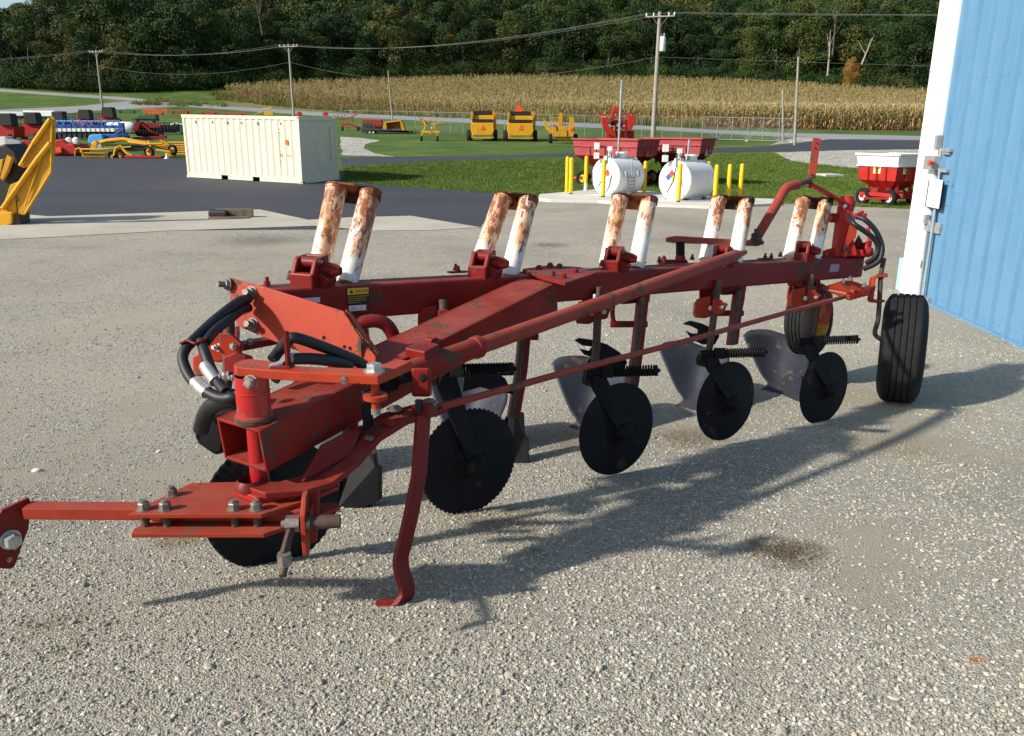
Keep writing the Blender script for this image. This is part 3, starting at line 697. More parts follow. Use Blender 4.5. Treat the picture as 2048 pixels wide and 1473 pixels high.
# bare trees
def bare(px, pyb, pyt, y, lean, label, seed, mat, nb=9):
    r0 = ray(px, pyb); p = CAM+r0*(y/r0.y); r1 = ray(px+lean, pyt); q = CAM+r1*(y/r1.y); r = random.Random(seed)
    t = thing('bare_tree', (p.x, p.y, p.z), label, 'tree'); d = q-p; L = d.length; b = MB()
    b.tube([(0, 0, 0), d*.5+V((r.gauss(0, .2), 0, 0)), d], [.20, .13, .04], 7); b.part('trunk', mat, t)
    for i in range(nb):
        f = r.uniform(.35, .92); s = d*f; a = r.uniform(0, 6.28); l = L*(1-f)*.7+.8
        e = s+V((math.cos(a)*l*.6, math.sin(a)*l*.6, l*.9)); b = MB(); b.tube([s, s.lerp(e, .5)+V((0, 0, -.1)), e], [.07, .045, .02], 5); b.part('limb', mat, t)
bare(1665, 110, 2, 176, 10, 'bare forked grey tree near the top of the wood above the cornfield', 3, M['bark'], 10)
bare(1723, 130, 76, 174, 22, 'leaning pale bare trunk in the wood beside the orange foliage', 4, M['palebark'], 3)
bare(1655, 152, 60, 176, 6, 'slender pale trunk rising from the far edge of the cornfield', 6, M['palebark'], 3)
bare(525, 70, -20, 178, -18, 'bare twiggy grey tree high in the wood left of the second utility pole', 8, M['bark'], 9)
# back rows, one mass
P = []; Rr = []; S = []
for row in range(3, 17):
    x = -190
    while x < 175:
        y = forest_y(x)+row*6.0+rng.uniform(-2.5, 2.5)
        # the wood thins out at the far left so that a little sky shows
        sk_ = sky_scale(x, y)
        if sk_ > .3:
            q = min(rng.uniform(.85, 1.2), sk_); P.append((x, y, gz(y)-.3)); Rr.append((0, 0, rng.uniform(0, 6.28))); S.append((q, q, q))
        x += rng.uniform(4.6, 6.6)
fo = []
for k in range(NV):
    bm = bmesh.new(); bm.from_mesh(crowns[k]); me = bpy.data.meshes.new('forest_tree'); bm.to_mesh(me); bm.free(); me.materials.append(M['leaf'])
    o = bpy.data.objects.new('forest_tree', me); col.objects.link(o); fo.append(o)
scatter('hillside_forest', P, Rr, S, rng.integers(0, NV, len(P)), fo)
# understorey shrubs along the edge
P = []; Rr = []; S = []
for i in range(210):
    x = -150+i*1.25; y = forest_y(x)-2.0+rng.uniform(-1.5, 1.5); q = rng.uniform(.45, 1.0); P.append((x, y, gz(y)-.4)); Rr.append((0, 0, rng.uniform(0, 6))); S.append((q, q, q))
so_ = bpy.data.objects.new('undergrowth_shrub', shrub); col.objects.link(so_)
scatter('forest_undergrowth', P, Rr, S, [0]*len(P), [so_])

for px, py, q, lab in ((1188, 978, .55, 'small green weed in the gravel in front of the third coulter disc'), (1082, 1112, .5, 'tiny green weed in the shadow right of the parking stand'), (1550, 1192, .3, 'tiny green weed below the brown stain on the gravel'), (1455, 1078, .3, 'tiny green weed left of the brown stain'), (1270, 1002, .35, 'faint green weed below the third coulter disc'), (1742, 1300, .3, 'tiny yellow-green weed left of the dry leaf'), (110, 1315, .5, 'low green weed in the gravel at the lower left')):
    p_ = G(px, py); b = MB(); r = random.Random(px)
    for _ in range(26):
        a = r.uniform(0, 6.28); x, y = r.gauss(0, .05), r.gauss(0, .04); h = r.uniform(.012, .045); dx, dy = math.cos(a)*.005, math.sin(a)*.005
        b.add([(x-dx, y-dy, 0), (x+dx, y+dy, 0), (x+r.gauss(0, .02), y+r.gauss(0, .02), h)], [(0, 1, 2)])
    b.v = [tuple(V(v)*q*1.6+p_) for v in b.v]; tag(b.build('weed', M['blade'], org=p_), lab, 'weed')
# ================================================================ THINGS IN THE DISTANCE
M['yellow'] = paint('machine_yellow', (.60, .30, .012), (.66, .34, .02), amount=.2, rough=.5, scale=.5, smear=.15, dust=.08)
M['gold'] = paint('dull_yellow', (.50, .26, .02), (.58, .31, .03), amount=.35, rough=.55, scale=.5, smear=.15, dust=.08)
M['bollard'] = plain('bollard_yellow', (.80, .50, .004), .5, 0, .06, 4)
M['wagonred'] = paint('faded_wagon_red', (.34, .055, .06), (.40, .08, .085), amount=.15, rough=.65, scale=.6, fade=.15, smear=.15, dust=.08)
M['farred'] = paint('implement_red', (.36, .018, .015), (.46, .03, .02), amount=.25, rough=.5, scale=.5, smear=.15, dust=.08)
M['orangered'] = plain('orange_red', (.70, .07, .02), .6)
M['darkred'] = paint('dark_red', (.16, .010, .012), (.22, .016, .016), amount=.3, rough=.5, scale=.5)
M['white'] = plain('white_paint', (.78, .78, .76), .5, 0, .05, 3)
M['offwhite'] = plain('off_white', (.62, .62, .58), .6, 0, .1, 3)
M['cream'] = plain('cream_paint', (.70, .655, .50), .55, 0, .05, 1.2)
M['grey'] = plain('galvanised_grey', (.32, .34, .35), .5, .3, .12, 10)
M['darkgrey'] = plain('dark_grey', (.05, .05, .055), .7)
M['vinyl'] = plain('black_sheet', (.014, .013, .013), .6)
M['blue'] = plain('machine_blue', (.012, .06, .28), .5, 0, .2, 2)
M['skyblue'] = plain('light_blue', (.07, .30, .62), .5, 0, .12, 2)
M['green'] = plain('machine_green', (.010, .10, .035), .5, 0, .2, 2)
M['wood'] = plain('weathered_wood', (.13, .105, .075), .9, 0, .35, 14, bmp=.4)
M['plank'] = plain('brown_board', (.22, .13, .06), .9, 0, .25, 14)
M['pole'] = plain('pole_wood', (.30, .275, .23), .9, 0, .2, 6)
M['smv'] = plain('warning_orange', (.90, .12, .01), .6, 0, .05)
M['wire'] = plain('wire', (.26, .27, .27), .6, .2, .1)
M['cable'] = plain('cable', (.22, .22, .21), .7, 0, .1)
M['decal'] = plain('decal_white', (.72, .72, .66), .6, 0, .1, 30)
M['lettering'] = plain('lettering_black', (.03, .03, .03), .7)
M['glint'] = plain('clean_metal', (.5, .5, .5), .35, .8)

class K:
    """a distant thing: its Empty stands on the ground under pixel (px, py); shapes are given by where
    their front faces sit in a vertical plane dy metres behind the Empty, and pushed back by a depth"""
    def __init__(s, name, px, py, label, cat, group=None):
        s.o = G(px, py); s.t = thing(name, s.o, label, cat, group); s.s = depth(s.o)/FOC; s.b = MB()
    def P(s, px, py, dy=0):
        r = ray(px, py); p = CAM+r*((s.o.y+dy)/r.y); return p-s.o
    def box(s, x0, x1, y0, y1, d0=0, d1=1):
        a = s.P(x0, y1, d0); c = s.P(x1, y0, d0)
        s.b.bx(a.x, c.x, d0, d1, min(a.z, c.z), max(a.z, c.z)); return s
    def poly(s, pts, d0=0, d1=1):
        P = [s.P(x, y, d0) for x, y in pts]; s.b.prism(P, (0, d1-d0, 0)); return s
    def tube(s, pts, r, n=6, smooth=True):
        s.b.tube([s.P(*p) for p in pts], r, n, True, smooth); return s
    def end(s, name, mat, bevel=0, parent=None, label=None):
        o = s.b.part(name, M[mat], parent or s.t, bevel) if parent is None else s._sub(name, mat, parent); s.b = MB()
        if label: o['label'] = label
        return o
    def _sub(s, name, mat, parent):
        off = wm(parent).inverted() @ wm(s.t)
        s.b.v = [tuple(off @ V(v)) for v in s.b.v]; return s.b.part(name, M[mat], parent)
    def wheel(s, px, py, r, w, dy=0, ax=(1, 0, 0), rim='offwhite', name='wheel'):
        """tyre touching z where py is; px, py = the hub"""
        c = s.P(px, py, dy); ax = V(ax).normalized(); b = MB()
        b.lathe(c-ax*w/2, ax, [(r*.55, w*.12), (r*.62, 0), (r*.88, .0), (r, w*.22), (r, w*.78), (r*.88, w), (r*.62, w), (r*.55, w*.88), (r*.55, w*.12)], 20)
        o = b.part('tyre', M['rubber'], s.t)
        b = MB(); b.lathe(c-ax*w/2, ax, [(0, w*.25), (r*.2, w*.18), (r*.56, w*.3), (r*.56, w*.7), (r*.2, w*.82), (0, w*.75)], 14)
        off = wm(o).inverted() @ wm(s.t); b.v = [tuple(off @ V(v)) for v in b.v]; b.part('rim', M[rim], o); return o

def smv(k, px, py, w, dy, ax=None):
    a = k.P(px-w/2, py+w*.42, dy); c = k.P(px+w/2, py+w*.42, dy); t = k.P(px, py-w*.5, dy)
    k.b.prism([a, c, t], (0, -.02, 0)); k.end('warning_triangle', 'smv')

# ---------------- utility poles with wires
def pole(x0, y0, x1, y1, d, label, r=.14, cat='utility pole', name='utility_pole', arm=None, py_ground=None):
    ra = ray(x1, y1); base = CAM+ra*(d/ra.y); base.z = gz(d)
    rb = ray(x0, y0); top = CAM+rb*(d/rb.y)
    t = thing(name, base, label, cat, 'wooden utility poles' if arm else None)
    b = MB(); b.tube([(0, 0, -.3), top-base], [r, r*.68], 10); b.part('post', M['pole'], t)
    return t, base, top
wires = []
def xarm(t, base, top, w, tilt=0.0):
    c = top-base+V((0, -.2, -.35)); d = V((math.cos(tilt), math.sin(tilt), 0)); b = MB(); b.beam(c-d*w, c+d*w, .08, .09); b.part('crossarm', M['pole'], t)
    out = []
    for s in (-.95, -.45, .6, .98):
        q = c+d*w*s; b = MB(); b.lathe(q+V((0, 0, .05)), (0, 0, 1), [(0, 0), (.05, 0), (.07, .08), (.04, .14), (.07, .18), (0, .24)], 8); b.part('insulator', M['white'], t); out.append(base+q+V((0, 0, .25)))
    b = MB()
    for s in (-1, 1): b.beam(c+d*w*.55*s, c+V((0, 0, -.8)), .04, .02)
    b.part('arm_brace', M['wire'], t)
    return out
p3 = pole(1320, 24, 1306, 275, 68, 'tall pale utility pole carrying a white transformer, behind the pink grain wagons', .2, arm=1)
a3 = xarm(*p3, 1.1, -.35)
t, base, top = p3
for sd_ in (-1,):
    c = (CAM+ray(1324, 103)*(68/ray(1324, 103).y))-base; b = MB(); b.lathe(c+V((0, 0, -.0)), (0, 0, 1), [(0, 0), (.22, .0), (.24, .06), (.24, .98), (.2, 1.06), (0, 1.08)], 16); tr = b.part('transformer', M['white'], t)
    b = MB()
    for q in (-.1, .1): b.tube([c+V((q, 0, 1.05)), c+V((q, 0, 1.3))], .035, 6)
    off = wm(tr).inverted() @ wm(t); b.v = [tuple(off @ V(v)) for v in b.v]; b.part('bushing', M['offwhite'], tr)
p2 = pole(577, 88, 588, 233, 112, 'utility pole standing beyond the cream shipping container', .17, arm=1); a2_ = xarm(*p2, 1.3, -.3)
p1 = pole(192, 100, 205, 216, 138, 'leftmost utility pole, beside the road behind the farm machines', .17, arm=1); a1_ = xarm(*p1, 1.25, -.3)
p4 = pole(1597, 114, 1590, 287, 62, 'plain grey wooden pole at the right end of the chain-link gate', .11, name='wooden_pole', cat='pole')
p5 = pole(1566, 180, 1567, 283, 66, 'shorter of the wooden poles by the gate, left of the plain grey pole', .10, name='wooden_pole', cat='pole')
p6 = pole(776, 142, 785, 226, 105, 'thin short pole in the weeds at the near edge of the cornfield', .10, name='wooden_pole', cat='pole')
def catenary(a, b_, sag, n=18):
    return [a.lerp(b_, i/n)-V((0, 0, sag*4*(i/n)*(1-i/n))) for i in range(n+1)]
def wire(a, b_, sag, r, label, grp='power lines along the far road'):
    b = MB(); b.tube(catenary(a, b_, sag), r*.8, 4); o = b.build('power_line', M['cable']); tag(o, label, 'power line', grp)
farR = [V((118, 44, a3[i].z+1.0)) for i in range(4)]
L0 = V((-130, 175, 0))
names = ['left-hand', 'inner left-hand', 'inner right-hand', 'right-hand']
for i in range(4):
    if i != 1: wire(a3[i], farR[i], 1.2, .009, names[i]+' of the upper power lines running right from the transformer pole')
    if i != 3: wire(a2_[i], a3[i], 1.3, .010, names[i]+' upper power line sagging from the pole beyond the container to the transformer pole')
    if i != 1: wire(a1_[i], a2_[i], 1.0, .011, names[i]+' upper power line between the leftmost pole and the pole beyond the container')
    if i in (0, 3): wire(CAM+ray(-260, 114+i*1.5)*(168), a1_[i], 1.0, .012, names[i]+' upper power line leaving the leftmost pole towards the left edge')
def onpole(P, py): 
    t_, base_, top_ = P; f = 0
    a, c = proj(base_)[1], proj(top_)[1]; f = (py-a)/(c-a); return base_.lerp(top_, f)
low3, low2, low1 = onpole(p3, 112), onpole(p2, 124), onpole(p1, 131)
wire(low2, low3, 2.0, .010, 'single lower line sagging between the container pole and transformer pole', 'lower lines')
wire(low1, low2, 1.4, .012, 'single lower line between the leftmost pole and the container pole', 'lower lines')
wire(low3, V((118, 48, low3.z-1.5)), .8, .009, 'single lower line running right from below the transformer', 'lower lines')

# ---------------- shipping container
o = G(605, 369); far_l = G(375.6, 355.5); far_r = G(684, 364)
dl = V((far_l.x-o.x, far_l.y-o.y, 0)); ds = V((far_r.x-o.x, far_r.y-o.y, 0)); LL = dl.length; ul = dl/LL
us = V((-ul.y, ul.x, 0)); us = us if us.dot(ds) > 0 else -us
LS = LL*2.44/6.06
Hc = (CAM+ray(597, 234)*depth(o)).z-o.z
zl = far_l.z-o.z
cont = thing('shipping_container', o, 'cream shipping container with vertical lettering, standing on the asphalt yard', 'shipping container')
def CP(a, s, h): return ul*a+us*s+V((0, 0, h+zl*a/LL))
def cb(a0, a1, s0, s1, h0, h1):
    b.box(CP((a0+a1)/2, (s0+s1)/2, (h0+h1)/2), (CP(a1, 0, 0)-CP(a0, 0, 0))/2, us*(s1-s0)/2, V((0, 0, (h1-h0)/2)))
po = .10
for a in (0, LL-po):
    for s in (0, LS-po): b = MB(); cb(a, a+po, s, s+po, .12, Hc-.1); b.part('corner_post', M['cream'], cont, .01)
b = MB()
for s in (0, LS-.06):
    cb(po, LL-po, s, s+.06, Hc-.12, Hc)
for a in (0, LL-.06): cb(a, a+.06, po, LS-po, Hc-.12, Hc); cb(a, a+.06, po, LS-po, .02, .17)
b.part('top_rail', M['cream'], cont, .006); b = MB()
segs = [(po, LL*.355), (LL*.415, LL*.63), (LL*.69, LL-po)]
for a0, a1 in segs: cb(a0, a1, 0, .06, .02, .17)
cb(po, LL-po, .004, .05, .17, .20); b.part('bottom_rail', M['cream'], cont, .004); b = MB()
cb(.2, LL-.2, .08, LS-.08, .12, .2); b.part('floor_frame', M['darkgrey'], cont)
b = MB()
for a in (-.004, LL-po+.004):
    for s in (-.004, LS-po+.004):
        for h in (0, Hc-.11): cb(a, a+po+.03, s, s+po+.03, h, h+.115)
b.part('corner_casting', M['cream'], cont, .008)
b = MB()
for a in (.03,):
    for h in (.035, Hc-.07): cb(a, a+.05, -.01, 0.0, h, h+.05)
cb(-.012, .0, .05, .14, .03, .08); b.part('casting_hole', M['vinyl'], cont)
def corrug(origin, du, n, width, depthv, h0, h1, ratio=(.3, .2, .3, .2)):
    """trapezoid ribs: returns MB"""
    mb = MB(); xs = []; p = width/n; x = 0
    for i in range(n):
        for j, rr_ in enumerate(ratio):
            xs.append((x, (0, 0, 1, 1)[j])); x += p*rr_
    xs.append((width, 0))
    vs = []
    for x, q in xs:
        base = origin+du*x+depthv*q; vs += [base+V((0, 0, h0)), base+V((0, 0, h1))]
    return mb.add(vs, [(2*i, 2*i+2, 2*i+3, 2*i+1) for i in range(len(xs)-1)])
ub = (CP(1, 0, 0)).normalized()
npan = 9
for i in range(npan):               # side panels, each a few corrugations wide
    w_ = (LL-2*po)/npan; mb = corrug(CP(po+w_*i, .015, 0), CP(1, 0, 0), 2, w_, us*.026, .2, Hc-.12)
    mb.part('side_panel', M['cream'], cont)
mb = corrug(us*po+ul*.015, us, 9, LS-2*po, ul*.035, .17, Hc-.12); mb.part('end_panel', M['cream'], cont)
mb = corrug(CP(po, LS-.03, 0), CP(1, 0, 0), 18, LL-2*po, us*.02, .2, Hc-.12); mb.part('back_panel', M['cream'], cont)
b = MB(); cb(po, LL-po, .06, LS-.06, Hc-.05, Hc-.03); b.part('roof', M['cream'], cont)
b = MB(); cb(LL-.03, LL-.01, po, LS-po, .15, Hc-.12); b.part('end_wall', M['cream'], cont)
def text(s, loc, xd, yd, size, mat, parent, name='lettering', ext=.001, align='LEFT'):
    cu = bpy.data.curves.new(name, 'FONT'); cu.body = s; cu.size = size; cu.extrude = ext; cu.align_x = align; cu.resolution_u = 2
    o = bpy.data.objects.new(name, cu); me = bpy.data.meshes.new_from_object(o); bpy.data.objects.remove(o); bpy.data.curves.remove(cu)
    me.name = name; me.materials.clear(); me.materials.append(M[mat] if isinstance(mat, str) else mat)
    xd = V(xd).normalized(); yd = V(yd).normalized(); z = xd.cross(yd).normalized()
    W = Matrix((xd, yd, z)).transposed().to_4x4(); W.translation = V(loc)
    return link(name, me, parent, world=W)
for i, ch in enumerate('UNCU2024185'):
    text(ch, o+CP(.95, -.012, Hc-.5-i*.125), -ul, (0, 0, 1), .11, 'lettering', cont)
for i, ch in enumerate('UNCU2024185'):
    text(ch, o+us*LS*.76-ul*.02+V((0, 0, Hc-.42-i*.125)), us, (0, 0, 1), .11, 'lettering', cont)
text('45', o+CP(.95, -.012, .95), -ul, (0, 0, 1), .15, 'lettering', cont); text('G1', o+CP(.62, -.012, .95), -ul, (0, 0, 1), .15, 'lettering', cont)
for i, ch in enumerate('22G1'): text(ch, o+CP(.62, -.012, Hc-.55-i*.11), -ul, (0, 0, 1), .09, 'lettering', cont)
b = MB(); b.box(CP(.60, -.008, Hc*.62), ul*.06, us*.004, (0, 0, .09)); b.part('orange_label', M['smv'], cont)
b = MB()
for a in (.12, .27, .40, .52, .66, .85): b.box(CP(LL*(1-a), .0, Hc-.26), ul*.012, us*.02, (0, 0, .05))
b.part('lashing_hook', M['grey'], cont)

# ---------------- timber blocks on the concrete
c = G(430, 436); t = thing('timber_block', c, 'dark weathered timber block lying on the concrete apron, front left one', 'timber'); b = MB(); b.box((.42, .1, .10), (.40, .03, 0), (-.03, .10, 0), (0, 0, .09)); b.part('beam_piece', M['wood'], t, .015)
b = MB(); b.box((.10, -.05, .09), (.22, -.02, 0), (.01, .06, 0), (0, 0, .085)); b.part('cut_end_piece', M['vinyl'], t, .05)
c = G(458, 438); t = MB(); t.box(c+V((0, 0, .02)), (.42, .06, 0), (-.02, .10, 0), (0, 0, .018)); tag(t.build('board', M['plank']), 'short brown board lying flat in front of the timber block', 'board')

# ---------------- fuel tanks
def tank(name, px, py, label, fx0, fx1, fy0, fy1, rx1, ry1, pipe_top, pipe_px, letters):
    k = K(name, px, py, label, 'fuel tank', 'white fuel tanks on the pad')
    cfront = k.P((fx0+fx1)/2, (fy0+fy1)/2); R = (k.P(0, fy0)-k.P(0, fy1)).z/2
    ax = V((.72, .70, 0)).normalized(); ax = V((math.sin(R_(48)), math.cos(R_(48)), 0)); L = 1.18
    k.b.lathe(cfront, ax, [(0, -.05), (R*.5, -.04), (R*.93, -.015), (R, .02), (R, L-.02), (R*.93, L+.02), (R*.5, L+.05), (0, L+.05)], 40); sh = k.end('shell', 'white')
    k.b.lathe(cfront, ax, [(R+.004, .03), (R+.012, .04), (R+.004, .05)], 40); k.end('weld_band', 'offwhite')
    sd_ = V((ax.y, -ax.x, 0))
    for f in (.12, .85):
        k.b.box(cfront+ax*L*f+V((0, 0, -R-.02)), sd_*R*.62, ax*.05, (0, 0, .10)); k.end('skid', 'darkgrey')
    k.b.box(cfront+ax*L*.62+V((0, 0, -R*.80)), sd_*R*.52, ax*L*.30, (0, 0, R*.24)); k.end('cradle', 'white', .01)
    tp = cfront+ax*L*.36+V((0, 0, R))
    k.b.lathe(cfront+ax*L*.62+V((0, 0, R-.03)), (0, 0, 1), [(.16, 0), (.16, .13), (.20, .14), (.20, .19), (0, .20)], 16); k.end('manway', 'white')
    vp = cfront+ax*L*.46+V((0, 0, R-.02)); tt = k.P(pipe_px, pipe_top, vp.y); tt.x = vp.x+.02
    k.b.tube([vp, V((vp.x+(tt.x-vp.x)*1.0, vp.y, tt.z))], .035, 8); k.end('vent_pipe', 'grey')
    pp = cfront+ax*L*.16+V((0, 0, R))
    k.b.box(pp+V((-.02, 0, .15)), (.07, 0, 0), (0, .07, 0), (0, 0, .17)); k.b.box(pp+V((-.02, -.02, .02)), (.12, 0, 0), (0, .1, 0), (0, 0, .04)); k.end('pump', 'white', .01)
    k.b.tube([pp+V((-.1, 0, .3)), pp+V((-.42, -.05, .34))], .025, 6); k.b.tube([pp+V((-.42, -.05, .0)), pp+V((-.42, -.05, .36))], .02, 6); k.end('pump_pipework', 'darkgrey')
    k.b.box(pp+V((-.42, -.08, .33)), (.08, 0, 0), (0, .05, 0), (0, 0, .10)); k.b.box(pp+V((-.42, -.08, .05)), (.08, 0, 0), (0, .05, 0), (0, 0, .09)); k.end('meter', 'decal', .01)
    k.b.tube([pp+V((-.1, -.1, .2)), pp+V((-.12, -.22, -.1)), pp+V((-.22, -.4, -.55)), pp+V((-.38, -.45, -.85))], .016, 6)
    k.b.tube([pp+V((.0, -.1, .2)), pp+V((.05, -.24, -.2)), pp+V((-.02, -.45, -.75)), pp+V((-.14, -.5, -R*1.8))], .016, 6); k.end('fuel_hose', 'black')
    nrm = -ax; xd = -sd_ if sd_.x < 0 else sd_
    pc = cfront-ax*.058
    for dx, dz, mm in letters:
        q = pc+xd*dx+V((0, 0, dz)); d1 = (xd+V((0, 0, 1))).normalized()*.075; d2 = (xd-V((0, 0, 1))).normalized()*.075
        k.b.box(q, d1, d2, ax*.006); k.end('hazard_diamond', mm)
    return k, cfront, ax, R, sd_
M['hblue'] = plain('diamond_blue', (.03, .10, .35), .6); M['hred'] = plain('diamond_red', (.55, .05, .04), .6); M['hyel'] = plain('diamond_yellow', (.75, .55, .03), .6)
k1, c1, ax1, R1, s1 = tank('fuel_tank', 1214, 395, 'left white cylindrical fuel tank with a ladder and a tall vent pipe', 1179, 1242, 316, 392, 0, 0, 160, 1250, [(.12, .12, 'smv')])
for sx in (.30, .46):           # ladder and bracket on the side
    q = c1+ax1*1.18*.42+s1*(R1+.02)
q0 = c1+ax1*.50+s1*(R1+.05)
k1.b.tube([q0+V((0, 0, R1*.95)), q0+V((0, 0, -.0))], .018, 6)
for d in (-.13, .16): k1.b.tube([q0+ax1*d+V((0, 0, .05)), q0+ax1*d+V((0, 0, -R1))], .018, 6)
for z in range(6): k1.b.tube([q0+ax1*-.13+V((0, 0, -.02-z*.1)), q0+ax1*.16+V((0, 0, -.02-z*.1))], .012, 5)
for d in (-.26, .30): k1.b.box(q0+ax1*d+V((0, 0, .1)), ax1*.04, s1*.04, (0, 0, .08))
k1.end('ladder', 'grey')
k2, c2, ax2, R2, s2 = tank('fuel_tank', 1352, 406, 'right white cylindrical fuel tank with the coloured hazard diamond on its end', 1312, 1385, 322, 403, 0, 0, 280, 1379, [(-.16, .10, 'hblue'), (-.055, .20, 'hred'), (-.0, .08, 'hyel'), (-.10, .0, 'white')])
for nm, px, py in (('bollard', 0, 0),): pass
bol = [(1133.5, 390, 313, 'leftmost yellow bollard at the left corner of the tank pad', 0), (1141, 394, 315, 'yellow bollard with a dark foot, second from the left at the pad corner', 1), (1171, 386, 312, 'yellow bollard with a bleached white foot just left of the left tank', 2), (1205.5, 400, 319, 'yellow bollard standing in front of the left tank end', 1),
       (1288, 391, 322, 'yellow bollard between the two fuel tanks', 0), (1356, 410, 326, 'yellow bollard with a black foot in front of the right tank', 1), (1428.5, 412, 329, 'yellow bollard just right of the right tank, behind the rusty white frame', 0), (1455, 404, 328, 'second yellow bollard right of the tanks', 0), (1479, 402, 327, 'rightmost yellow bollard on the grass edge', 0),
       (1413, 397, 323, 'yellow bollard half hidden behind the right end of the right tank', 0), (1346, 385, 320, 'yellow bollard hidden behind the right tank with only its cap showing', 0), (1208, 374, 312, 'yellow bollard mostly hidden behind the left tank', 0), (1269, 378, 315, 'yellow bollard tip seen behind the top of the left tank', 0)]
for px, pb, pt, lab, kind in bol:
    k = K('bollard', px, pb, lab, 'bollard', 'yellow bollards round the fuel tanks'); h = k.P(px, pt).z; r = .062
    k.b.lathe((0, 0, 0), (0, 0, 1), [(r, .12 if kind else 0), (r, h-r), (r*.87, h-r*.5), (r*.5, h-r*.12), (0, h)], 16); k.end('sleeve', 'bollard')
    if kind: k.b.lathe((0, 0, 0), (0, 0, 1), [(r*.9 if kind == 1 else r*1.01, 0), (r*.9 if kind == 1 else r*1.01, .125 if kind == 1 else .3)], 14); k.end('foot', 'darkgrey' if kind == 1 else 'offwhite')

# ---------------- gravity wagons
def wagon(name, label, grp, nc, lc, rc, rimy, midy, boty, cat='grain wagon', mats=('wagonred', 'wagonred', 'wagonred'), zlift=0, hh=(1.9, 1.45, .95)):
    """nc = pixel of the near rim corner, lc / rc = left and right rim corners"""
    pass
def gwagon(label, nx, gy, lx, rx, ny, my, by, faz, mats):
    """hopper wagon standing on the ground at row gy; rim corners: near (nx, ny), left lx, right rx; my, by = middle seam and bottom edge of the side"""
    o = G(nx, gy); t = thing('grain_wagon', o, label, 'grain wagon', 'gravity grain wagons')
    hz_ = lambda py: (CAM+ray(nx, py)*(o.y/ray(nx, py).y)).z-o.z
    H0, H1, H2 = hz_(ny), hz_(my), hz_(by)
    def solve(az, tx):
        d = V((math.sin(R_(az)), math.cos(R_(az)), 0)); best = (1e9, 0)
        for q in range(20, 500):
            e = abs(proj(o+d*q*.01+V((0, 0, H0)))[0]-tx)
            if e < best[0]: best = (e, q*.01)
        return best[1]
    A, B_ = solve(faz[0], lx), solve(faz[1], rx); sc = H0/2.4; print(label, A, B_, H0)
    ua = V((math.sin(R_(faz[0])), math.cos(R_(faz[0])), 0)); ub_ = V((math.sin(R_(faz[1])), math.cos(R_(faz[1])), 0))
    def Q(a, b, h): return ua*a+ub_*b+V((0, 0, h))
    def ring(e, h): return [Q(-e, -e, h), Q(A+e, -e, h), Q(A+e, B_+e, h), Q(-e, B_+e, h)]
    def shellpart(nm, e0, h0, e1, h1, mat):
        lo, hi = ring(e0, h0), ring(e1, h1)
        for i in range(4):
            j = (i+1) % 4; a, b_, c_, d_ = lo[i], lo[j], hi[j], hi[i]; nn = (b_-a).cross(d_-a).normalized()
            mid = Q(A/2, B_/2, (h0+h1)/2); nn = nn if nn.dot(a-mid) < 0 else -nn
            mb = MB(); mb.prism([a, b_, c_, d_], nn*.02); mb.part(nm, M[mat], t)
    shellpart('upper_side', .06, H1, .10, H0, mats[0])
    shellpart('lower_side', .02, H2, .06, H1, mats[1])
    b = MB(); e = .12
    r_ = ring(e, H0)
    for i in range(4): b.beam(r_[i], r_[(i+1) % 4], .06, .05)
    b.part('top_rim', M[mats[0]], t)
    b = MB(); r_ = ring(.075, H1)
    for i in range(4): b.beam(r_[i], r_[(i+1) % 4], .05, .04)
    b.part('middle_rim', M[mats[0]], t)
    # hopper bottom
    lo = [Q(A*.38, B_*.35, .62*sc), Q(A*.62, B_*.35, .62*sc), Q(A*.62, B_*.65, .62*sc), Q(A*.38, B_*.65, .62*sc)]; hi = ring(.02, H2)
    for i in range(4):
        j = (i+1) % 4; mb = MB(); mb.add([lo[i], lo[j], hi[j], hi[i]], [(3, 2, 1, 0)]); mb.part('hopper_slope', M[mats[2]], t)
    b = MB()
    for f in (.25, .5, .75):
        b.beam(Q(A*f, -.04, H2), Q(A*f, -.075, H1), .05, .04)
    for f in (.33, .66): b.beam(Q(-.04, B_*f, H2), Q(-.075, B_*f, H1), .05, .04)
    b.part('side_stiffener', M[mats[1]], t)
    b = MB(); 
    for a in (.1*A, .9*A):
        for bb in (.25*B_, .75*B_):
            b.beam(Q(a, bb, .5*sc), Q(a, bb, H2), .07, .07); b.beam(Q(a, bb, .5*sc), Q(A*.5, bb, H2*.82), .05, .05)
    for bb in (.25*B_, .75*B_): b.beam(Q(-.1, bb, .5*sc), Q(A+.1, bb, .5*sc), .1, .12)
    for a in (.1*A, .9*A): b.beam(Q(a, .0, .42*sc), Q(a, B_, .42*sc), .12, .1)
    b.part('running_gear', M[mats[2]], t)
    for a in (.12*A, .88*A):
        for bb in (.04*B_, .96*B_):
            r0 = .40*sc; c = Q(a, bb, r0); mb = MB(); w_ = .25*sc; axd = ub_
            mb.lathe(c-axd*w_/2, axd, [(r0*.55, w_*.12), (r0*.62, 0), (r0*.88, 0), (r0, w_*.22), (r0, w_*.78), (r0*.88, w_), (r0*.62, w_), (r0*.55, w_*.88), (r0*.55, w_*.12)], 20); ty = mb.part('tyre', M['rubber'], t)
            mb = MB(); mb.lathe(c-axd*w_/2, axd, [(0, w_*.2), (r0*.56, w_*.3), (r0*.56, w_*.7), (0, w_*.8)], 14); off = wm(ty).inverted() @ wm(t); mb.v = [tuple(off @ V(v)) for v in mb.v]; mb.part('rim', M['offwhite'] if mats[0] == 'white' else M['yrim'], ty)
    return t, Q
W1, Q1 = gwagon('pink-faded red grain wagon behind the left fuel tank', 1269, 378, 1153, 1313, 280, 294.5, 314, (-55, 38), ('wagonred', 'wagonred', 'darkred'))
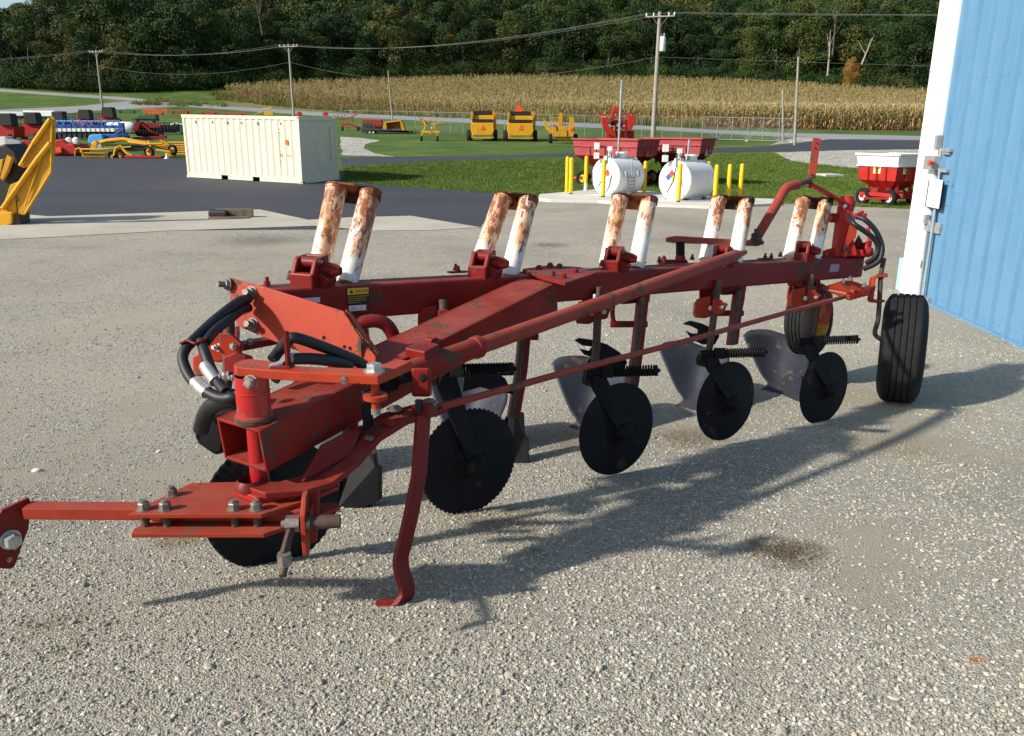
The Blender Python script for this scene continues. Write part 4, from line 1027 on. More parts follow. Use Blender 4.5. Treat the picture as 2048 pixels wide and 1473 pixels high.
W2, Q2 = gwagon('pink-faded red grain wagon behind the right fuel tank, its warning triangle faded pink', 1394, 374, 1298, 1425, 278, 291, 308, (-55, 38), ('wagonred', 'wagonred', 'darkred'))
for W_, Q_, mt in ((W1, Q1, 'smv'), (W2, Q2, 'wagonred')):
    wo = wm(W_).translation
    if mt == 'wagonred': M['pinktri'] = plain('faded_triangle', (.75, .42, .36), .6); mt = 'pinktri'
    b = MB(); c = Q_(-.075, .42*(1.6 if W_ is W1 else 1.0), 1.22); ub_ = (Q_(0, 1, 0)-Q_(0, 0, 0)); out = V((ub_.y, -ub_.x, 0))
    b.prism([c+ub_*-.13+V((0, 0, -.12)), c+ub_*.13+V((0, 0, -.12)), c+V((0, 0, .14))], out*.02); b.part('warning_triangle', M[mt], W_)
    [text('H', wo+c+ub_*.24+V((0, 0, q)), ub_, (0, 0, 1), .15, 'decal', W_) for q in (-.14, .0)]
b = MB(); c = Q1(-.25, .9, .75); b.box(c, (.16, 0, -.12), (0, .02, 0), (.05, 0, .1)); M['lime'] = plain('lime_green', (.30, .42, .03), .6); b.part('chute_flap', M['lime'], W1)
b = MB(); b.beam(Q1(2.1, .6, .45), Q1(3.0, .5, .22), .06, .06); b.part('drawbar', M['orangered'], W1)

# red and white wagon at the right
W3, Q3 = gwagon('red grain wagon with white upper sides, standing left of the blue building', 1783, 414, 1726, 1850, 310, 333, 363, (-40, 64), ('white', 'farred', 'farred'))
ubv = (Q3(0, 1, 0)-Q3(0, 0, 0)); uav = (Q3(1, 0, 0)-Q3(0, 0, 0)); wo = wm(W3).translation
M['dgreen'] = plain('decal_green', (.05, .30, .06), .6); M['dyel'] = plain('decal_yellow', (.75, .70, .35), .6)
for c, d in ((Q3(-.04, .30, .98), ubv), (Q3(.5, -.04, .98), uav)):
    nn = V((d.y, -d.x, 0)); nn = nn if nn.y < 0 else -nn
    b = MB(); b.box(c+nn*.012, d*.10, nn*.004, (0, 0, .12)); dc = b.part('decal', M['dyel'], W3)
    off = wm(dc).inverted() @ wm(W3)
    b = MB()
    for q in (-.035, .035): b.lathe(c+nn*.017+d*q+V((0, 0, .03)), nn, [(0, .004), (.04, .003), (.045, 0)], 10)
    b.box(c+nn*.018+V((0, 0, -.06)), d*.05, nn*.003, (0, 0, .02)); b.v = [tuple(off @ V(v)) for v in b.v]; b.part('emblem', M['dgreen'], dc)
b = MB(); b.box(Q3(-.05, 1.1, .5), ubv*.18, uav*.06, (0, 0, .17)); b.part('auger_box', M['grey'], W3)
b = MB(); b.beam(Q3(-.05, 0, .3), Q3(.95, 0, .3), .06, .09); b.beam(Q3(0, .1, .22), Q3(.6, -.3, .2), .06, .06); b.part('front_frame', M['farred'], W3)

# ---------------- round balers, yellow, seen from behind
def baler(px, py, label, x0, x1, grp='yellow round balers on the lawn'):
    k = K('round_baler', px, py, label, 'round baler', grp); w = x1-x0; cx = (x0+x1)/2; hgt = 62
    y = lambda v: py-v
    k.poly([(x0+w*.14, y(52)), (x1-w*.14, y(52)), (x1-w*.10, y(18)), (x0+w*.10, y(18))], .3, 2.6); k.end('body', 'yellow', .03)
    k.poly([(x0+w*.10, y(37)), (x1-w*.12, y(37)), (x1-w*.10, y(22)), (x1-w*.16, y(12)), (x0+w*.16, y(12)), (x0+w*.10, y(22))], -.1, .3); k.end('tailgate', 'yellow', .04)
    k.box(x0+w*.14, x1-w*.14, y(44), y(39), .05, .3); k.end('slot', 'vinyl')
    k.poly([(x0+w*.16, y(61)), (x1-w*.20, y(61)), (x1-w*.16, y(52)), (x0+w*.22, y(52))], .6, 2.2); k.end('top_cover', 'vinyl', .03)
    for xx in (x0+w*.10, x1-w*.16):
        k.box(xx, xx+w*.06, y(60), y(44), .1, .5); k.end('side_post', 'gold')
    k.box(x0+w*.2, x1-w*.2, y(9), y(6), 0, .15); k.box(x0+w*.12, x0+w*.18, y(16), y(6), 0, .15); k.box(x1-w*.18, x1-w*.12, y(16), y(6), 0, .15); k.end('axle_frame', 'gold')
    for xx in (x0+w*.06, x1-w*.08): k.wheel(xx, y(10.5), .46, .42, .7)
    smv(k, cx, y(28), 9, -.12)
    k.box(x1-w*.10, x1-w*.04, y(58), y(20), .6, 2.3); k.end('side_shield', 'gold')
    return k
baler(966, 283, 'left of the two yellow round balers on the lawn before the far road', 936, 994)
kb = baler(1040, 284, 'right yellow round baler with a red flag sticking up above its black top', 1008, 1074)
kb.poly([(1029, 224), (1033, 211), (1039, 208), (1046, 222), (1040, 225)], .6, .65); kb.end('red_flag', 'orangered')

# ---------------- yellow bale processor
k = K('bale_processor', 1125, 288, 'open yellow bale processor with forked arms right of the balers', 'bale processor')
k.poly([(1105, 262), (1150, 262), (1146, 274), (1108, 274)], 0, 1.6); k.poly([(1101, 254), (1149, 254), (1150, 262), (1105, 262)], 0, .3); k.end('hopper', 'gold', .02)
k.poly([(1085, 236), (1089, 236), (1097, 254), (1106, 262), (1102, 268), (1091, 258)], .1, .25); k.end('left_arm', 'gold')
k.poly([(1138, 234), (1147, 234), (1149, 262), (1142, 262)], .1, .3); k.poly([(1118, 226), (1125, 226), (1125, 256), (1118, 256)], .8, 1.0); k.end('slats', 'gold')
k.b.v = []; k.b = MB()
for xx in range(1106, 1138, 5): k.tube([(xx, 236, 1.0), (xx, 256, 1.0)], .025, 4)
for yy in (236, 243, 250): k.tube([(1100, yy, 1.0), (1142, yy, 1.0)], .025, 4)
k.end('grid', 'gold')
k.tube([(1122, 232, .9), (1125, 222, .9), (1121, 221, .9)], .06, 6); k.end('spout', 'darkgrey')
k.tube([(1113, 262, -.02), (1113, 253, -.02), (1106, 252, -.02)], .035); k.tube([(1134, 262, -.02), (1134, 274, -.02)], .03); k.end('frame_tube', 'darkgrey')
smv(k, 1143, 257, 8, -.05); smv(k, 1101, 264, 5, -.05)
for xx in (1101, 1151): k.wheel(xx, 279, .38, .25, .6)
k.poly([(1109, 274), (1146, 274), (1138, 281), (1118, 281)], .3, 1.1); k.end('rotor_box', 'gold')

# ---------------- tall red machine behind the wagons
k = K('forage_header', 1236, 283, 'tall red folded machine standing behind the left grain wagon', 'farm machine')
k.poly([(1201, 229), (1213, 229), (1217, 252), (1232, 264), (1232, 276), (1218, 270), (1207, 256)], 0, .7); k.end('left_wing', 'farred', .03)
k.poly([(1224, 222), (1228, 214), (1238, 214), (1243, 224), (1247, 246), (1240, 246), (1236, 226), (1230, 226), (1229, 252), (1222, 252)], .5, 1.1); k.end('chute', 'farred', .03)
k.poly([(1254, 226), (1258, 232), (1272, 230), (1270, 246), (1262, 262), (1256, 262), (1256, 240)], .1, .8); k.end('right_wing', 'farred', .03)
k.box(1221, 1262, 242, 246, .3, .5); k.box(1222, 1262, 254, 258, .3, .5); k.box(1228, 1234, 240, 275, .2, .5); k.box(1250, 1256, 240, 275, .2, .5); k.box(1238, 1246, 246, 275, .6, 1.0); k.end('frame', 'darkred')
k.poly([(1215, 264), (1268, 262), (1269, 276), (1212, 276)], .5, 1.4); k.end('base_body', 'farred')
k.box(1227, 1230, 253, 263, .1, .2); k.end('marker', 'gold'); smv(k, 1241, 258, 7, .25)
k.tube([(1216, 248, .1), (1228, 240, .1)], .04); k.tube([(1260, 220, .3), (1268, 236, .3)], .05); k.end('hydraulic_arm', 'farred')
text('BUSH', wm(k.t).translation+k.P(1202.5, 235.5, -.02), (1, 0, 0), (0, 0, 1), .17, 'decal', k.t)
for xx in (1222, 1262): k.wheel(xx, 278, .4, .3, .9)

# ---------------- yellow wheel rake
k = K('wheel_rake', 858, 283, 'yellow folded wheel rake with raised tine fans on the lawn', 'hay rake')
k.box(842, 879, 262, 266, 0, .15); k.tube([(846, 266, .05), (842, 277, .05)], .05); k.tube([(874, 266, .05), (876, 277, .05)], .05); k.tube([(847, 264, .1), (852, 250, .1), (846, 240, .2)], .05); k.tube([(872, 262, .1), (868, 250, .1)], .05); k.end('frame', 'yellow')
for i in range(9):
    k.tube([(852, 254, .15), (835+i*2.6, 232+i*1.4, .1+.03*i)], .018, 4)
for i in range(6): k.tube([(868, 250, .3), (852+i*7, 240-(i % 2)*4+i*.6, .5)], .018, 4)
k.end('tine_fan', 'gold')
k.tube([(852, 247, .3), (871, 232, .4)], .025, 4); k.tube([(856, 252, .3), (890, 246, .3)], .025, 4); k.end('rake_arm', 'gold')
k.b.lathe(k.P(864, 258, .0), (0, 0, 1), [(0, 0), (.06, .02), (.06, .1), (0, .12)], 8); k.end('lamp', 'decal'); smv(k, 861, 265, 7, -.03)
for xx in (843, 875): k.wheel(xx, 277.5, .2, .14, .0)

# ---------------- black trailer with a yellow bucket and a red engine
k = K('flat_trailer', 770, 268, 'low black flat trailer left of the yellow wheel rake', 'trailer')
k.poly([(722, 262), (820, 266), (822, 262), (728, 257)], 0, 1.5); k.box(724, 818, 262, 266, 0, .12); k.end('deck', 'darkgrey')
k.tube([(728, 260, .3), (712, 252, .3)], .04); k.end('drawbar', 'darkgrey')
for xx in (739, 746): k.wheel(xx, 265, .19, .16, -.1, (0, 1, 0), 'dyel')
k = K('loader_bucket', 788, 266, 'yellow open bucket standing on the black trailer', 'bucket')
k.poly([(765, 262), (767, 247), (802, 242), (808, 262)], 1.2, 1.3); k.poly([(765, 262), (767, 246), (772, 245), (774, 262)], .2, 1.3); k.poly([(800, 243), (804, 243), (810, 262), (803, 262)], .2, 1.3); k.poly([(767, 247), (769, 244), (801, 240), (803, 243)], .2, 1.3); k.end('bucket_shell', 'gold', .01)
k.box(775, 800, 258, 263, .4, 1.0); k.end('load', 'wood')
k = K('engine_unit', 745, 264, 'dark engine unit with a red top on the front of the black trailer', 'engine')
k.box(724, 764, 246, 258, .2, 1.2); k.end('engine_block', 'darkgrey', .03); k.box(724, 762, 240, 245, .3, 1.1); k.box(748, 764, 247, 254, .1, .2); k.end('hood', 'farred', .03)
for i in range(5): k.tube([(728+i*7, 258, .1), (730+i*7, 248, .1)], .03, 4)
k.end('pipe', 'vinyl')

# ---------------- red rake right of the container
k = K('hay_rake', 704, 262, 'red folded hay rake with dark tines just right of the container', 'hay rake')
k.poly([(681, 248), (700, 247), (722, 255), (721, 259), (700, 251), (683, 252)], 0, .2); k.tube([(684, 258, .1), (688, 240, .1), (684, 234, .1)], .05); k.tube([(708, 250, .1), (714, 258, .1)], .05); k.end('main_frame', 'farred')
k.tube([(682, 240, .1), (704, 234, .1), (716, 227, .1)], .05); k.tube([(704, 246, .1), (706, 232, .1)], .04); k.end('raised_arm', 'farred')
for i in range(8): k.tube([(672+i*6, 236-i*1.1, .2), (668+i*6.4, 229-i*.9, .1)], .02, 4)
k.end('tine', 'darkgrey')
k.wheel(685, 258, .2, .14, 0); k.wheel(716, 258, .2, .14, 0)

# ---------------- chain link fence and gate
fpx = [690, 757, 831, 901, 926, 1009, 1070, 1100, 1169, 1205, 1283, 1324, 1362, 1403]
fy = lambda x: np.interp(x, [690, 831, 1009, 1205, 1403], [261.5, 264.5, 271, 276.5, 281])
ft = lambda x: np.interp(x, [690, 831, 1009, 1205, 1403], [234, 236, 240, 243.5, 246])
k = K('chain_link_fence', 1009, fy(1009), 'long grey chain-link fence along the grass before the far road', 'fence')
post = []
for x in fpx:
    a = G(x, fy(x))-k.o; h = 1.75; mb = MB(); mb.tube([a, a+V((0, 0, h))], .028, 6); mb.part('fence_post', M['wire'], k.t); post.append((a, h))
for i in range(len(post)-1):
    a, b_ = post[i][0], post[i+1][0]; mb = MB(); mb.tube([a+V((0, 0, 1.72)), b_+V((0, 0, 1.72))], .018, 5); mb.part('top_rail', M['wire'], k.t)
def fabric(k, a, b_, h, st=.18, r=.0022):
    mb = MB(); L = (b_-a).length; n = int(L/st); hh = h
    for i in range(-int(hh/st), n+1):
        for sgn in (1, -1):
            s0, s1 = i*st, i*st+hh; z0, z1 = 0, hh
            if s0 < 0: z0 = -s0; s0 = 0
            if s1 > L: z1 = hh-(s1-L); s1 = L
            if s1 <= s0: continue
            if sgn == -1: z0, z1 = hh-z0, hh-z1
            p, q = a.lerp(b_, s0/L)+V((0, 0, z0)), a.lerp(b_, s1/L)+V((0, 0, z1)); mb.tube([p, q], r, 3, False, False)
    o = mb.part('chain_link_fabric', M['wire'], k.t); o['kind'] = 'stuff'
for i in range(len(post)-1): fabric(k, post[i][0], post[i+1][0], 1.7)
k = K('sliding_gate', 1500, 284.5, 'grey chain-link sliding gate with diagonal braces beside the driveway', 'gate')
A = G(1403, 280.5)-k.o+V((0, 0, .1)); B__ = G(1588, 286)-k.o+V((0, 0, .1)); hg = 1.65
def gp(f, h): return A.lerp(B__, f)+V((0, 0, h))
k.b.tube([gp(0, 0), gp(1, 0)], .035, 6); k.b.tube([gp(0, hg), gp(1, hg)], .03, 6); k.end('gate_rail', 'wire')
for f in (0, .165, .33, .5, .66, .83, 1): k.b.tube([gp(f, -.05), gp(f, hg)], .03, 6); k.end('gate_upright', 'wire')
for f0, f1 in ((0, .165), (.33, .165), (.33, .5), (.66, .5), (.66, .83), (1, .83)): k.b.tube([gp(f0, hg*.65), gp(f1, .03)], .02, 5); k.end('gate_brace', 'wire')
fabric(k, gp(0, 0), gp(1, 0), hg, .16, .0028)
for f in (.5, .97): k.b.lathe(gp(f, -.1)+V((-.05, -.06, 0)), (0, 1, 0), [(0, 0), (.1, 0), (.1, .06), (0, .06)], 10); k.end('gate_roller', 'offwhite')
# ================================================================ THE PLOUGH
def zb(px): return 8604.0/(3173.0-px)
BP0, BP1 = at(700, 572, zb(700)), at(1720, 515, zb(1720))
Bu = (BP1-BP0).normalized()                                   # along the main beam, away to the right
Bn = V((Bu.y, -Bu.x, 0)).normalized()                         # square to it, towards the right front
Bh = Bn.cross(Bu); Bh = Bh if Bh.z > 0 else -Bh; Bh.normalize()
def hitN(px, py, n):                                          # line of sight against the plane n metres in front of the beam's near face
    r = ray(px, py); return CAM+r*(((BP0+Bn*n-CAM).dot(Bn))/r.dot(Bn))
def hitH(px, py, h):                                          # against the plane h metres above the beam's top face
    r = ray(px, py); return CAM+r*(((BP0+Bh*h-CAM).dot(Bh))/r.dot(Bh))
UP = V((0, 0, 1))
mid = G(1100, 960)
PL = thing('plough', (mid.x, mid.y, mid.z), 'large red five-bottom plough with rusty white spring housings, parked on the gravel', 'plough')
def sub(b, name, mat, parent, bevel=0):
    """b in world coordinates, parent a part"""
    return b.build(name, M[mat], parent, bevel)
BOLTM = {}
def bolt(p, d, r=.013, h=.018, shaft=.014, mat='bolt', parent=None):
    key = (r, h, shaft, mat)
    if key not in BOLTM: BOLTM[key] = hexbolt(r, h, shaft).mesh('bolt', M[mat])
    x, y, z = frame(d); W = Matrix((x, y, z)).transposed().to_4x4(); W.translation = V(p)
    W = W @ Matrix.Rotation(random.uniform(0, 1), 4, 'Z')
    return link('bolt', BOLTM[key], parent or PL, world=W)

# ---- main beam
BW, BH = .15, .148
pa, pb_ = hitN(528, 579, 0), hitN(1731, 513.5, 0)
ua_, ub2 = (pa-BP0).dot(Bu), (pb_-BP0).dot(Bu)
def BPt(u, n, h): return BP0+Bu*u+Bn*n+Bh*h
def tube_box(b, a, c, side, upv, w, h, t):
    """rectangular tube with an open end at a"""
    for s in (-1, 1): b.box((a+c)/2+side*s*(w-t)/2, side*t/2, upv*h/2, (c-a)/2)
    for s in (-1, 1): b.box((a+c)/2+upv*s*(h-t)/2, side*(w/2-t), upv*t/2, (c-a)/2)
b = MB(); b.box(BPt((ua_+ub2)/2, -BW/2, -BH/2), Bu*(ub2-ua_)/2, Bn*BW/2, Bh*BH/2)
beam = b.build('main_beam', M['red'], PL, .014, seg=3)
def on_beam(px, py, h=0): return hitH(px, py, h)
# bolts and pads along the top of the beam
def pad_(px, py, lu, ln, h=.008, px2=None):
    c = hitH(px, py, 0); b = MB(); b.box(c+Bh*h/2, Bu*lu/2, Bn*ln/2, Bh*h/2); return sub(b, 'clamp_pad', 'red', beam, .002)
for px, py in ((916, 546), (1010, 540), (1275, 527), (1530, 519), (1655, 515)): pad_(px, py, .11 if px < 1100 else .12, .035)
for px, py, s in ((534, 571, 1), (581, 560, 1.2), (648, 558, 1.1), (685, 557, 1.0), (669, 565, .7), (911, 541, .9), (916, 546, 1.0), (945, 543, 1.1), (1002, 540, 1), (1024, 540, 1), (1203, 533, 1.1), (1225, 531, .9), (1270, 527, 1), (1283, 527, 1), (1318, 525, 1), (1328, 526, 1), (1384, 520, 1), (1480, 519, 1), (1530, 517, 1), (1542, 517, 1), (1560, 514, 1.0), (1648, 513, 1), (1660, 513, 1)):
    bolt(hitH(px, py, .006), Bh, .013*s, .018*s, .016, 'red' if s < 1.05 else 'rusty_steel', beam)
# junction plate, drawn on the beam's top plane
def flat(pts, h, t, name, mat, parent=None, bevel=.002, plane=None):
    f = plane or (lambda x, y: hitH(x, y, h))
    b = MB(); P = [f(*p) for p in pts]; b.prism(P, Bh*-t if plane is None else UP*-t)
    return b.build(name, M[mat], parent or PL, bevel)
jp = flat([(1045, 538), (1093, 531), (1160, 534), (1191, 546), (1130, 566), (1080, 553)], .016, .015, 'junction_plate', 'red')
for px, py in ((1078, 539), (1100, 534), (1119, 536), (1104, 551), (1126, 556), (1150, 545)): bolt(hitH(px, py, .016), Bh, .016, .018, .004, 'red', jp)
b = MB(); c = hitN(1168, 540, -.075); b.box(hitH(1166, 537, .002), Bu*.05, Bn*.022, Bh*.001); sub(b, 'paper_label', 'decal', beam)

# decals on the near face
def face_box(x0, y0, x1, y1, n, name, mat, parent=None, t=.0015):
    P = [hitN(x0, y0, n), hitN(x1, y0, n), hitN(x1, y1, n), hitN(x0, y1, n)]
    ce = sum(P, V((0, 0, 0)))/4; hu = (P[1]-P[0]).dot(Bu)/2; hh = (P[0]-P[3]).dot(Bh)/2
    b = MB(); b.box(ce, Bu*hu, Bh*hh, Bn*t/2); return b.build(name, M[mat], parent or PL), ce, hu, hh
M['dkblack'] = plain('decal_black', (.015, .015, .012), .4); M['dcyel'] = plain('decal_caution_yellow', (.80, .48, .02), .45)
dc, ce, hu, hh = face_box(693, 575, 738, 609, .0025, 'caution_decal', 'dkblack')
b = MB(); b.box(ce+Bh*hh*.56+Bn*.002, Bu*hu*.94, Bh*hh*.38, Bn*.0006); y_ = sub(b, 'yellow_band', 'dcyel', dc)
text('CAUTION', ce+Bh*hh*.42+Bn*.0032-Bu*hu*.28, Bu, Bh, hh*.46, 'dkblack', dc, ext=.0003)
b = MB(); q = ce+Bh*hh*.56+Bn*.0032-Bu*hu*.6; b.prism([q-Bu*hu*.16-Bh*hh*.2, q+Bu*hu*.16-Bh*hh*.2, q+Bh*hh*.26], Bn*.0004); sub(b, 'warning_mark', 'dkblack', dc)
for i, s_ in enumerate(('Stand clear of equipment when', 'plow is being raised or low-', 'ered. Never allow anyone to', 'remain in this area.')):
    text(s_, ce-Bh*hh*(.10+.24*i)+Bn*.0022-Bu*hu*.86, Bu, Bh, hh*.21, 'dcyel', dc, ext=.0002)
dc2, ce2, hu2, hh2 = face_box(698, 611, 732, 622, .0025, 'paper_tag', 'decal')
for i in range(2): text('52.88 43 ....... 16', ce2+Bh*hh2*(.1-.7*i)+Bn*.001-Bu*hu2*.85, Bu, Bh, hh2*.7, 'lettering', dc2, ext=.0001)
M['lilac'] = plain('pinkish_sticker', (.42, .26, .34), .6, 0, .25, 60); face_box(1660, 529, 1678, 544, .0025, 'faded_sticker', 'lilac')
face_box(602, 596, 640, 606, .0025, 'worn_sticker', 'offwhite')

# ---- drawbar tube
DT1 = hitH(1118, 563, -.001)                                   # near top edge at the junction
DT0 = at(519, 862, 2.55)
dd = (DT1-DT0).normalized(); ds_ = V((dd.y, -dd.x, 0)).normalized(); du = ds_.cross(dd); du = du if du.z > 0 else -du
DW = .208; DH = .148
c0 = DT0-ds_*DW/2-du*DH/2; c1_ = DT1-ds_*DW/2-du*DH/2-dd*.02
b = MB(); tube_box(b, c0, c1_, ds_, du, DW, DH, .010); drawbar = b.build('drawbar', M['red'], PL, .003)
def onD(u, s, h): return DT0+dd*u+ds_*(s-DW/2)+du*h            # u along, s across from the centre, h above the top
def hitD(px, py, h=0):
    r = ray(px, py); return CAM+r*(((DT0+du*h-CAM).dot(du))/r.dot(du))
# wedge block between drawbar and beam
b = MB(); P = [hitH(1060, 556, -.002), hitH(1095, 561, -.002), hitH(1080, 574, -.002)]
# ---- orange side plate at the front
def pz(px, py, z0=3.16, z1=3.02, x0=470, x1=745):
    return at(px, py, z0+(z1-z0)*(px-x0)/(x1-x0))
pts = [(459, 556), (519, 571), (687, 623), (722, 678), (751, 713), (751, 739), (700, 739), (640, 722), (560, 688), (476, 653), (461, 610)]
P = [pz(*p) for p in pts]; nn = (P[2]-P[0]).cross(P[8]-P[0]).normalized(); nn = nn if nn.dot(CAM-P[0]) < 0 else -nn
b = MB(); b.prism(P, nn*.016); sp_ = b.build('side_plate', M['orange'], PL, .002)
nf = -nn
for px, py, s in ((458, 570, 1.2), (503, 586, 1.2), (505, 649, 1.2)):
    bolt(pz(px, py)+nf*.001, nf if px > 470 else (nf-rt*.8).normalized(), .017*s, .018, .026, 'bolt', sp_)
M['holeblack'] = plain('hole_dark', (.006, .005, .005), .9)
for px, py, r in ((485, 603, .024), (648, 676, .008), (689, 694, .007), (700, 697, .007), (731, 728, .008)):
    b = MB(); b.lathe(pz(px, py)+nf*.0012, nf, [(0, 0), (r, 0)], 20); sub(b, 'hole', 'holeblack', sp_)
b = MB(); b.box(pz(722, 702)+nf*.006, (P[1]-P[0]).normalized()*.006, UP*.05, nf*.006); sub(b, 'weld_rib', 'orange', sp_)
b = MB(); b.prism([pz(687, 623)+nn*.016, pz(722, 678)+nn*.016, pz(751, 713)+nn*.016, pz(751, 713)+nn*.05, pz(722, 678)+nn*.05, pz(687, 623)+nn*.05], nn*.001+UP*.01); b.build('plate_flange', M['orange'], PL, .002)

# ---- king tube on the drawbar nose
kt = at(509.5, 834, 2.63); ktop = at(509.5, 744, 2.62); kz = kt.z
kt = V((kt.x, kt.y, kt.z)); ktop = V((kt.x, kt.y, ktop.z))
b = MB(); b.lathe(kt, UP, [(.060, -.004), (.060, .010), (.053, .014), (.053, (ktop.z-kt.z)*.60), (.055, (ktop.z-kt.z)*.61), (.055, (ktop.z-kt.z)*.63), (.0525, (ktop.z-kt.z)*.64), (.0525, (ktop.z-kt.z))], 28)
king = b.build('king_tube', M['fresh'], PL)
b = MB(); b.lathe(kt, UP, [(.063, -.01), (.064, .004), (.056, .012)], 28); sub(b, 'weld_bead', 'rusty_steel', king)
kc = at(501, 766, 2.56); bolt(kc, (-fw+rt*-.12).normalized(), .020, .018, .004, 'bolt', king)
b = MB(); b.lathe(at(532, 787, 2.6), -fw, [(0, .01), (.006, .01), (.007, 0)], 8); sub(b, 'grease_fitting', 'glint', king)
# pin inside the tube and pad below
b = MB(); b.tube([kt+UP*-.004-fw*.0, V((kt.x, kt.y, kt.z-.24))], .030, 18); pin = b.build('pivot_pin', M['fresh'], PL)

# ---- steering arm on top of the king tube
hA = ktop.z+.028
FA = lambda x, y: hitZ(x, y, hA)
arm = flat([(467, 731), (471, 726), (484, 720), (500, 718), (538, 722), (579, 732), (650, 735), (731, 737), (759, 730), (797, 719), (824, 722), (790, 738), (756, 752), (670, 748), (600, 745), (543, 741), (500, 737), (474, 735)], 0, .030, 'steering_arm', 'orange', None, .003, FA)
bolt(FA(749, 743), UP, .026, .024, .002, 'zinc', arm)
b = MB(); b.tube([FA(749, 745)-UP*.02, FA(749, 745)-UP*.12], .013, 10); b.lathe(FA(749, 745)-UP*.085, UP, [(0, 0), (.038, 0), (.038, .014), (0, .014)], 20); sub(b, 'link_pin', 'orange', arm)
b = MB(); b.tube([FA(749, 745)-UP*.115, FA(749, 745)-UP*.135], .016, 6); sub(b, 'nut', 'bolt', arm)
b = MB(); b.lathe(FA(690, 751)+V((0, -.01, -.012)), V((0, -1, 0)), [(0, .012), (.010, .011), (.012, 0)], 10); sub(b, 'grease_fitting', 'bolt', arm)
# small bracket for the hoses on the arm
b = MB(); q = FA(577, 733); b.box(q+UP*.055+rt*.0, rt*.004, fw*.02, UP*.058); b.box(q+V((-.02, 0, .002)), (.03, 0, 0), (0, .03, 0), (0, 0, .003)); sub(b, 'hose_bracket', 'casting', arm)
b = MB(); q = FA(553, 732); b.box(q+UP*.006, (.022, .003, .006), (-.002, .016, 0), (0, 0, .003)); b.box(q+V((.03, .015, .02)), (.022, 0, .018), (0, .01, 0), (-.002, 0, .003)); sub(b, 'bent_tab', 'zinc', arm)

# ---- steering tube (long diagonal)
S0, S1 = at(792, 752, 3.00), at(1484, 507, 4.82)
sdv = (S1-S0).normalized()
b = MB(); b.tube([S0, S1-sdv*.10], .034, 24); b.tube([S1-sdv*.10, S1-sdv*.03, S1+sdv*.04], [.034, .020, .014], 16); stube = b.build('steering_tube', M['oldred'], PL)
b = MB(); b.lathe(S0, sdv, [(0, -.004), (.040, -.002), (.041, .40), (.046, .405), (.046, .43), (.0345, .432)], 24); b.build('tube_sleeve', M['red'], PL)
b = MB(); b.box(S0+sdv*.03, sdv*.05, ds_*.05, UP*.02); b.box(S0+V((0, 0, 0))-sdv*.03, sdv*.03, ds_*.012, UP*.05); b.build('sleeve_fork', M['black'], PL, .004)
b = MB(); q = at(1190, 591, 3.85); b.lathe(q, UP, [(.010, -.02), (.010, 0), (.007, .005), (0, .007)], 10); sub(b, 'grease_cap', 'zinc', stube)
b = MB(); q = at(1198, 583, 3.95); b.tube([q-UP*.02, q+UP*.02], .013, 8); b.build('tube_clip', M['rusty_steel'], PL)
# clamp straps between sleeve and drawbar
for px, pt, pb2, z in ((735, 775, 862, 2.83),):
    b = MB(); b.box((at(px, pt, z)+at(px, pb2, z))/2, ds_*.006, dd*.022, UP*((at(px, pt, z)-at(px, pb2, z)).z/2)); b.build('strap', M['black'], PL, .003)
b = MB(); b.box(at(845, 715, 3.12), dd*.045, ds_*.05, UP*.045); b.build('stop_block', M['casting'], PL, .006)
b = MB(); b.box(at(862, 700, 3.25)+UP*.0, dd*.02, ds_*.02, UP*.05); b.build('stop_lug', M['red'], PL, .004)
b = MB(); b.box(at(843, 765, 3.02), rt*.035, fw*.03, UP*.055); b.build('link_housing', M['red'], PL, .01)
b = MB(); b.lathe(at(846, 757, 2.97), -fw, [(0, .012), (.012, .01), (.016, 0)], 8); b.build('housing_plug', M['black'], PL)

# ---- thin tie rod to the tail wheel
T0, T1 = at(800, 836, 2.92), at(1693, 593, 5.62)
tp = [T0.lerp(T1, f) for f in (0, .1, .25, .5, .75, 1)]; tp[2] += UP*.002; tp[3] += UP*-.006
b = MB(); b.tube(tp, .0145, 12); b.build('tie_rod', M['oldred'], PL)
b = MB(); b.box(T0-sdv*.01, sdv*.06, ds_*.03, UP*.007); b.build('rod_end', M['red'], PL, .003)

# ---- front swing link under the drawbar
link_pts = [(505, 984, 2.60), (585, 978, 2.64), (640, 962, 2.70), (690, 922, 2.78), (735, 872, 2.86), (790, 838, 2.93), (870, 815, 3.02)]
b = MB(); b.strip([at(*p) for p in link_pts], (ds_*.12), .022); sl_ = b.build('swing_link', M['casting'], PL, .004)
b = MB(); q = at(640, 940, 2.68); b.prism([at(600, 962, 2.66), at(700, 905, 2.80), at(720, 850, 2.86), at(640, 890, 2.72)], ds_*.015); b.build('link_web', M['casting'], PL, .004)
FPZ = at(505, 990, 2.60).z
FP = lambda x, y: hitZ(x, y, FPZ)
flat([(466, 976), (487, 962), (532, 963), (573, 975), (586, 984), (512, 996)], 0, .022, 'pivot_pad', 'fresh', None, .003, FP)
b = MB(); b.lathe(hitZ(500, 976, FPZ), UP, [(.05, 0), (.048, .012), (.036, .03)], 24); b.build('pad_collar', M['casting'], PL)
for px, py in ((790, 826), (858, 812)): bolt(at(px, py, 2.93+(px-790)*.0012)+UP*.012, UP, .022, .012, .002, 'bolt', sl_)
b = MB(); b.box(at(740, 890, 2.84), ds_*.02, dd*.012, UP*.03); b.build('link_stop', M['bolt'], PL, .004)

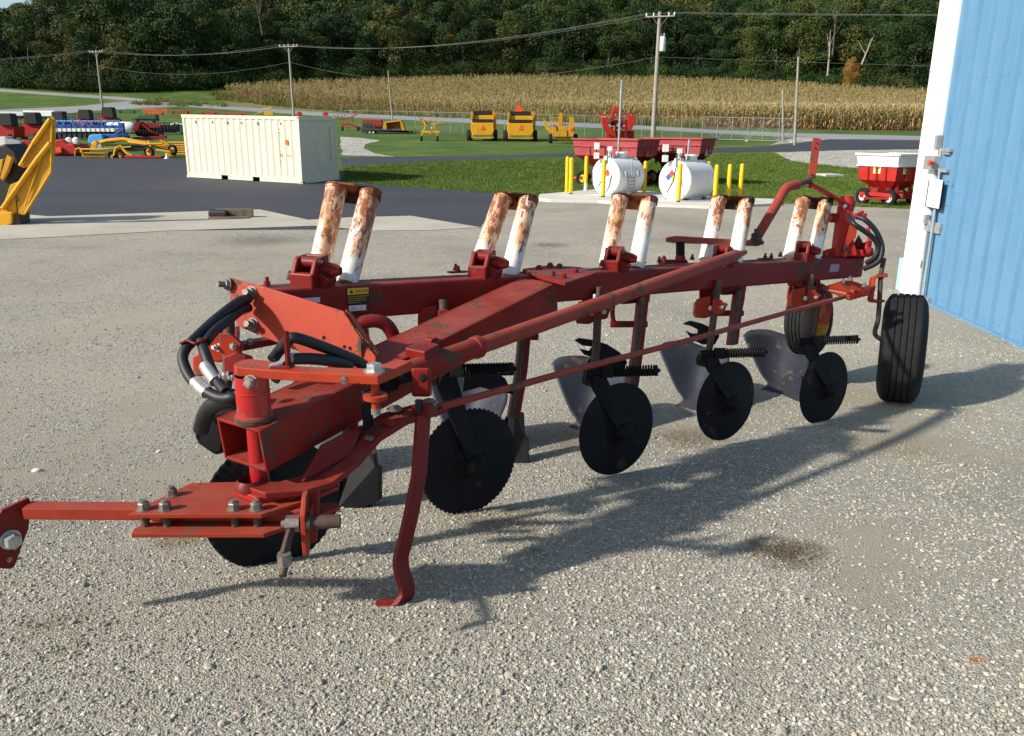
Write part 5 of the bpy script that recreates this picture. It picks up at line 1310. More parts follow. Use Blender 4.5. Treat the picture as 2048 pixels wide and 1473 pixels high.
# ---- hitch plates, cross bar, end plates
HZ = FPZ-.024
HF = lambda x, y: hitZ(x, y, HZ)
hp = flat([(255, 1029), (301, 1006), (382, 966), (474, 964), (560, 964), (674, 966), (677, 973), (600, 1005), (523, 1029)], 0, .014, 'hitch_plate', 'hitchred', None, .002, HF)
HZ2 = HZ-.014-.042
HF2 = lambda x, y: hitZ(x, y, HZ2)
hp2 = flat([(262, 1068), (270, 1056), (395, 1005), (674, 1005), (680, 1013), (600, 1045), (527, 1068)], 0, .014, 'lower_hitch_plate', 'hitchred', None, .002, HF2)
for px, py in ((288, 1019), (331, 1019), (344, 991), (468, 1019), (513, 1019), (586, 992)):
    p = HF(px, py); bolt(p, UP, .0175, .024, .008, 'bolt', hp)
    if py > 1000:
        b = MB(); b.tube([p-UP*.014, p-UP*(.014+.042)], .013, 12); sub(b, 'spacer', 'rusty_steel', hp)
        b = MB(); b.tube([p-UP*(.071), p-UP*.085], .016, 6); sub(b, 'bolt_head', 'rusty_steel', hp2)
zc = HZ-.014-.021
ca, cc = hitZ(46, 1028, zc+.0), hitZ(610, 1030, zc)
cyv = (ca.y+cc.y)/2+.02
b = MB(); ca = V((ca.x, cyv, zc)); cc = V((cc.x+.02, cyv, zc)); b.box((ca+cc)/2, (cc-ca)/2, (0, .028, 0), (0, 0, .0195)); b.build('cross_bar', M['hitchred'], PL, .003)
yl = ca.y-.055
def onY(px, py, y): r = ray(px, py); return CAM+r*(y/r.y)
# left end plate
lp = [(4, 1021), (57, 996), (62, 1004), (58, 1056), (30, 1133), (22, 1139), (0, 1137), (-16, 1120), (-22, 1060)]
def onX(px, py, x): r = ray(px, py); return CAM+r*(x/r.x)
xl = ca.x-.012
# plate lies in a plane turned slightly so that its inner face shows
pc0 = ca+V((-.01, 0, 0)); nr = V((.80, -.60, 0)).normalized()
def onpl(px, py, off=0): r = ray(px, py); return CAM+r*((pc0+nr*off-CAM).dot(nr)/r.dot(nr))
b = MB(); b.prism([onpl(*p) for p in lp], -nr*.014); ep = b.build('end_plate', M['casting'], PL, .002)
bolt(onpl(20, 1079)+nr*.001, nr, .026, .034, .002, 'zinc', ep)
b = MB(); b.lathe(onpl(19, 1120)+nr*.0015, nr, [(0, 0), (.009, 0)], 16); sub(b, 'hole', 'gravel', ep)
# right end bracket with the hitch pin
bx_ = hitZ(604, 1044, zc); bx_ = V((bx_.x, cyv-.045, zc))
r_b = ray(604, 1044); bx_ = CAM+r_b*(bx_.y/r_b.y)
def YZ(y, z): return bx_+V((y*-.10, y, z))
b = MB(); b.prism([YZ(-.03, .035), YZ(.02, .075), YZ(.07, .08), YZ(.085, .02), YZ(.03, -.095), YZ(.0, -.115), YZ(-.03, -.10), YZ(-.035, -.03)], V((.016, 0, 0))); eb = b.build('end_bracket', M['hitchred'], PL, .003)
b = MB(); b.prism([YZ(.085, .075)+V((.0, 0, 0)), YZ(.085, .075)+V((.05, 0, 0)), YZ(.04, -.09)+V((.035, 0, 0)), YZ(.03, -.1)+V((0, 0, 0))], V((0, .012, 0))); b.build('bracket_flange', M['hitchred'], PL, .003)
ax_ = V((.985, .10, .02)).normalized(); pcn = YZ(-.005, -.002)
b = MB(); b.tube([pcn+ax_*.015, pcn+ax_*.118], .0215, 18); b.lathe(pcn+ax_*.016, ax_, [(0, 0), (.029, 0), (.029, .012), (.022, .018)], 18); b.build('hitch_pin', M['rusty_steel'], PL, .001)
b = MB(); b.tube([pcn-ax_*.048, pcn-ax_*.006], .027, 6, True, False); b.tube([pcn-ax_*.062, pcn-ax_*.046], .014, 10); b.build('pin_nut', M['bolt'], PL, .002)
q = pcn-ax_*.035-UP*.02
e1 = at(568, 1110, 2.36)
b = MB(); b.beam(q, e1, .022, .02, V((0, 1, 0))); b.build('hanging_link', M['rusty_steel'], PL, .004)
b = MB(); b.tube([e1+UP*.004, e1-UP*.032], .021, 6, True, False); b.build('link_nut', M['bolt'], PL, .002)
b = MB(); b.tube([e1-UP*.03, at(565, 1153, 2.35)], [.013, .012], 10); b.build('link_stud', M['rusty_steel'], PL)

# ---- parking stand
foot = G(795, 1212)
st = [at(846, 800, 2.96), at(838, 950, 2.93)*.5+at(838, 950, 2.90)*.5, at(802, 1120, 2.78), at(812, 1165, 2.72), V((0, 0, 0))]
zf = depth(foot)
zs = lambda py: 2.95+(zf-2.95)*(py-800)/(1212-800)
pth = [(848, 805), (838, 950), (820, 1040), (801, 1118), (803, 1140), (813, 1172), (814, 1188), (806, 1200), (790, 1205), (764, 1200)]
pw = [at(x, y, zs(y)) for x, y in pth]
gof = gz(pw[-3].y)+.006; dz_ = gof-pw[-2].z
pw = [p+UP*dz_*(i/len(pw))**3 for i, p in enumerate(pw)]
b = MB(); b.strip(pw, (rt*.62+fw*.78).normalized()*.062, .020); stand = b.build('parking_stand', M['casting'], PL, .002)
b = MB(); q = at(850, 822, 2.96); b.box(q, rt*.045, fw*.03, UP*.022); b.build('stand_bracket', M['red'], PL, .004)
b = MB(); b.box(at(838, 815, 2.92), rt*.012, fw*.02, UP*.03); b.build('stand_pin_block', M['black'], PL, .003)

# ---- white spring housings (five)
FR = [(660, 546, 672, 378, 700, 553, 742, 388, 0), (957, 533, 1004, 396, 1032, 545, 1058, 400, 1), (1218, 525, 1238, 398, 1276, 527, 1297, 402, 2), (1416, 517, 1437, 400, 1469, 518, 1494, 404, 3), (1583, 512, 1608, 402, 1628, 513, 1650, 406, 4)]
FR = [(638, 540, 673, 377, 697, 556, 741, 386, 0), (962, 520, 1006, 395, 1020, 546, 1057, 400, 1), (1216, 520, 1240, 397, 1273, 530, 1298, 401, 2), (1414, 512, 1438, 399, 1470, 520, 1493, 403, 3), (1581, 508, 1606, 400, 1628, 514, 1651, 404, 4)]
for x0, y0, x1, y1, x2, y2, x3, y3, i in FR:
    zz = zb(x2)+.13; RT = .047
    tops = []
    hs = thing  # (parts of the plough)
    sv = None
    for (a, b_, c, d) in ((x0, y0, x1, y1), (x2, y2, x3, y3)):
        base = at(a, b_, zz+.03*(a == x0)); top = at(c, d, zz+.13+.0*(a == x0)); dirn = (top-base).normalized(); base = base-dirn*.03
        mbx = MB(); L = (top-base).length
        mbx.lathe((0, 0, -L/2), (0, 0, 1), [(0, 0), (RT*.96, 0), (RT, .006), (RT, L-.012), (RT*1.08, L-.010), (RT*1.08, L-.002), (RT*.9, L), (0, L)], 26)
        me = mbx.mesh('spring_housing', M['rwhite2' if i == 0 or (i < 2 and a == x0) else 'rwhite'])
        ex, ey, ez = frame(dirn); W = Matrix((ex, ey, ez)).transposed().to_4x4(); W.translation = (base+top)/2
        link('spring_housing', me, PL, world=W); tops.append((top, dirn))
    (ta, da), (tb_, db) = tops; dm = (da+db).normalized(); sv = (tb_-ta).normalized(); bk = sv.cross(dm).normalized(); bk = bk if bk.y > 0 else -bk
    RR = RT*1.12; pts = []
    for k in range(9): a = math.pi*(k/8)-math.pi*.0; pts.append(tb_+sv*math.sin(a)*RR - bk*math.cos(a)*RR)
    for k in range(9): a = math.pi*(k/8); pts.append(ta-sv*math.sin(a)*RR + bk*math.cos(a)*RR)
    b = MB(); b.prism([p-dm*.002 for p in pts], dm*.010); cap = b.build('housing_cap', M['rust'], PL, .002)
    # strap joining the two housings behind
    b = MB(); b.box((ta+tb_)/2+bk*RT*.55-dm*.026, sv*((tb_-ta).length/2+RT*.3), bk*.006, dm*.026); b.build('cap_strap', M['rust'], PL, .002)
    b = MB(); b.prism([tb_+sv*RR*math.sin(math.pi*k/8)-bk*RR*math.cos(math.pi*k/8)-dm*.03 for k in range(9)]+[tb_+sv*RR*.93*math.sin(math.pi*k/8)-bk*RR*.93*math.cos(math.pi*k/8)-dm*.03 for k in range(8, -1, -1)], dm*.032); b.build('cap_skirt', M['rust'], PL)
# red trip yokes at the foot of the housings
YK = [(616, 537, .78, 3.42), (963, 524, .74, 4.0), (1227, 514, .70, 4.60), (1442, 507, .68, 5.1), (1605, 500, .68, 5.62)]
for i, (px, py, s, z) in enumerate(YK):
    z = zb(px)+.05; c = at(px, py, z); fx = (rt*.93-fw*.35); fx.z = 0; fx.normalize(); fy = UP.cross(fx); W_ = .058*s if i == 0 else .05*s
    k_ = z/3.42; q = lambda a, d, h: c+fx*(a if abs(a) <= W_+.02 else a)+fy*d*.8+(UP+rt*.12)*h*.82
    b = MB()
    for sgn in (-1, 1):
        b.prism([q(sgn*W_-.011, -.03, .055), q(sgn*W_-.011, .05, .062), q(sgn*W_-.011, .09, -.02), q(sgn*W_-.011, .07, -.09), q(sgn*W_-.011, -.05, -.09), q(sgn*W_-.011, -.055, -.02)], fx*.022)
    b.box(q(0, -.035, -.06), fx*(W_+.01), fy*.02, UP*.035); b.box(q(0, .08, -.0), fx*(W_+.01), fy*.012, UP*.05)
    yk = b.build('trip_yoke', M['casting'], PL, .007)
    b = MB(); b.tube([q(-W_-.014, .01, .03), q(W_+.014, .01, .03)], .022, 16); sub(b, 'pivot_barrel', 'casting', yk)
    b = MB(); b.tube([q(W_, .04, .0), q(W_+.06, .05, -.01), q(W_+.085, .05, -.012)], [.030, .028, .018], 16); b.build('trip_cylinder', M['casting'], PL)
    b = MB(); b.prism([q(W_+.01, -.01, -.02), q(W_+.06, .0, -.05), q(W_+.05, .0, -.10), q(-W_, -.02, -.11), q(-W_-.01, -.02, -.08)], fy*.06); b.build('trip_foot', M['casting'], PL, .006)
    bolt(q(W_+.016, -.02, .04), fx, .012, .01, .008, 'rusty_steel', yk)

# ---- coulters
def disc_mesh(R, rip_n=0, rip_a=0, edge_n=0, edge_a=0, flute=0):
    n = 240 if (edge_n or rip_n) else 72; rings = [.0, .16, .30, .55, .75, .86, .93, .965, 1.0]; b = MB(); vs = []; k = len(rings)
    for side in (0, 1):
        for r in rings:
            for j in range(n):
                a = 2*math.pi*j/n; rr_ = R*r*(1+(edge_a*math.cos(edge_n*a)*(r > .99) if edge_n else 0))
                z = .004*(1-r)+.0012
                wv = rip_a*math.sin(rip_n*a)*max(0, (r-.6)/.4) if rip_n else 0
                dish = .010*(1-r*r)
                vs.append((rr_*math.cos(a), rr_*math.sin(a), (z if side == 0 else -z)+wv+dish))
    fs = []
    for side in (0, 1):
        o_ = side*k*n
        for i in range(k-1):
            for j in range(n):
                j2 = (j+1) % n; f = (o_+i*n+j, o_+(i+1)*n+j, o_+(i+1)*n+j2, o_+i*n+j2); fs.append(f if side == 0 else f[::-1])
    for j in range(n):
        j2 = (j+1) % n; fs.append(((k-1)*n+j, (2*k-1)*n+j, (2*k-1)*n+j2, (k-1)*n+j2))
    b.add(vs, fs, True); return b.mesh('coulter_disc', M['disc'])
DM = {0: disc_mesh(.25, 48, .004), 1: disc_mesh(.25, 0, 0, 62, .016), 2: disc_mesh(.25), 3: None, 4: None}; DM[3] = DM[4] = DM[2]
CO = [((547, 1008), 3.16, .263, (458, 630), (456, 745), (443, 838)), ((938, 924), 3.80, .253, (887, 600), (886, 700), (884, 760)),
      ((1234, 859), 4.42, .255, (1197, 578), (1193, 690), (1186, 760)), ((1452, 803), 5.02, .247, (1437, 562), (1420, 690), (1412, 722)), ((1648, 777), 5.60, .252, (1623, 550), (1612, 660), (1607, 695))]
az_n = R_(147); nd = V((math.sin(az_n), math.cos(az_n), .04)).normalized()
def spring(c0, c1, r, turns, wr):
    d = (c1-c0); L = d.length; x, y, z = frame(d); pts = []
    n = turns*9
    for i in range(n+1):
        a = 2*math.pi*i/9; pts.append(c0+z*L*i/n+(x*math.cos(a)+y*math.sin(a))*r)
    b = MB(); b.tube(pts, wr, 5); return b
for i, (dc_, z, R, ptop, pmid, pbot) in enumerate(CO):
    c = at(dc_[0], dc_[1], z); ex, ey, ez = frame(nd); W = Matrix((ex, ey, ez)).transposed().to_4x4(); W.translation = c
    W = W @ Matrix.Diagonal((R/.25, R/.25, 1, 1)); dk = link('coulter_disc', DM[i], PL, world=W)
    b = MB(); b.lathe(c, nd, [(.085, -.02), (.088, .012), (.06, .03), (.052, .034), (.050, .075), (.036, .085), (.03, .10), (0, .104)], 24); hb = b.build('hub', M['black'], PL)
    for k in range(5):
        a = k*2*math.pi/5+.4; bolt(c+(ex*math.cos(a)+ey*math.sin(a))*.068+nd*.024, nd, .009, .007, .003, 'black', hb)
    zt = z-.06; a0, a1, a2 = at(*ptop, zt), at(*pmid, zt-.0), at(*pbot, zt-.02)
    b = MB(); b.tube([a0, a1, a2], .0215, 16); po_ = b.build('coulter_post', M['rusty_steel'], PL, 0)
    # arm from the foot of the post to the hub: broad flat plate
    h2 = c+nd*.062; piv = a2+nd*.03+UP*.01; v = (h2-piv).normalized(); wv = nd.cross(v).normalized()
    b = MB(); b.prism([piv+wv*.055-v*.03, piv+wv*.05+v*.04, h2+wv*.03-v*.02, h2+wv*.02+v*.035, h2-wv*.02+v*.035, h2-wv*.032-v*.02, piv-wv*.055+v*.04, piv-wv*.05-v*.03], nd*.014); b.build('coulter_arm', M['black'], PL, .004)
    b = MB(); b.tube([a2-nd*.045, a2+nd*.055], .040, 18); b.box(a2+UP*.03, rt*.04, fw*.03, UP*.035); b.build('arm_pivot', M['black'], PL, .003)
    # cushion spring pointing to the right
    f_ = z/5.6; s0 = a2+UP*.045+rt*.10-fw*.03; s1 = s0+rt*.215-fw*.06+UP*.006
    if i == 0: s1 = s0+rt*.18+fw*.02
    sb_ = spring(s0, s1, .025, 16, .0062); sb_.build('cushion_spring', M['black'], PL)
    b = MB(); b.tube([a2+UP*.03, s0-rt*.02, s1+(s1-s0).normalized()*.02], [.03, .012, .009], 10); b.lathe(s1, (s1-s0), [(.0, .012), (.028, .006), (.030, -.004), (0, -.006)], 14); b.box(s0-rt*.03, rt*.03, fw*.03, UP*.034); b.build('spring_rod', M['black'], PL, .003)
    # clamp castings on the post
    pc_ = a0.lerp(a1, .42 if i else .55); w = 1.0
    b = MB(); b.prism([pc_+rt*-.115+UP*.03-fw*.0, pc_+rt*-.10+UP*.058, pc_+rt*-.03+UP*.072, pc_+rt*-.018+UP*-.052, pc_+rt*-.04+UP*-.062, pc_+rt*-.105+UP*-.058, pc_+rt*-.118+UP*-.03], fw*.07-UP*.0); cl = b.build('post_clamp', M['orange'] if i in (0, 3, 4) else M['red'], PL, .006)
    b = MB(); b.prism([pc_+rt*-.02+UP*.05-fw*.035, pc_+rt*.022+UP*.05-fw*.035, pc_+rt*.062+UP*.01-fw*.035, pc_+rt*.05-UP*.035-fw*.035, pc_+rt*.0-UP*.045-fw*.035, pc_+rt*-.025-UP*.02-fw*.035], fw*.03); b.build('clamp_jaw', M['orange'] if i in (0, 3, 4) else M['red'], PL, .005)
    bolt(pc_+rt*.03-fw*.035, -fw, .011, .012, .012, 'zinc', cl); bolt(pc_+rt*-.03-fw*.02-UP*.005, (-fw-rt*.5).normalized(), .012, .02, .01, 'zinc', cl)
    # bracket back to the beam
    q1 = hitN(ptop[0]+ (16 if i else 90), ptop[1]+ (30 if i else 20), -.05) if i else at(520, 690, 3.25)
    tgt = BPt((pc_-BP0).dot(Bu)+.06, -BW/2, -BH-.015)
    b = MB(); b.beam(pc_+rt*-.03+fw*.05, tgt, .10, .035, UP); b.build('clamp_bracket', M['casting'], PL, .006)
    bolt(pc_+rt*.07+fw*.04+UP*.02, (-fw+rt*.3).normalized(), .011, .01, .012, 'bolt', cl)

# ---- plough bottoms: shank, loops, shin, landside, mouldboard
tips = [None, None, (1137, 855), (1352, 811), (1522, 779)]
sx = [700, 1046, 1274, 1474, 1628]
def surf(rows, name, mat, th=.006):
    """grid surface through rows of world points, given thickness"""
    b = MB(); n = len(rows[0]); vs = [p for r_ in rows for p in r_]; fs = []
    for i in range(len(rows)-1):
        for j in range(n-1): fs.append((i*n+j, i*n+j+1, (i+1)*n+j+1, (i+1)*n+j))
    b.add(vs, fs, True); o = b.build(name, M[mat], PL); m_ = o.modifiers.new('thick', 'SOLIDIFY'); m_.thickness = th; m_.offset = 0; return o
def crv(pts, n):
    """smooth polyline through pts"""
    pts = [V(p) for p in pts]; out = []
    for k in range(n):
        t = k/(n-1)*(len(pts)-1); i = min(int(t), len(pts)-2); f = t-i
        p0, p1, p2, p3 = pts[max(i-1, 0)], pts[i], pts[i+1], pts[min(i+2, len(pts)-1)]
        out.append(.5*((2*p1)+(p2-p0)*f+(2*p0-5*p1+4*p2-p3)*f*f+(3*p1-p0-3*p2+p3)*f**3))
    return out
# the fifth mouldboard gives the shape; the others are the same casting one spacing further along
wing = [(1522, 779), (1535, 768), (1520, 745), (1501, 706), (1486, 672)]
g5 = G(1524, 781); z5 = depth(g5); s5 = G(1596, 809); zs5 = depth(s5)
zw = [z5, z5+.0, z5+.03, z5+.08, z5+.12]
Lc = crv([at(x, y, z) for (x, y), z in zip(wing, zw)], 14)
shin = [(1600, 811), (1608, 775), (1616, 735), (1622, 705), (1622, 690)]
zsn = [zs5, zs5+.12, zs5+.22, zs5+.30, zs5+.33]
Rc = crv([at(x, y, z) for (x, y), z in zip(shin, zsn)], 14)
topc = crv([Lc[-1], at(1501, 661, z5+.13), at(1540, 660, z5+.18), at(1578, 673, (z5+zs5)/2+.3), Rc[-1]], 16)
rows = []
for i in range(14):
    f = i/13; a, c = Lc[i], Rc[i]; row = []
    for j in range(16):
        g_ = j/15; p = a.lerp(c, g_)
        bulge = math.sin(math.pi*g_)*(.02+.05*math.sin(math.pi*min(1, f*1.0)))
        p = p+fw*bulge*1.3
        tb2 = topc[j]-topc[0].lerp(topc[-1], g_); p = p+tb2*(f**5)
        row.append(p)
    rows.append(row)
ref5 = (Lc[0]+Rc[0])/2
def mould(T):
    return surf([[p+T for p in r_] for r_ in rows], 'mouldboard', 'bluesteel', .008)
T4 = G(1354, 813)-g5; T3 = G(1139, 857)-g5
stp = T4*.5+(T3-T4)*.5
Ts = [T3+stp*2.05, T3+stp*1.0, T3, T4, V((0, 0, 0))]
for i in range(5):
    T = Ts[i]; mb_ = mould(T)
    top_s = Rc[-1]+T; bot = Rc[0]+T
    # shank
    ushp = at(sx[i], 640 if i else 700, zb(sx[i])+.09); uu = (ushp-BP0).dot(Bu); jt = BPt(uu, -BW/2, -BH+.02)
    sdir = Bu
    foot_ = top_s+V((.03, .05, -.30))
    SK = [[(716, 700), (706, 800), (700, 890)], [(1050, 655), (1040, 755), (1026, 835)], [(1285, 598), (1274, 700), (1264, 775)], [(1478, 582), (1470, 640), (1464, 690)], [(1634, 590), (1622, 660), (1612, 700)]][i]
    zk = zb(sx[i])+.06; P_ = [at(x, y, zk-.02*q) for q, (x, y) in enumerate(SK)]
    b = MB(); b.strip(crv(P_, 8), (rt*.93+fw*.2).normalized()*.058, .060); b.build('shank', M['casting'], PL, .006)
    b = MB(); b.strip(crv([p-fw*.05-rt*.012 for p in P_], 8), (rt*.93+fw*.2).normalized()*.026, .040); b.build('shank_edge_bar', M['rusty_steel'], PL, .003)
    if i < 2:
        FT = [[(695, 892), (722, 880), (746, 882), (752, 932), (761, 936), (760, 1000), (700, 1032), (672, 1020), (680, 960)], [(1018, 832), (1030, 824), (1048, 826), (1050, 872), (1057, 876), (1058, 924), (1022, 936), (1012, 920)]][i]
        zf_ = depth(G(*[(712, 1020), (1036, 930)][i]))-.0
        b = MB(); b.prism([at(x, y, zf_+(.0 if y > 900 else .05)) for x, y in FT], fw*.07); b.build('foot', M['black'], PL, .005)
    # loops (trip arms) either side of the shank
    for sd2 in (-1, 1):
        lo = [jt+rt*(.035*sd2)+UP*-.0, jt+rt*(.085*sd2)+UP*-.05-fw*.02, jt+rt*(.092*sd2)+UP*-.13, jt+rt*(.075*sd2)+UP*-.19, jt+rt*(.01*sd2)+UP*-.20]
        b = MB(); b.strip(crv(lo, 10), fw*.045, .024); b.build('trip_arm', M['casting'], PL, .004)
    b = MB(); b.tube([jt+rt*-.10+UP*-.195, jt+rt*.11+UP*-.195], .019, 14); tb3 = b.build('trip_shaft', M['casting'], PL)
    b = MB(); b.box(jt+UP*-.03, Bu*.11, Bn*.06, UP*.035); b.build('shank_bracket', M['casting'], PL, .008)
    for q in (-.07, .07): bolt(jt+Bu*q+Bn*.06-UP*.03, Bn, .012, .012, .008, 'rusty_steel', tb3)
    # landside and frog behind the mouldboard
    ls0 = bot+V((.03, .03, .0)); gy_ = gz(ls0.y+.2)
    b = MB(); b.box(V((ls0.x+.045, ls0.y+.17, gy_+.075)), (.010, .0, 0), (.05, .20, 0), (0, 0, .07)); b.build('landside', M['black'], PL, .004)
    b = MB(); b.prism([V((ls0.x+.02, ls0.y+.0, gy_+.02)), V((ls0.x+.05, ls0.y+.20, gy_+.03)), V((top_s.x+.02, top_s.y+.06, top_s.z-.15)), V((top_s.x, top_s.y+.0, top_s.z-.12))], (.035, -.01, 0)); b.build('frog', M['black'], PL, .004)
    # share along the foot of the mouldboard
    b = MB(); b.prism([Lc[0]+T-UP*.01, Rc[0]+T-UP*.01, Rc[0]+T+V((.02, -.08, -.02)), Rc[0]+T+V((-.02, -.04, -.02)), Lc[0]+T+V((-.02, -.05, -.012))], UP*.012); b.build('share', M['bluesteel'], PL, .002)
# black trash boards above the second, third and fourth bottoms
for i, (px, py, z, s) in enumerate(((965, 760, 3.95, 1.0), (1190, 712, 4.47, 1.0), (1405, 672, 5.05, .95))):
    def t_(x, y, dz=0): return at(x, y, z+dz)
    if i == 0: o2 = [(930, 742), (960, 735), (985, 742), (1010, 758), (1027, 790), (1000, 785), (960, 775), (925, 785)]
    elif i == 1: o2 = [(1149, 682), (1158, 677), (1185, 681), (1215, 690), (1240, 706), (1255, 725), (1245, 745), (1185, 748), (1165, 770), (1168, 735), (1182, 715), (1168, 710), (1158, 698), (1178, 703), (1185, 694), (1165, 692)]
    else: o2 = [(1365, 649), (1380, 642), (1405, 648), (1425, 658), (1440, 672), (1430, 690), (1405, 690), (1384, 680), (1371, 662), (1385, 668), (1395, 668), (1396, 660), (1380, 652)]
    b = MB(); b.prism([t_(x, y, (x-px)*.0012) for x, y in o2], fw*.016+UP*.004); b.build('trash_board', M['black'], PL, .003)

# ---- wheels
def tyre(center, axis, R, w, ribs, rimmat, parent=PL, steer=None):
    ax = V(axis).normalized(); prof = []
    prof += [(R*.52, .10*w), (R*.56, .02*w), (R*.66, .0), (R*.82, .03*w), (R*.93, .10*w), (R*.975, .15*w)]
    nr_ = ribs; t0, t1 = .16*w, .84*w; st_ = (t1-t0)/nr_
    for k in range(nr_):
        a = t0+k*st_; cr = R*(1-.02*abs((k+.5)/nr_*2-1)**2)
        prof += [(cr-.001, a+.004), (cr, a+.008), (cr, a+st_-.008), (cr-.001, a+st_-.004)]
        if k < nr_-1: prof += [(cr-.010, a+st_-.002), (cr-.010, a+st_+.002)]
    prof += [(R*.975, .85*w), (R*.93, .90*w), (R*.82, .97*w), (R*.66, w), (R*.56, .98*w), (R*.52, .90*w), (R*.52, .1*w)]
    b = MB(); b.lathe(center-ax*w/2, ax, prof, 72); ty = b.build('tyre', M['rubber'], parent)
    b = MB(); b.lathe(center-ax*w/2, ax, [(R*.56, .02*w), (R*.54, .0), (R*.50, .06*w), (R*.46, .30*w), (R*.30, .36*w), (R*.12, .30*w), (0, .30*w)], 40)
    b.lathe(center+ax*w/2, -ax, [(R*.56, .02*w), (R*.54, .0), (R*.50, .06*w), (R*.46, .30*w), (R*.30, .36*w), (R*.12, .30*w), (0, .30*w)], 40); rm = sub(b, 'rim', rimmat, ty)
    for k in range(6):
        a = k*math.pi/3; x, y, zz = frame(ax); bolt(center+(x*math.cos(a)+y*math.sin(a))*R*.24-ax*w*.14, -ax, .009, .008, .004, 'bolt', None)
    return ty
# tail wheel, right
tz = depth(G(1797, 805))-.06; print('tail wheel depth', tz)
t1, t2 = at(1806, 700, tz), None
tc_ = at(1806, 694, tz); gy_ = G(1800, 806)
Rw = .375; tb_b = at(1795, 805, tz); tb_t = at(1818, 588, tz); Rw = (tb_t-tb_b).length/2*1.0; tc_ = (tb_b+tb_t)/2+fw*.02
lean = (tb_t-tb_b).normalized()
va = 25.0; axd = V((math.cos(R_(va)), -math.sin(R_(va)), 0)); axd = (axd-lean*axd.dot(lean)).normalized()
ty = tyre(tc_, axd, Rw, .305, 5, 'casting')
# furrow wheel seen behind the beam, left
fc = at(1618, 638, 6.45); Rf = .285; fax = V((math.cos(R_(42)), -math.sin(R_(42)), .08)).normalized()
fb = G(1600, 705)
ty2 = tyre(fc, fax, Rf, .21, 5, 'yrim')
b = MB(); fkc = fc+fax*.14
b.prism([at(1661, 585, 5.75), at(1650, 588, 5.75), at(1652, 620, 5.75), at(1642, 636, 5.72), at(1633, 640, 5.72), at(1635, 647, 5.72), at(1658, 650, 5.75), at(1664, 625, 5.78), at(1666, 590, 5.78)], fw*.03); b.build('wheel_fork', M['orange'], PL, .004)

# ---- tail assembly
def zt_(px): return zb(px)+.0
b = MB(); b.prism([at(1645, 574, 5.6), at(1680, 563, 5.6), at(1700, 560, 5.62), at(1742, 574, 5.7), at(1738, 584, 5.7), at(1700, 584, 5.6)], UP*-.012); b.prism([at(1640, 577, 5.6), at(1700, 590, 5.58), at(1738, 582, 5.68), at(1738, 590, 5.68), at(1700, 600, 5.58)], fw*.02); tb4 = b.build('tail_bracket', M['orange'], PL, .002)
for px, py in ((1700, 561), (1686, 566), (1728, 574)): bolt(at(px, py, 5.62), UP, .015, .018, .01, 'bolt', tb4)
b = MB()
for k in range(9):
    q = at(1698+k*4.2, 597-k*1.2, 5.6); b.box(q, rt*.005, fw*.02, UP*(.018 if k % 2 else .011))
b.box(at(1714, 590, 5.6), rt*.07, fw*.018, UP*.008); o_ = b.build('toothed_rack', M['casting'], PL)
# c-shaped holder of the tail wheel shank
cz = 5.92
b = MB(); b.strip(crv([at(x, y, cz) for x, y in ((1772, 553), (1758, 553), (1747, 556), (1744, 570), (1742, 590), (1741, 600), (1750, 603), (1766, 603))], 22), fw*.07, .018); b.build('shank_holder', M['orange'], PL, .002)
b = MB(); b.beam(at(1700, 585, 5.62), at(1744, 576, cz), .05, .035, UP); b.build('holder_arm', M['orange'], PL, .003)
b = MB(); b.tube(crv([at(x, y, cz) for x, y in ((1768, 517), (1762, 550), (1759, 600), (1756, 640), (1750, 662), (1752, 672), (1763, 680))]+[at(1785, 695, tz)], 24), .017, 14); b.build('wheel_shank', M['rusty_steel'], PL)
b = MB(); b.box(at(1764, 549, cz), rt*.03, fw*.02, UP*.004); b.build('shank_collar', M['rusty_steel'], PL)

# ---- rear lift tower on the beam end
zT = zb(1690)+.02
def Tw(x, y, d=0): return at(x, y, zT+d)
b = MB(); b.prism([Tw(1684, 422), Tw(1706, 420), Tw(1712, 445), Tw(1708, 480), Tw(1716, 512), Tw(1670, 515), Tw(1676, 470), Tw(1680, 440)], fw*.10+UP*.03); b.build('lift_tower', M['farred'], PL, .008)
b = MB(); b.tube([Tw(1692, 395, .05), Tw(1690, 430, .05)], .055, 18); b.lathe(Tw(1694, 408, .05), UP, [(0, .03), (.055, .028), (.058, 0), (.05, -.05)], 18); b.build('tower_head', M['farred'], PL)
b = MB(); b.tube([Tw(1660, 436, .08), Tw(1688, 438, .08)], .034, 14); b.build('side_socket', M['farred'], PL)
b = MB(); b.prism([Tw(1700, 450, -.02), Tw(1716, 452, -.02), Tw(1712, 475, -.02), Tw(1698, 490, -.02), Tw(1694, 515, -.02), Tw(1684, 513, -.02), Tw(1692, 480, -.02)], fw*.03); b.build('tower_lug', M['orange'], PL, .004)
b = MB(); b.prism([Tw(1706, 492, .1), Tw(1718, 470, .1), Tw(1738, 508, .1), Tw(1706, 512, .1)], fw*.012); b.build('tower_gusset', M['darkred'], PL, .002)
b = MB(); b.prism([Tw(1650, 500, .03), Tw(1676, 494, .03), Tw(1728, 500, .03), Tw(1732, 512, .03), Tw(1660, 514, .03)], fw*.09); b.build('tower_base', M['farred'], PL, .006)
bolt(Tw(1689, 500, -.01), UP, .02, .02, .01, 'rusty_steel'); bolt(Tw(1689, 413, -.01), -fw, .014, .012, .01, 'zinc')
b = MB(); b.box(Tw(1731, 500, .06), rt*.012, fw*.07, UP*.055); b.lathe(Tw(1737, 504, .0), V((1, 0, 0)), [(0, .03), (.03, .025), (.035, 0), (.02, -.03)], 16); b.build('end_flange', M['casting'], PL, .004)
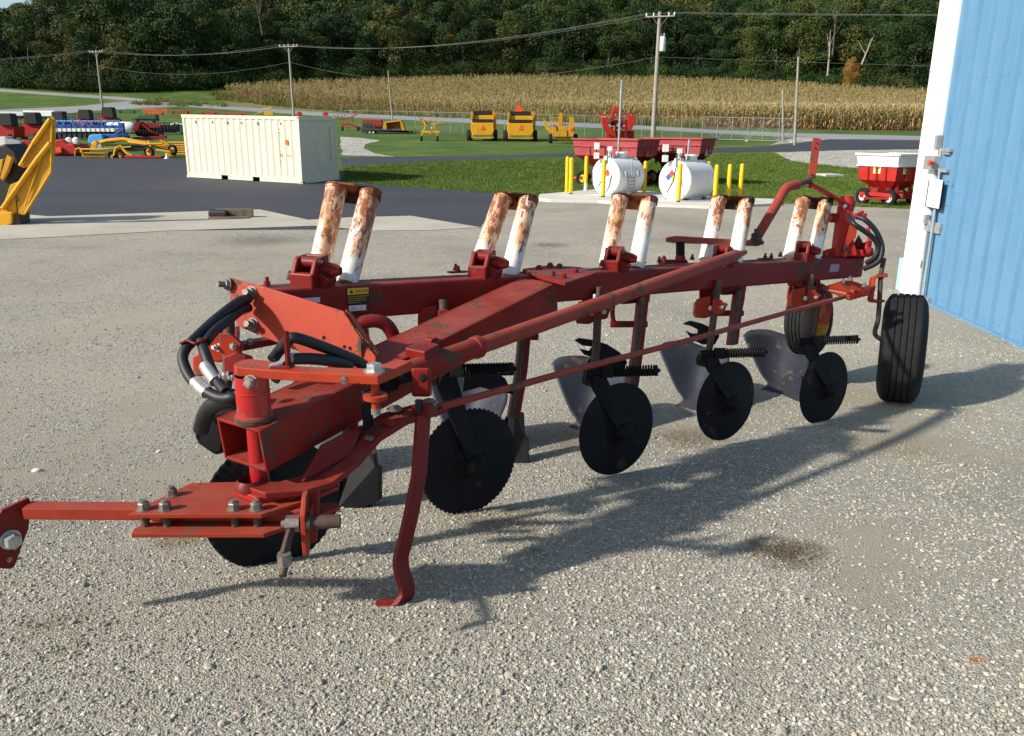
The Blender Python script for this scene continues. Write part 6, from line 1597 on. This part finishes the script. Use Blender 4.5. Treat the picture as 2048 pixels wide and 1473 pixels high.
b = MB(); b.tube([Tw(1736, 455, .02), Tw(1738, 480, .02), Tw(1733, 495, .02), Tw(1738, 515, .02)], .012, 8); b.build('small_pipe', M['farred'], PL)
b = MB()
for px, py in ((1714, 432), (1722, 428), (1728, 433)): b.box(Tw(px, py, .0), rt*.014, fw*.02, UP*.018)
b.build('valve_block', M['farred'], PL, .004)
def hose(pts, r, name='hydraulic_hose', mat='hose', nn_=34):
    b = MB(); b.tube(crv([at(*p) for p in pts], nn_), r, 12); return b.build(name, M[mat], PL)
hose([(1698, 432, 5.72), (1708, 448, 5.64), (1728, 462, 5.64), (1748, 478, 5.66), (1756, 495, 5.68), (1750, 515, 5.70), (1733, 526, 5.76)], .018)
hose([(1714, 434, 5.7), (1730, 440, 5.66), (1750, 460, 5.66), (1762, 485, 5.68), (1764, 505, 5.68), (1755, 525, 5.70), (1728, 538, 5.78)], .018)
# ---- steering linkage over the beam
b = MB(); q0 = hitH(1352, 524, 0); zq = depth(q0)
ARMZ = at(1362, 482, zq).z
AF = lambda x, y: at(x, y, zq+(x-1362)*.0022)
b = MB(); b.prism([AF(1334, 475), AF(1350, 472), AF(1372, 473), AF(1500, 481), AF(1522, 484), AF(1521, 491), AF(1490, 490), AF(1345, 484), AF(1334, 482)], fw*.05); ar = b.build('bell_crank', M['oldred'], PL, .003)
b = MB(); b.tube([AF(1362, 520)+fw*.02, AF(1362, 484)+fw*.02], .027, 16); b.build('crank_post', M['black'], PL)
b = MB(); b.tube([AF(1362, 522)+fw*.02, AF(1362, 512)+fw*.02], .031, 16); b.build('post_collar', M['red'], PL)
b = MB(); b.prism([AF(1319, 524), AF(1326, 519), AF(1374, 519), AF(1378, 528), AF(1372, 534), AF(1330, 530)], fw*.09); b.build('post_bracket', M['red'], PL, .006)
bolt(AF(1330, 518)+fw*.04, UP, .014, .014, .01, 'rusty_steel', ar); bolt(AF(1482, 480)+fw*.02, UP, .016, .018, .015, 'rusty_steel', ar)
b = MB(); b.tube([AF(1483, 492)+fw*.02, AF(1482, 504)+fw*.02], .012, 8); b.build('tube_end_pin', M['rusty_steel'], PL)
bj = AF(1514, 482)+fw*.02
b = MB(); b.lathe(bj, UP, [(0, -.02), (.05, -.018), (.052, .0), (.04, .006), (.032, .03), (.036, .04), (.03, .05), (.018, .055), (.018, .08), (0, .082)], 18); b.build('ball_joint', M['rusty_steel'], PL)
zP = depth(bj)
hose([(1517, 470, zP), (1530, 448, zP+.02), (1555, 406, zP+.10), (1568, 383, zP+.14), (1578, 374, zP+.16), (1596, 370, zP+.2)], .032, 'bent_link_pipe', 'oldred', 26)
hose([(1592, 371, zP+.19), (1608, 365, zP+.25), (1620, 362, zP+.29)], .021, 'pipe_neck', 'rusty_steel', 8)
b = MB(); b.beam(at(1620, 368, zP+.3), at(1697, 412, 5.85), .06, .02, UP); b.prism([at(1680, 398, 5.8), at(1705, 400, 5.85), at(1706, 412, 5.85), at(1694, 424, 5.85), at(1690, 424, 5.8)], fw*.06); b.build('rear_crank', M['farred'], PL, .004)
b = MB(); jj = at(1621, 362, zP+.3); b.tube([jj-UP*.05, jj+UP*.045], .011, 8); b.lathe(jj+UP*.02, UP, [(0, 0), (.03, 0), (.03, .012), (0, .014)], 8, False); b.build('joint_pin', M['rusty_steel'], PL)
b = MB(); s0 = at(1623, 356, zP+.3); s1_ = at(1634, 277, zP+.3); b.beam(s0, s1_, .052, .012, (-fw)); b_ = b.build('flag_bracket', M['oldred'], PL, .001)
for px, py in ((1634, 287), (1631, 297)):
    b = MB(); b.lathe(at(px, py, zP+.29), -fw, [(0, .003), (.006, .003)], 10); sub(b, 'hole', 'holeblack', b_)

# ---- front hoses
hose([(497, 598, 3.12), (478, 604, 3.06), (440, 632, 2.98), (408, 660, 2.92), (385, 683, 2.86)], .0185)
hose([(497, 616, 3.12), (480, 622, 3.06), (455, 642, 2.98), (430, 662, 2.92), (412, 684, 2.86)], .018)
hose([(385, 683, 2.86), (370, 700, 2.84), (366, 722, 2.82), (380, 755, 2.78), (405, 778, 2.74), (440, 796, 2.70), (470, 794, 2.68), (500, 786, 2.74)], .0185)
hose([(402, 683, 2.86), (410, 706, 2.82), (423, 740, 2.78), (437, 766, 2.74), (452, 785, 2.70)], .0185)
hose([(470, 794, 2.70), (445, 802, 2.74), (424, 812, 2.78), (410, 832, 2.82), (402, 860, 2.86)], .028)
for pts in (((391, 764, 2.765), (403, 776, 2.745), (415, 786, 2.73)), ((411, 732, 2.79), (421, 748, 2.765), (432, 763, 2.745))):
    b = MB(); b.tube([at(*p) for p in pts], .0225, 16); b.build('crimp_sleeve', M['zinc'], PL)
hose([(545, 720, 2.78), (560, 700, 2.80), (574, 684, 2.74), (590, 676, 2.72), (640, 692, 2.80), (700, 716, 2.90), (730, 732, 2.95)], .0195)
hose([(580, 718, 2.70), (620, 718, 2.76), (660, 722, 2.82), (700, 730, 2.9)], .020)
hose([(548, 760, 2.82), (562, 745, 2.84), (590, 738, 2.86)], .02); hose([(575, 800, 2.9), (600, 768, 2.95), (622, 760, 2.98)], .022)
b = MB(); b.strip([at(362, 688, 2.84), at(376, 681, 2.84), (at(392, 688, 2.83)), at(405, 683, 2.84), at(418, 675, 2.86)], fw*.03, .008); b.build('hose_clamp', M['casting'], PL, .002)
bolt(at(456, 752, 2.66), (rt*-.8-fw*.4).normalized(), .013, .018, .01, 'zinc'); bolt(at(470, 756, 2.6), (rt*-.8-fw*.6).normalized(), .010, .014, .006, 'zinc')
# first coulter's castings, left of the drawbar
b = MB(); b.beam(at(470, 695, 3.22), at(560, 678, 3.40), .06, .028, UP); b.build('bracket_bar', M['red'], PL, .004)
b = MB(); b.prism([at(384, 715, 3.12), at(398, 705, 3.12), at(412, 704, 3.12), at(418, 748, 3.12), at(392, 754, 3.12), at(385, 740, 3.12)], fw*.08); b.build('clamp_cheek', M['orange'], PL, .006)
b = MB(); b.prism([at(445, 715, 3.02), at(470, 705, 3.02), at(492, 712, 3.02), at(500, 740, 3.02), at(478, 752, 3.02), at(447, 742, 3.02)], fw*.08); b.build('clamp_cheek', M['casting'], PL, .006)
# black mass of the first coulter's spring and arm
b = MB(); b.prism([at(392, 852, 2.98), at(405, 832, 2.98), at(440, 826, 2.98), at(452, 850, 2.98), at(446, 905, 3.0), at(430, 912, 3.0), at(395, 888, 3.0), at(388, 872, 3.0)], fw*.06); b.build('swivel_body', M['black'], PL, .012)
b = MB(); b.beam(at(405, 838, 2.95), at(470, 822, 2.92), .04, .02, UP); b.build('hose_rest', M['black'], PL, .004)
# arched trip casting of the first bottom
hose([(715, 648, 3.5), (745, 642, 3.5), (770, 648, 3.52), (785, 668, 3.54), (790, 692, 3.56), (782, 712, 3.58)], .030, 'trip_arch', 'casting', 16)
# ================================================================ THE BLUE BUILDING
M['bluewall'] = paint('blue_sheet_metal', (.105, .235, .375), (.125, .262, .41), (.25, .22, .2), amount=-3, rough=.38, scale=.6, fade=.10, dust=0, smear=.0)
M['cyan'] = plain('light_cyan', (.35, .72, .80), .5, 0, .05)
w0, w1 = G(1862, 612), G(2046, 697.5)
wd = V((w1.x-w0.x, w1.y-w0.y, 0)).normalized(); wn_ = V((-wd.y, wd.x, 0)); wn_ = wn_ if wn_.x < 0 else -wn_
def hitW(px, py, n=0): r = ray(px, py); return CAM+r*((V((w0.x, w0.y, 0))+wn_*n-CAM).dot(wn_)/r.dot(wn_))
BLD = thing('building', (w0.x+6, w0.y-4, 0), 'blue ribbed sheet-metal building with a white corner trim at the right edge', 'building')
def cornerx(px, py): p = hitW(px, py); return (p-w0).dot(V((wd.x, wd.y, 0)))
wdn = -wd if wd.y > 0 else wd                      # towards the camera
def U_(p): return (V((p.x, p.y, 0))-V((w0.x, w0.y, 0))).dot(wdn)
def WP(u, n, z): return V((w0.x, w0.y, 0))+wdn*u+wn_*n+V((0, 0, z))
uc = U_(hitW(1803, 585)); ut = U_(hitW(1838, 590)); uend = 14.0; HT = 5.6
print('wall', w0, w1, uc, ut, depth(w0))
b = MB(); b.box(WP((uc+uend)/2, -.05, HT/2-.02), wdn*(uend-uc)/2, wn_*.05, (0, 0, HT/2)); b.build('wall', M['bluewall'], BLD)
ribs_u = [U_(hitW(x, 606+(x-1850)*.457)) for x in (1870, 1892, 1916, 1946, 1977, 2012)]
sp_r = (ribs_u[-1]-ribs_u[0])/5; print('ribs', ribs_u, sp_r)
rb_ = MB(); rb_.prism([wdn*-.03+wn_*0, wdn*-.016+wn_*.036, wdn*.016+wn_*.036, wdn*.03+wn_*0], (0, 0, HT-.06)); rme = rb_.mesh('wall_rib', M['bluewall'])
rs_ = MB(); rs_.prism([wdn*-.012+wn_*0, wdn*-.005+wn_*.006, wdn*.005+wn_*.006, wdn*.012+wn_*0], (0, 0, HT-.06)); rsm = rs_.mesh('wall_ridge', M['bluewall'])
k_ = -2
u = ribs_u[0]-sp_r*2
while u < uend-.1:
    if u > ut+.05:
        p = WP(u, .001, .03); link('wall_rib', rme, BLD, world=Matrix.Translation(p))
    u += sp_r
b = MB()
for zz_ in (.12, 1.3, 2.5, 3.7, 4.9):
    u = ribs_u[0]-sp_r*2
    while u < 9:
        if u > ut+.1:
            for du_ in (.05, .15): b.tube([WP(u+du_, 0, zz_), WP(u+du_, .006, zz_)], .006, 6)
        u += sp_r
sw = b.build('siding_screw', M['bluewall'], BLD); sw['kind'] = 'stuff'
b = MB(); b.box(WP((ut+uend)/2, .012, .0+gz(8)+.015), wdn*(uend-ut)/2, wn_*.018, (0, 0, .022)); b.build('base_flashing', M['bluewall'], BLD, .003)
b = MB(); b.box(WP((uc+ut)/2, .016, HT/2), wdn*(ut-uc)/2, wn_*.018, (0, 0, HT/2)); b.build('corner_trim', M['white'], BLD, .004)
b = MB(); b.box(WP(uc-.02, -.3, HT/2), wdn*.012, wn_*.32, (0, 0, HT/2)); b.build('end_trim', M['white'], BLD)
far_n = -12.0
b = MB(); b.box(WP(uc+.05, far_n/2, HT/2-.02), wdn*.05, wn_*(far_n/2+.2), (0, 0, HT/2-.01)); b.box(WP(uend-.05, far_n/2, HT/2-.02), wdn*.05, wn_*(far_n/2+.2), (0, 0, HT/2-.01)); b.build('end_wall', M['bluewall'], BLD)
b = MB(); b.prism([WP(uc-.3, .35, HT-.05), WP(uc-.3, far_n/2, HT+1.9), WP(uc-.3, far_n-.3, HT-.05)], wdn*(uend-uc+.6)); b.build('roof', M['offwhite'], BLD)
P = [hitW(1789, 585, .0), hitW(1803, 585, 0), hitW(1819, 522, 0), hitW(1806, 522, 0)]
b = MB(); q = WP(uc-.05, .02, .0); hgt_ = hitW(1815, 522).z; b.box(WP(uc-.10, .0, hgt_/2+.01), wdn*.07, wn_*.01, (0, 0, hgt_/2)); b.build('cyan_panel', M['cyan'], BLD)
# electrical fittings
def wbox(x0, y0, x1, y1, n0, n1, name, mat, par=BLD, bev_=.004):
    a, c = hitW(x0, y1), hitW(x1, y0); u0, u1 = U_(a), U_(c); cz_ = (a.z+c.z)/2
    b = MB(); b.box(WP((u0+u1)/2, (n0+n1)/2, cz_), wdn*abs(u1-u0)/2, wn_*abs(n1-n0)/2, (0, 0, abs(c.z-a.z)/2)); return b.build(name, M[mat], par, bev_)
def wtube(pts, r, name, mat): b = MB(); b.tube([hitW(x, y, n) for x, y, n in pts], r, 10); return b.build(name, M[mat], BLD)
wbox(1884, 271, 1893, 300, .02, .10, 'light_fitting', 'grey'); wbox(1888, 298, 1908, 304, .0, .05, 'strut_channel', 'grey'); wbox(1884, 305, 1904, 309, .0, .04, 'strut_channel', 'grey')
jb = wbox(1866, 313, 1890, 339, .02, .12, 'switch_box', 'grey'); wbox(1882, 339, 1901, 344, .0, .05, 'strut_channel', 'grey')
b = MB(); c = hitW(1868, 326, .12); b.tube([c-wn_*.0, c+wn_*.04], .02, 10); b.tube([c+wn_*.04, c+wn_*.06], .032, 12)
M['redknob'] = plain('red_knob', (.5, .06, .06), .5); b.build('switch_knob', M['redknob'], BLD)
wbox(1861, 362, 1890, 414, .01, .07, 'board', 'darkgrey')
pn = wbox(1867, 361, 1901, 413, .08, .088, 'white_notice', 'white', BLD, 0)
wtube([(1882, 298, .05), (1880, 315, .05)], .018, 'conduit', 'grey'); wtube([(1880, 338, .05), (1877, 362, .05)], .016, 'conduit', 'grey')
wtube([(1871, 412, .05), (1866, 450, .05), (1845, 598, .05)], .015, 'conduit', 'grey'); wtube([(1860, 440, .03), (1855, 460, .03), (1839, 590, .03)], .012, 'conduit', 'zinc')
wbox(1857, 430, 1864, 447, .02, .07, 'conduit_box', 'grey'); wbox(1853, 448, 1886, 452, .0, .035, 'strut_channel', 'grey'); wbox(1853, 457, 1884, 461, .0, .035, 'strut_channel', 'grey')
wbox(1849, 522, 1853, 537, .02, .06, 'conduit_coupling', 'zinc'); wbox(1856, 597, 1864, 603, 0, .05, 'conduit_foot', 'grey')
for x, y in ((1872, 362), (1897, 364), (1868, 411), (1893, 412)): bolt(hitW(x, y, .09), wn_, .006, .006, .002, 'black', pn)

# ================================================================ YELLOW MACHINE AT THE LEFT EDGE
k = K('header_snout', 20, 450, 'large upright yellow machine panel with bracing at the left edge, standing on the concrete', 'farm machine')
k.poly([(39, 326), (66, 284), (98, 238), (105, 233), (109, 241), (108, 290), (102, 344), (76, 388), (48, 431), (34, 428), (30, 395), (52, 345), (56, 334), (46, 336)], 0, .06); pn_ = k.end('blade_panel', 'gold', .006)
k.tube([(41, 332, -.03), (70, 282, -.03), (101, 238, -.03)], .045, 8); k.tube([(101, 286, -.04), (75, 318, -.04), (5, 418, -.04)], .05, 8); k.tube([(104, 240, -.02), (102, 344, -.02)], .02, 6); k.tube([(102, 344, -.03), (50, 428, -.03)], .022, 6); k.tube([(84, 310, -.03), (50, 412, -.03)], .014, 6); k.end('brace_tube', 'yellow')
k.tube([(68, 290, -.07), (46, 325, -.07)], .012, 5); k.tube([(95, 245, -.04), (84, 262, -.04)], .02, 5); k.end('hinge_strap', 'vinyl')
k.poly([(-30, 300), (10, 288), (30, 305), (44, 338), (36, 352), (20, 392), (0, 420), (-30, 425)], .25, .9); k.end('inner_works', 'vinyl', .03)
k.poly([(-6, 322), (6, 318), (2, 345), (-8, 360)], .1, .25); k.poly([(14, 310), (24, 316), (14, 345), (4, 362), (0, 355)], .1, .2); k.poly([(20, 370), (44, 360), (30, 392), (14, 418), (8, 405)], .05, .2); k.end('inner_arm', 'gold', .01)
k.poly([(0, 422), (16, 400), (34, 398), (38, 430), (22, 438)], .0, .2); k.end('lower_gusset', 'yellow', .01)
k.poly([(-40, 425), (24, 425), (24, 438), (24, 448), (4, 456), (-40, 454)], -.15, .5); k.end('foot_beam', 'yellow', .02); k.box(24, 36, 430, 449, -.1, .3); k.end('foot_block', 'rusty_steel', .01)
text('S', wm(k.t).translation+k.P(31, 403, -.02), (1, 0, .0), (0, 0, 1), .16, 'lettering', k.t)

# ================================================================ FARM MACHINES IN THE LEFT YARD
def hood(px, w, top, bot, base, red, label, bl=None):
    k = K('farm_machine', px, base, label, 'farm machine', 'red machines with black hoods in a row')
    k.poly([(px-w*.42, top+2), (px-w*.36, top), (px+w*.24, top), (px+w*.34, top+2), (px+w*.48, bot), (px-w*.36, bot)], .1, .9); k.end('black_hood', 'vinyl', .04)
    k.poly([(px-w*.50, top+w*.5), (px-w*.42, top+w*.35), (px-w*.34, bot), (px+w*.48, bot), (px+w*.6, bot+4), (px+w*.62, base-5), (px-w*.5, base-5)], .3, 1.6); k.end('body', red, .03)
    k.box(px-w*.45, px+w*.5, base-8, base-5, .1, .3); k.end('lower_bar', 'darkgrey')
    for q in (-.4, .45): k.wheel(px+w*q, base-5, .33, .25, .5)
    return k
hood(10, 30, 227, 252, 281, 'farred', 'red machine with a black hood at the left end of its row')
hood(60, 30, 225, 249, 279, 'farred', 'second red machine with a black hood from the left, beside the yellow panel')
hood(114, 28, 223, 243, 262, 'blue', 'blue machine with a black hood standing among the red ones')
hood(167, 28, 219.5, 239, 257, 'farred', 'red machine with a black hood right of the blue one')
hood(214, 28, 214.5, 236, 252, 'farred', 'rightmost red machine with a black hood, next to the green implements')
k = K('long_wagon', 80, 250, 'long white flat-roofed wagon behind the black-hooded machines', 'wagon'); k.box(47, 110, 222, 233, 0, 2.2); k.end('white_body', 'white', .05); k.box(50, 108, 233, 241, .2, 2); k.end('green_base', 'green')
k = K('long_wagon', 24, 250, 'low pale-blue topped wagon at the far left behind the red machines', 'wagon'); k.box(-20, 46, 224, 232, 0, 2.2); k.end('pale_body', 'offwhite', .05); k.box(-18, 44, 232, 240, .2, 2); k.end('base', 'darkgrey')
k = K('wire_pen', 150, 247, 'low slatted red rack between the hooded machines', 'rack')
for x in range(84, 100, 4): k.box(x, x+1, 232, 247, 0, .05)
for x in range(132, 200, 6): k.box(x, x+1, 228, 246, 0, .05)
k.box(132, 200, 227, 228.5, 0, .06); k.end('slat_row', 'darkgrey')
# blue planter
k = K('planter', 170, 281, 'wide blue planter with a row of white and grey seed boxes', 'planter')
k.box(104, 236, 251, 256, .5, .8); k.box(104, 240, 264, 267, .6, .8); k.end('toolbar', 'blue', .01)
for i in range(13): k.box(107+i*9.6, 112.5+i*9.6, 257.5, 264, 0, .5); k.end('seed_box', 'white', .02); k.box(112.6+i*9.6, 116.4+i*9.6, 258, 264, .05, .5); k.end('grey_seed_box', 'offwhite', .02)
for i in range(13): k.box(106+i*10, 112+i*10, 267, 277, .1, .5)
k.end('row_unit', 'vinyl', .02)
for i in range(7): k.tube([(110+i*19, 251, .4), (104+i*19, 243, .8), (126+i*19, 243, .8)], .035, 5)
k.box(104, 236, 242, 244, .8, .95); k.end('marker_arm', 'skyblue')
for i in range(9): k.tube([(112+i*14, 250, .3), (119+i*14, 240, .4)], .03, 4)
k.end('blue_strut', 'blue'); k.box(239, 245, 246, 276, .2, .5); k.box(228, 250, 266, 280, .3, .8); k.end('end_frame', 'blue', .01); 
for i in range(4): k.wheel(110+i*42, 273, .28, .2, .7)
k = K('spray_tank', 224, 258, 'smaller left one of two white oval tanks on the blue planter', 'tank'); k.b.lathe(k.P(214, 251.5, .3), (1, 0, 0), [(0, 0), (.25, .08), (.34, .3), (.34, 1.1), (.25, 1.3), (0, 1.4)], 16); k.end('tank_shell', 'white')
k = K('spray_tank', 250, 268, 'larger white rounded tank at the right end of the blue planter', 'tank'); k.b.lathe(k.P(237, 256, .2), (1, 0, 0), [(0, 0), (.35, .06), (.48, .3), (.48, 1.0), (.35, 1.25), (0, 1.3)], 18); k.end('tank_shell', 'white'); k.b.tube([k.P(244, 246, .0), k.P(244, 266, .0)], .03, 5); k.end('strap', 'blue')
# light blue cover
k = K('mower', 205, 292, 'low rounded light-blue machine cover between planter and yellow rake', 'mower')
k.poly([(175, 284), (177, 273), (183, 269), (204, 269), (207, 280), (205, 288), (180, 288)], 0, 1.6); k.end('cover', 'skyblue', .05); k.poly([(206, 279), (210, 270), (232, 268), (242, 272), (241, 278)], .3, 1.6); k.end('deck', 'blue', .03); k.tube([(230, 270, .2), (247, 258, .2)], .05); k.end('hitch_arm', 'blue')
# dark red mower
k = K('mower_conditioner', 130, 313, 'glossy dark red mower with a rounded hood behind the yellow panel', 'mower')
k.poly([(104, 310), (106, 284), (114, 279), (126, 280), (134, 288), (146, 288), (152, 296), (152, 309)], 0, 1.4); k.end('hood', 'farred', .05); k.box(112, 122, 296, 306, -.15, 0); k.end('orange_block', 'orangered', .02); k.box(104, 152, 308, 312, .1, .5); k.end('skirt', 'vinyl')
for x in (138, 152): k.b.lathe(k.P(x, 283, .3), (0, -1, 0), [(0, .12), (.12, .1), (.2, 0), (0, 0)], 12); k.end('lamp', 'offwhite')
k = K('small_engine', 30, 303, 'grey and white small machine with wheels at the far left below the red machines', 'farm machine')
k.box(-5, 10, 274, 300, 0, .7); k.end('grey_box', 'offwhite', .03); k.poly([(9, 274), (16, 278), (40, 284), (46, 296), (20, 300), (12, 290)], .0, .5); k.end('engine', 'grey', .03); k.poly([(44, 280), (60, 284), (64, 300), (48, 302)], .2, .8); k.end('red_cover', 'farred', .03)
for x in (28, 38): k.wheel(x, 299, .13, .1, -.1)
# big yellow rake
k = K('hay_rake', 260, 317, 'large yellow rotary hay rake folded low across the front of the yard', 'hay rake')
k.tube([(185, 289, .4), (215, 282, .4), (246, 279, .4), (290, 287, .4), (330, 296, .4), (350, 300, .3)], .10, 8); k.tube([(246, 280, .5), (262, 285, .3), (290, 289, .2), (325, 288, .2)], .06, 6); k.end('main_boom', 'yellow')
k.poly([(181, 298), (184, 286), (190, 281), (195, 285), (192, 298)], .2, .5); k.end('gear_housing', 'yellow', .03); k.poly([(193, 296), (197, 288), (201, 287), (204, 296)], .15, .3); k.end('shield', 'grey')
k.tube([(160, 299, .1), (200, 299, 0), (240, 296, 0), (246, 302, .1)], .05); k.tube([(163, 300, 0), (166, 313, -.1), (210, 315, -.1), (214, 304, 0)], .035); k.tube([(168, 306, -.05), (210, 307, -.05)], .03); k.tube([(150, 312, .2), (152, 299, .1), (160, 296, .1), (162, 305, .1)], .04); k.end('left_rotor_frame', 'yellow')
for i in range(12): k.tube([(168+i*3.8, 304, -.05), (167+i*3.9, 314, -.15)], .016, 3, False)
k.end('tine_row', 'gold')
k.tube([(228, 312, .0), (232, 296, .0), (240, 292, .1), (252, 306, .0), (264, 311, 0)], .06); k.tube([(240, 296, .1), (262, 294, .1)], .04); k.tube([(298, 282, .3), (302, 294, .2), (294, 304, .1)], .06); k.tube([(312, 300, .1), (340, 303, .0), (342, 312, 0)], .045); k.end('support_arm', 'yellow')
k.tube([(246, 297, .15), (290, 298, .15), (345, 300, .1)], .03, 5); k.poly([(246, 292), (282, 292), (286, 300), (262, 304), (250, 300)], .6, 1.2); k.end('dark_panel', 'vinyl')
for x, y, r in ((241, 310, .28), (298, 305, .28), (224, 312, .2), (345, 300, .25)): k.wheel(x, y, r, .16, .2, (.3, 1, 0), 'gold')
k = K('windrower', 350, 314, 'yellow slatted machine frame just left of the container', 'farm machine')
for i in range(6): k.tube([(320+i*2, 285+i*4.6, .1), (372, 286+i*4.6, .1)], .05, 5)
k.end('slat_frame', 'yellow'); k.tube([(320, 283, .1), (338, 287, .1), (342, 303, .1)], .08); k.box(334, 345, 303, 313, 0, .4); k.end('corner_arm', 'gold')
k = K('sickle_bar', 290, 317.5, 'thin low red cutter bar lying on the grass edge in front of the yellow rake', 'cutter bar'); k.box(249, 322, 312.5, 316, 0, .4); k.poly([(268, 313), (280, 310), (288, 313)], 0, .3); k.end('bar', 'farred', .02)
k = K('marker_cone', 334, 318, 'small white cone at the end of the red cutter bar', 'cone'); k.b.lathe((0, 0, 0), (0, 0, 1), [(.13, 0), (.12, .04), (.07, .05), (.02, .25), (0, .26)], 12); k.end('body', 'white')
# dark red discs
k = K('disc_harrow', 300, 281, 'dark red folded disc harrow left of the container', 'disc harrow')
k.poly([(262, 262), (270, 245), (282, 244), (276, 262)], .0, .6); k.poly([(282, 248), (302, 246), (322, 250), (320, 256), (286, 256)], .2, .5); k.poly([(264, 275), (330, 272), (332, 277), (300, 280), (264, 279)], 0, .3); k.end('frame', 'darkred', .02)
for i in range(9): k.b.lathe(k.P(276+i*5.5, 264+i*.4, .3), (.9, -.4, .1), [(0, 0), (.33, .02), (.33, .04), (0, .04)], 14)
k.end('disc_gang', 'vinyl'); k.tube([(280, 245, .1), (300, 262, .1), (330, 274, .1)], .06); k.end('hitch_arm', 'farred')
k = K('disc_harrow', 325, 270, 'black and red tangled tillage machine behind the dark red disc harrow', 'disc harrow')
for i in range(8): k.tube([(302+i*7, 262, .2), (308+i*7, 244+(i % 3)*3, .3)], .05, 5); k.b.lathe(k.P(305+i*7, 258, .3), (.9, -.4, .1), [(0, 0), (.28, .02), (.28, .04), (0, .04)], 12)
k.box(300, 362, 250, 253, .3, .5); k.box(300, 350, 262, 266, .2, .5); k.end('gang', 'darkgrey')
k = K('grain_drill', 290, 247, 'dark green folded grain drill in the middle of the left yard', 'grain drill'); k.poly([(270, 238), (276, 231), (310, 230), (312, 239)], 0, .9); k.end('seed_box', 'green', .02); k.box(268, 314, 238, 243, .1, .6); k.tube([(262, 240, .2), (276, 233, .2)], .05); k.end('frame', 'darkgrey')
for x in (276, 308): k.wheel(x, 243, .3, .2, .3)
k = K('chisel_plow', 345, 268, 'green implement partly hidden by the left end of the container', 'farm machine'); k.poly([(352, 251), (368, 250), (368, 262), (354, 264)], 0, .5); k.poly([(340, 256), (352, 257), (352, 262), (340, 262)], .1, .4); k.end('green_body', 'green', .02); k.tube([(338, 252, .2), (350, 246, .2), (366, 250, .2)], .05); k.tube([(342, 248, .3), (366, 258, .3)], .04); k.end('pale_arm', 'offwhite'); k.wheel(364, 270, .22, .16, 0)
for nm, x0, x1, y0, y1, mat, lab in (('field_cultivator', 234, 277, 217, 227, 'green', 'low green tined cultivator at the back of the left yard'), ('field_cultivator', 285, 335, 213, 230, 'orangered', 'orange-red folded cultivator in the back row of the left yard'), ('field_cultivator', 340, 385, 219, 228, 'farred', 'low red cultivator just above the left corner of the container'), ('field_cultivator', 400, 438, 220, 232, 'farred', 'red tined cultivator showing above the container roof, left one'), ('field_cultivator', 445, 495, 223, 234, 'farred', 'dark red tined cultivator showing above the container roof, right one')):
    k = K(nm, (x0+x1)/2, y1, lab, 'cultivator'); w = x1-x0; r = random.Random(x0)
    k.box(x0, x1, y0+(y1-y0)*.45, y0+(y1-y0)*.55, .2, .4); k.box(x0+w*.1, x1-w*.2, y0+(y1-y0)*.75, y0+(y1-y0)*.85, .0, .2); k.end('toolbar', mat)
    for i in range(12): x = x0+w*(i+.5)/12; k.tube([(x-w*.03, y0+r.uniform(0, 2.5), .4), (x+w*.02, (y0+y1)/2, .3), (x+w*.04*r.choice((-1, 1)), y1, .1)], .045, 4)
    k.end('tine_row', mat)
    for x in (x0+w*.15, x1-w*.2): k.wheel(x, y1-2, .25, .18, .3)
k = K('yellow_lift', 530, 232, 'small yellow crane-like arm showing above the container roof', 'farm machine'); k.tube([(512, 228, .1), (524, 226, .1), (526, 218, .1), (545, 217, .1)], .10, 6); k.tube([(512, 228, .1), (512, 232, .1)], .06); k.box(528, 546, 224, 230, .0, .4); k.end('arm', 'yellow')
for px in (599, 651): k = K('implement_tip', px, 232, 'small dark red implement end peeping over the container roof, '+('left one' if px < 620 else 'right one'), 'farm machine'); k.b.lathe(k.P(px, 229, .1), (0, -1, 0), [(0, 0), (.35, .02), (.42, .15), (.3, .2), (0, .2)], 10); k.tube([(px-6, 230, .1), (px+6, 228, .1)], .05); k.end('head', 'farred')
# little things in the lot
M['dryleaf'] = plain('dry_leaf', (.36, .12, .03), .6, 0, .5, 90)
p = G(1948, 1325); b = MB(); b.add([V((-.028, .008, .004)), V((-.008, -.009, .012)), V((.018, -.012, .006)), V((.028, -.008, .014)), V((.006, .006, .016))], [(0, 1, 4), (1, 2, 4), (2, 3, 4)]); b.v = [tuple(V(v)+p) for v in b.v]
o = b.build('dry_leaf', M['dryleaf']); s_ = o.modifiers.new('thick', 'SOLIDIFY'); s_.thickness = .0015; tag(o, 'curled orange-brown dry leaf lying on the gravel at the lower right', 'leaf')
def stone_at(px, py, s, lab, mat):
    p = G(px, py); bm = bmesh.new(); bmesh.ops.create_icosphere(bm, subdivisions=2, radius=s); r = random.Random(px)
    for v in bm.verts: v.co = v.co*(1+.18*mn.noise(v.co*30+V((px, 0, 0)))); v.co.z *= .6; v.co.x *= 1.25
    me = bpy.data.meshes.new('loose_stone'); bm.to_mesh(me); bm.free(); me.materials.append(mat); o = link('loose_stone', me, None, Matrix.Translation(p+V((0, 0, s*.4)))); tag(o, lab, 'stone')
M['palestone'] = plain('pale_stone', (.6, .58, .53), .8, 0, .15, 40); M['tanstone'] = plain('tan_stone', (.5, .40, .24), .8, 0, .2, 40)
stone_at(74, 945, .022, 'pale grey stone lying alone on the gravel above the cross bar at the left', M['palestone'])
stone_at(1090, 1180, .012, 'single pale stone on the gravel right of the parking stand', M['palestone'])
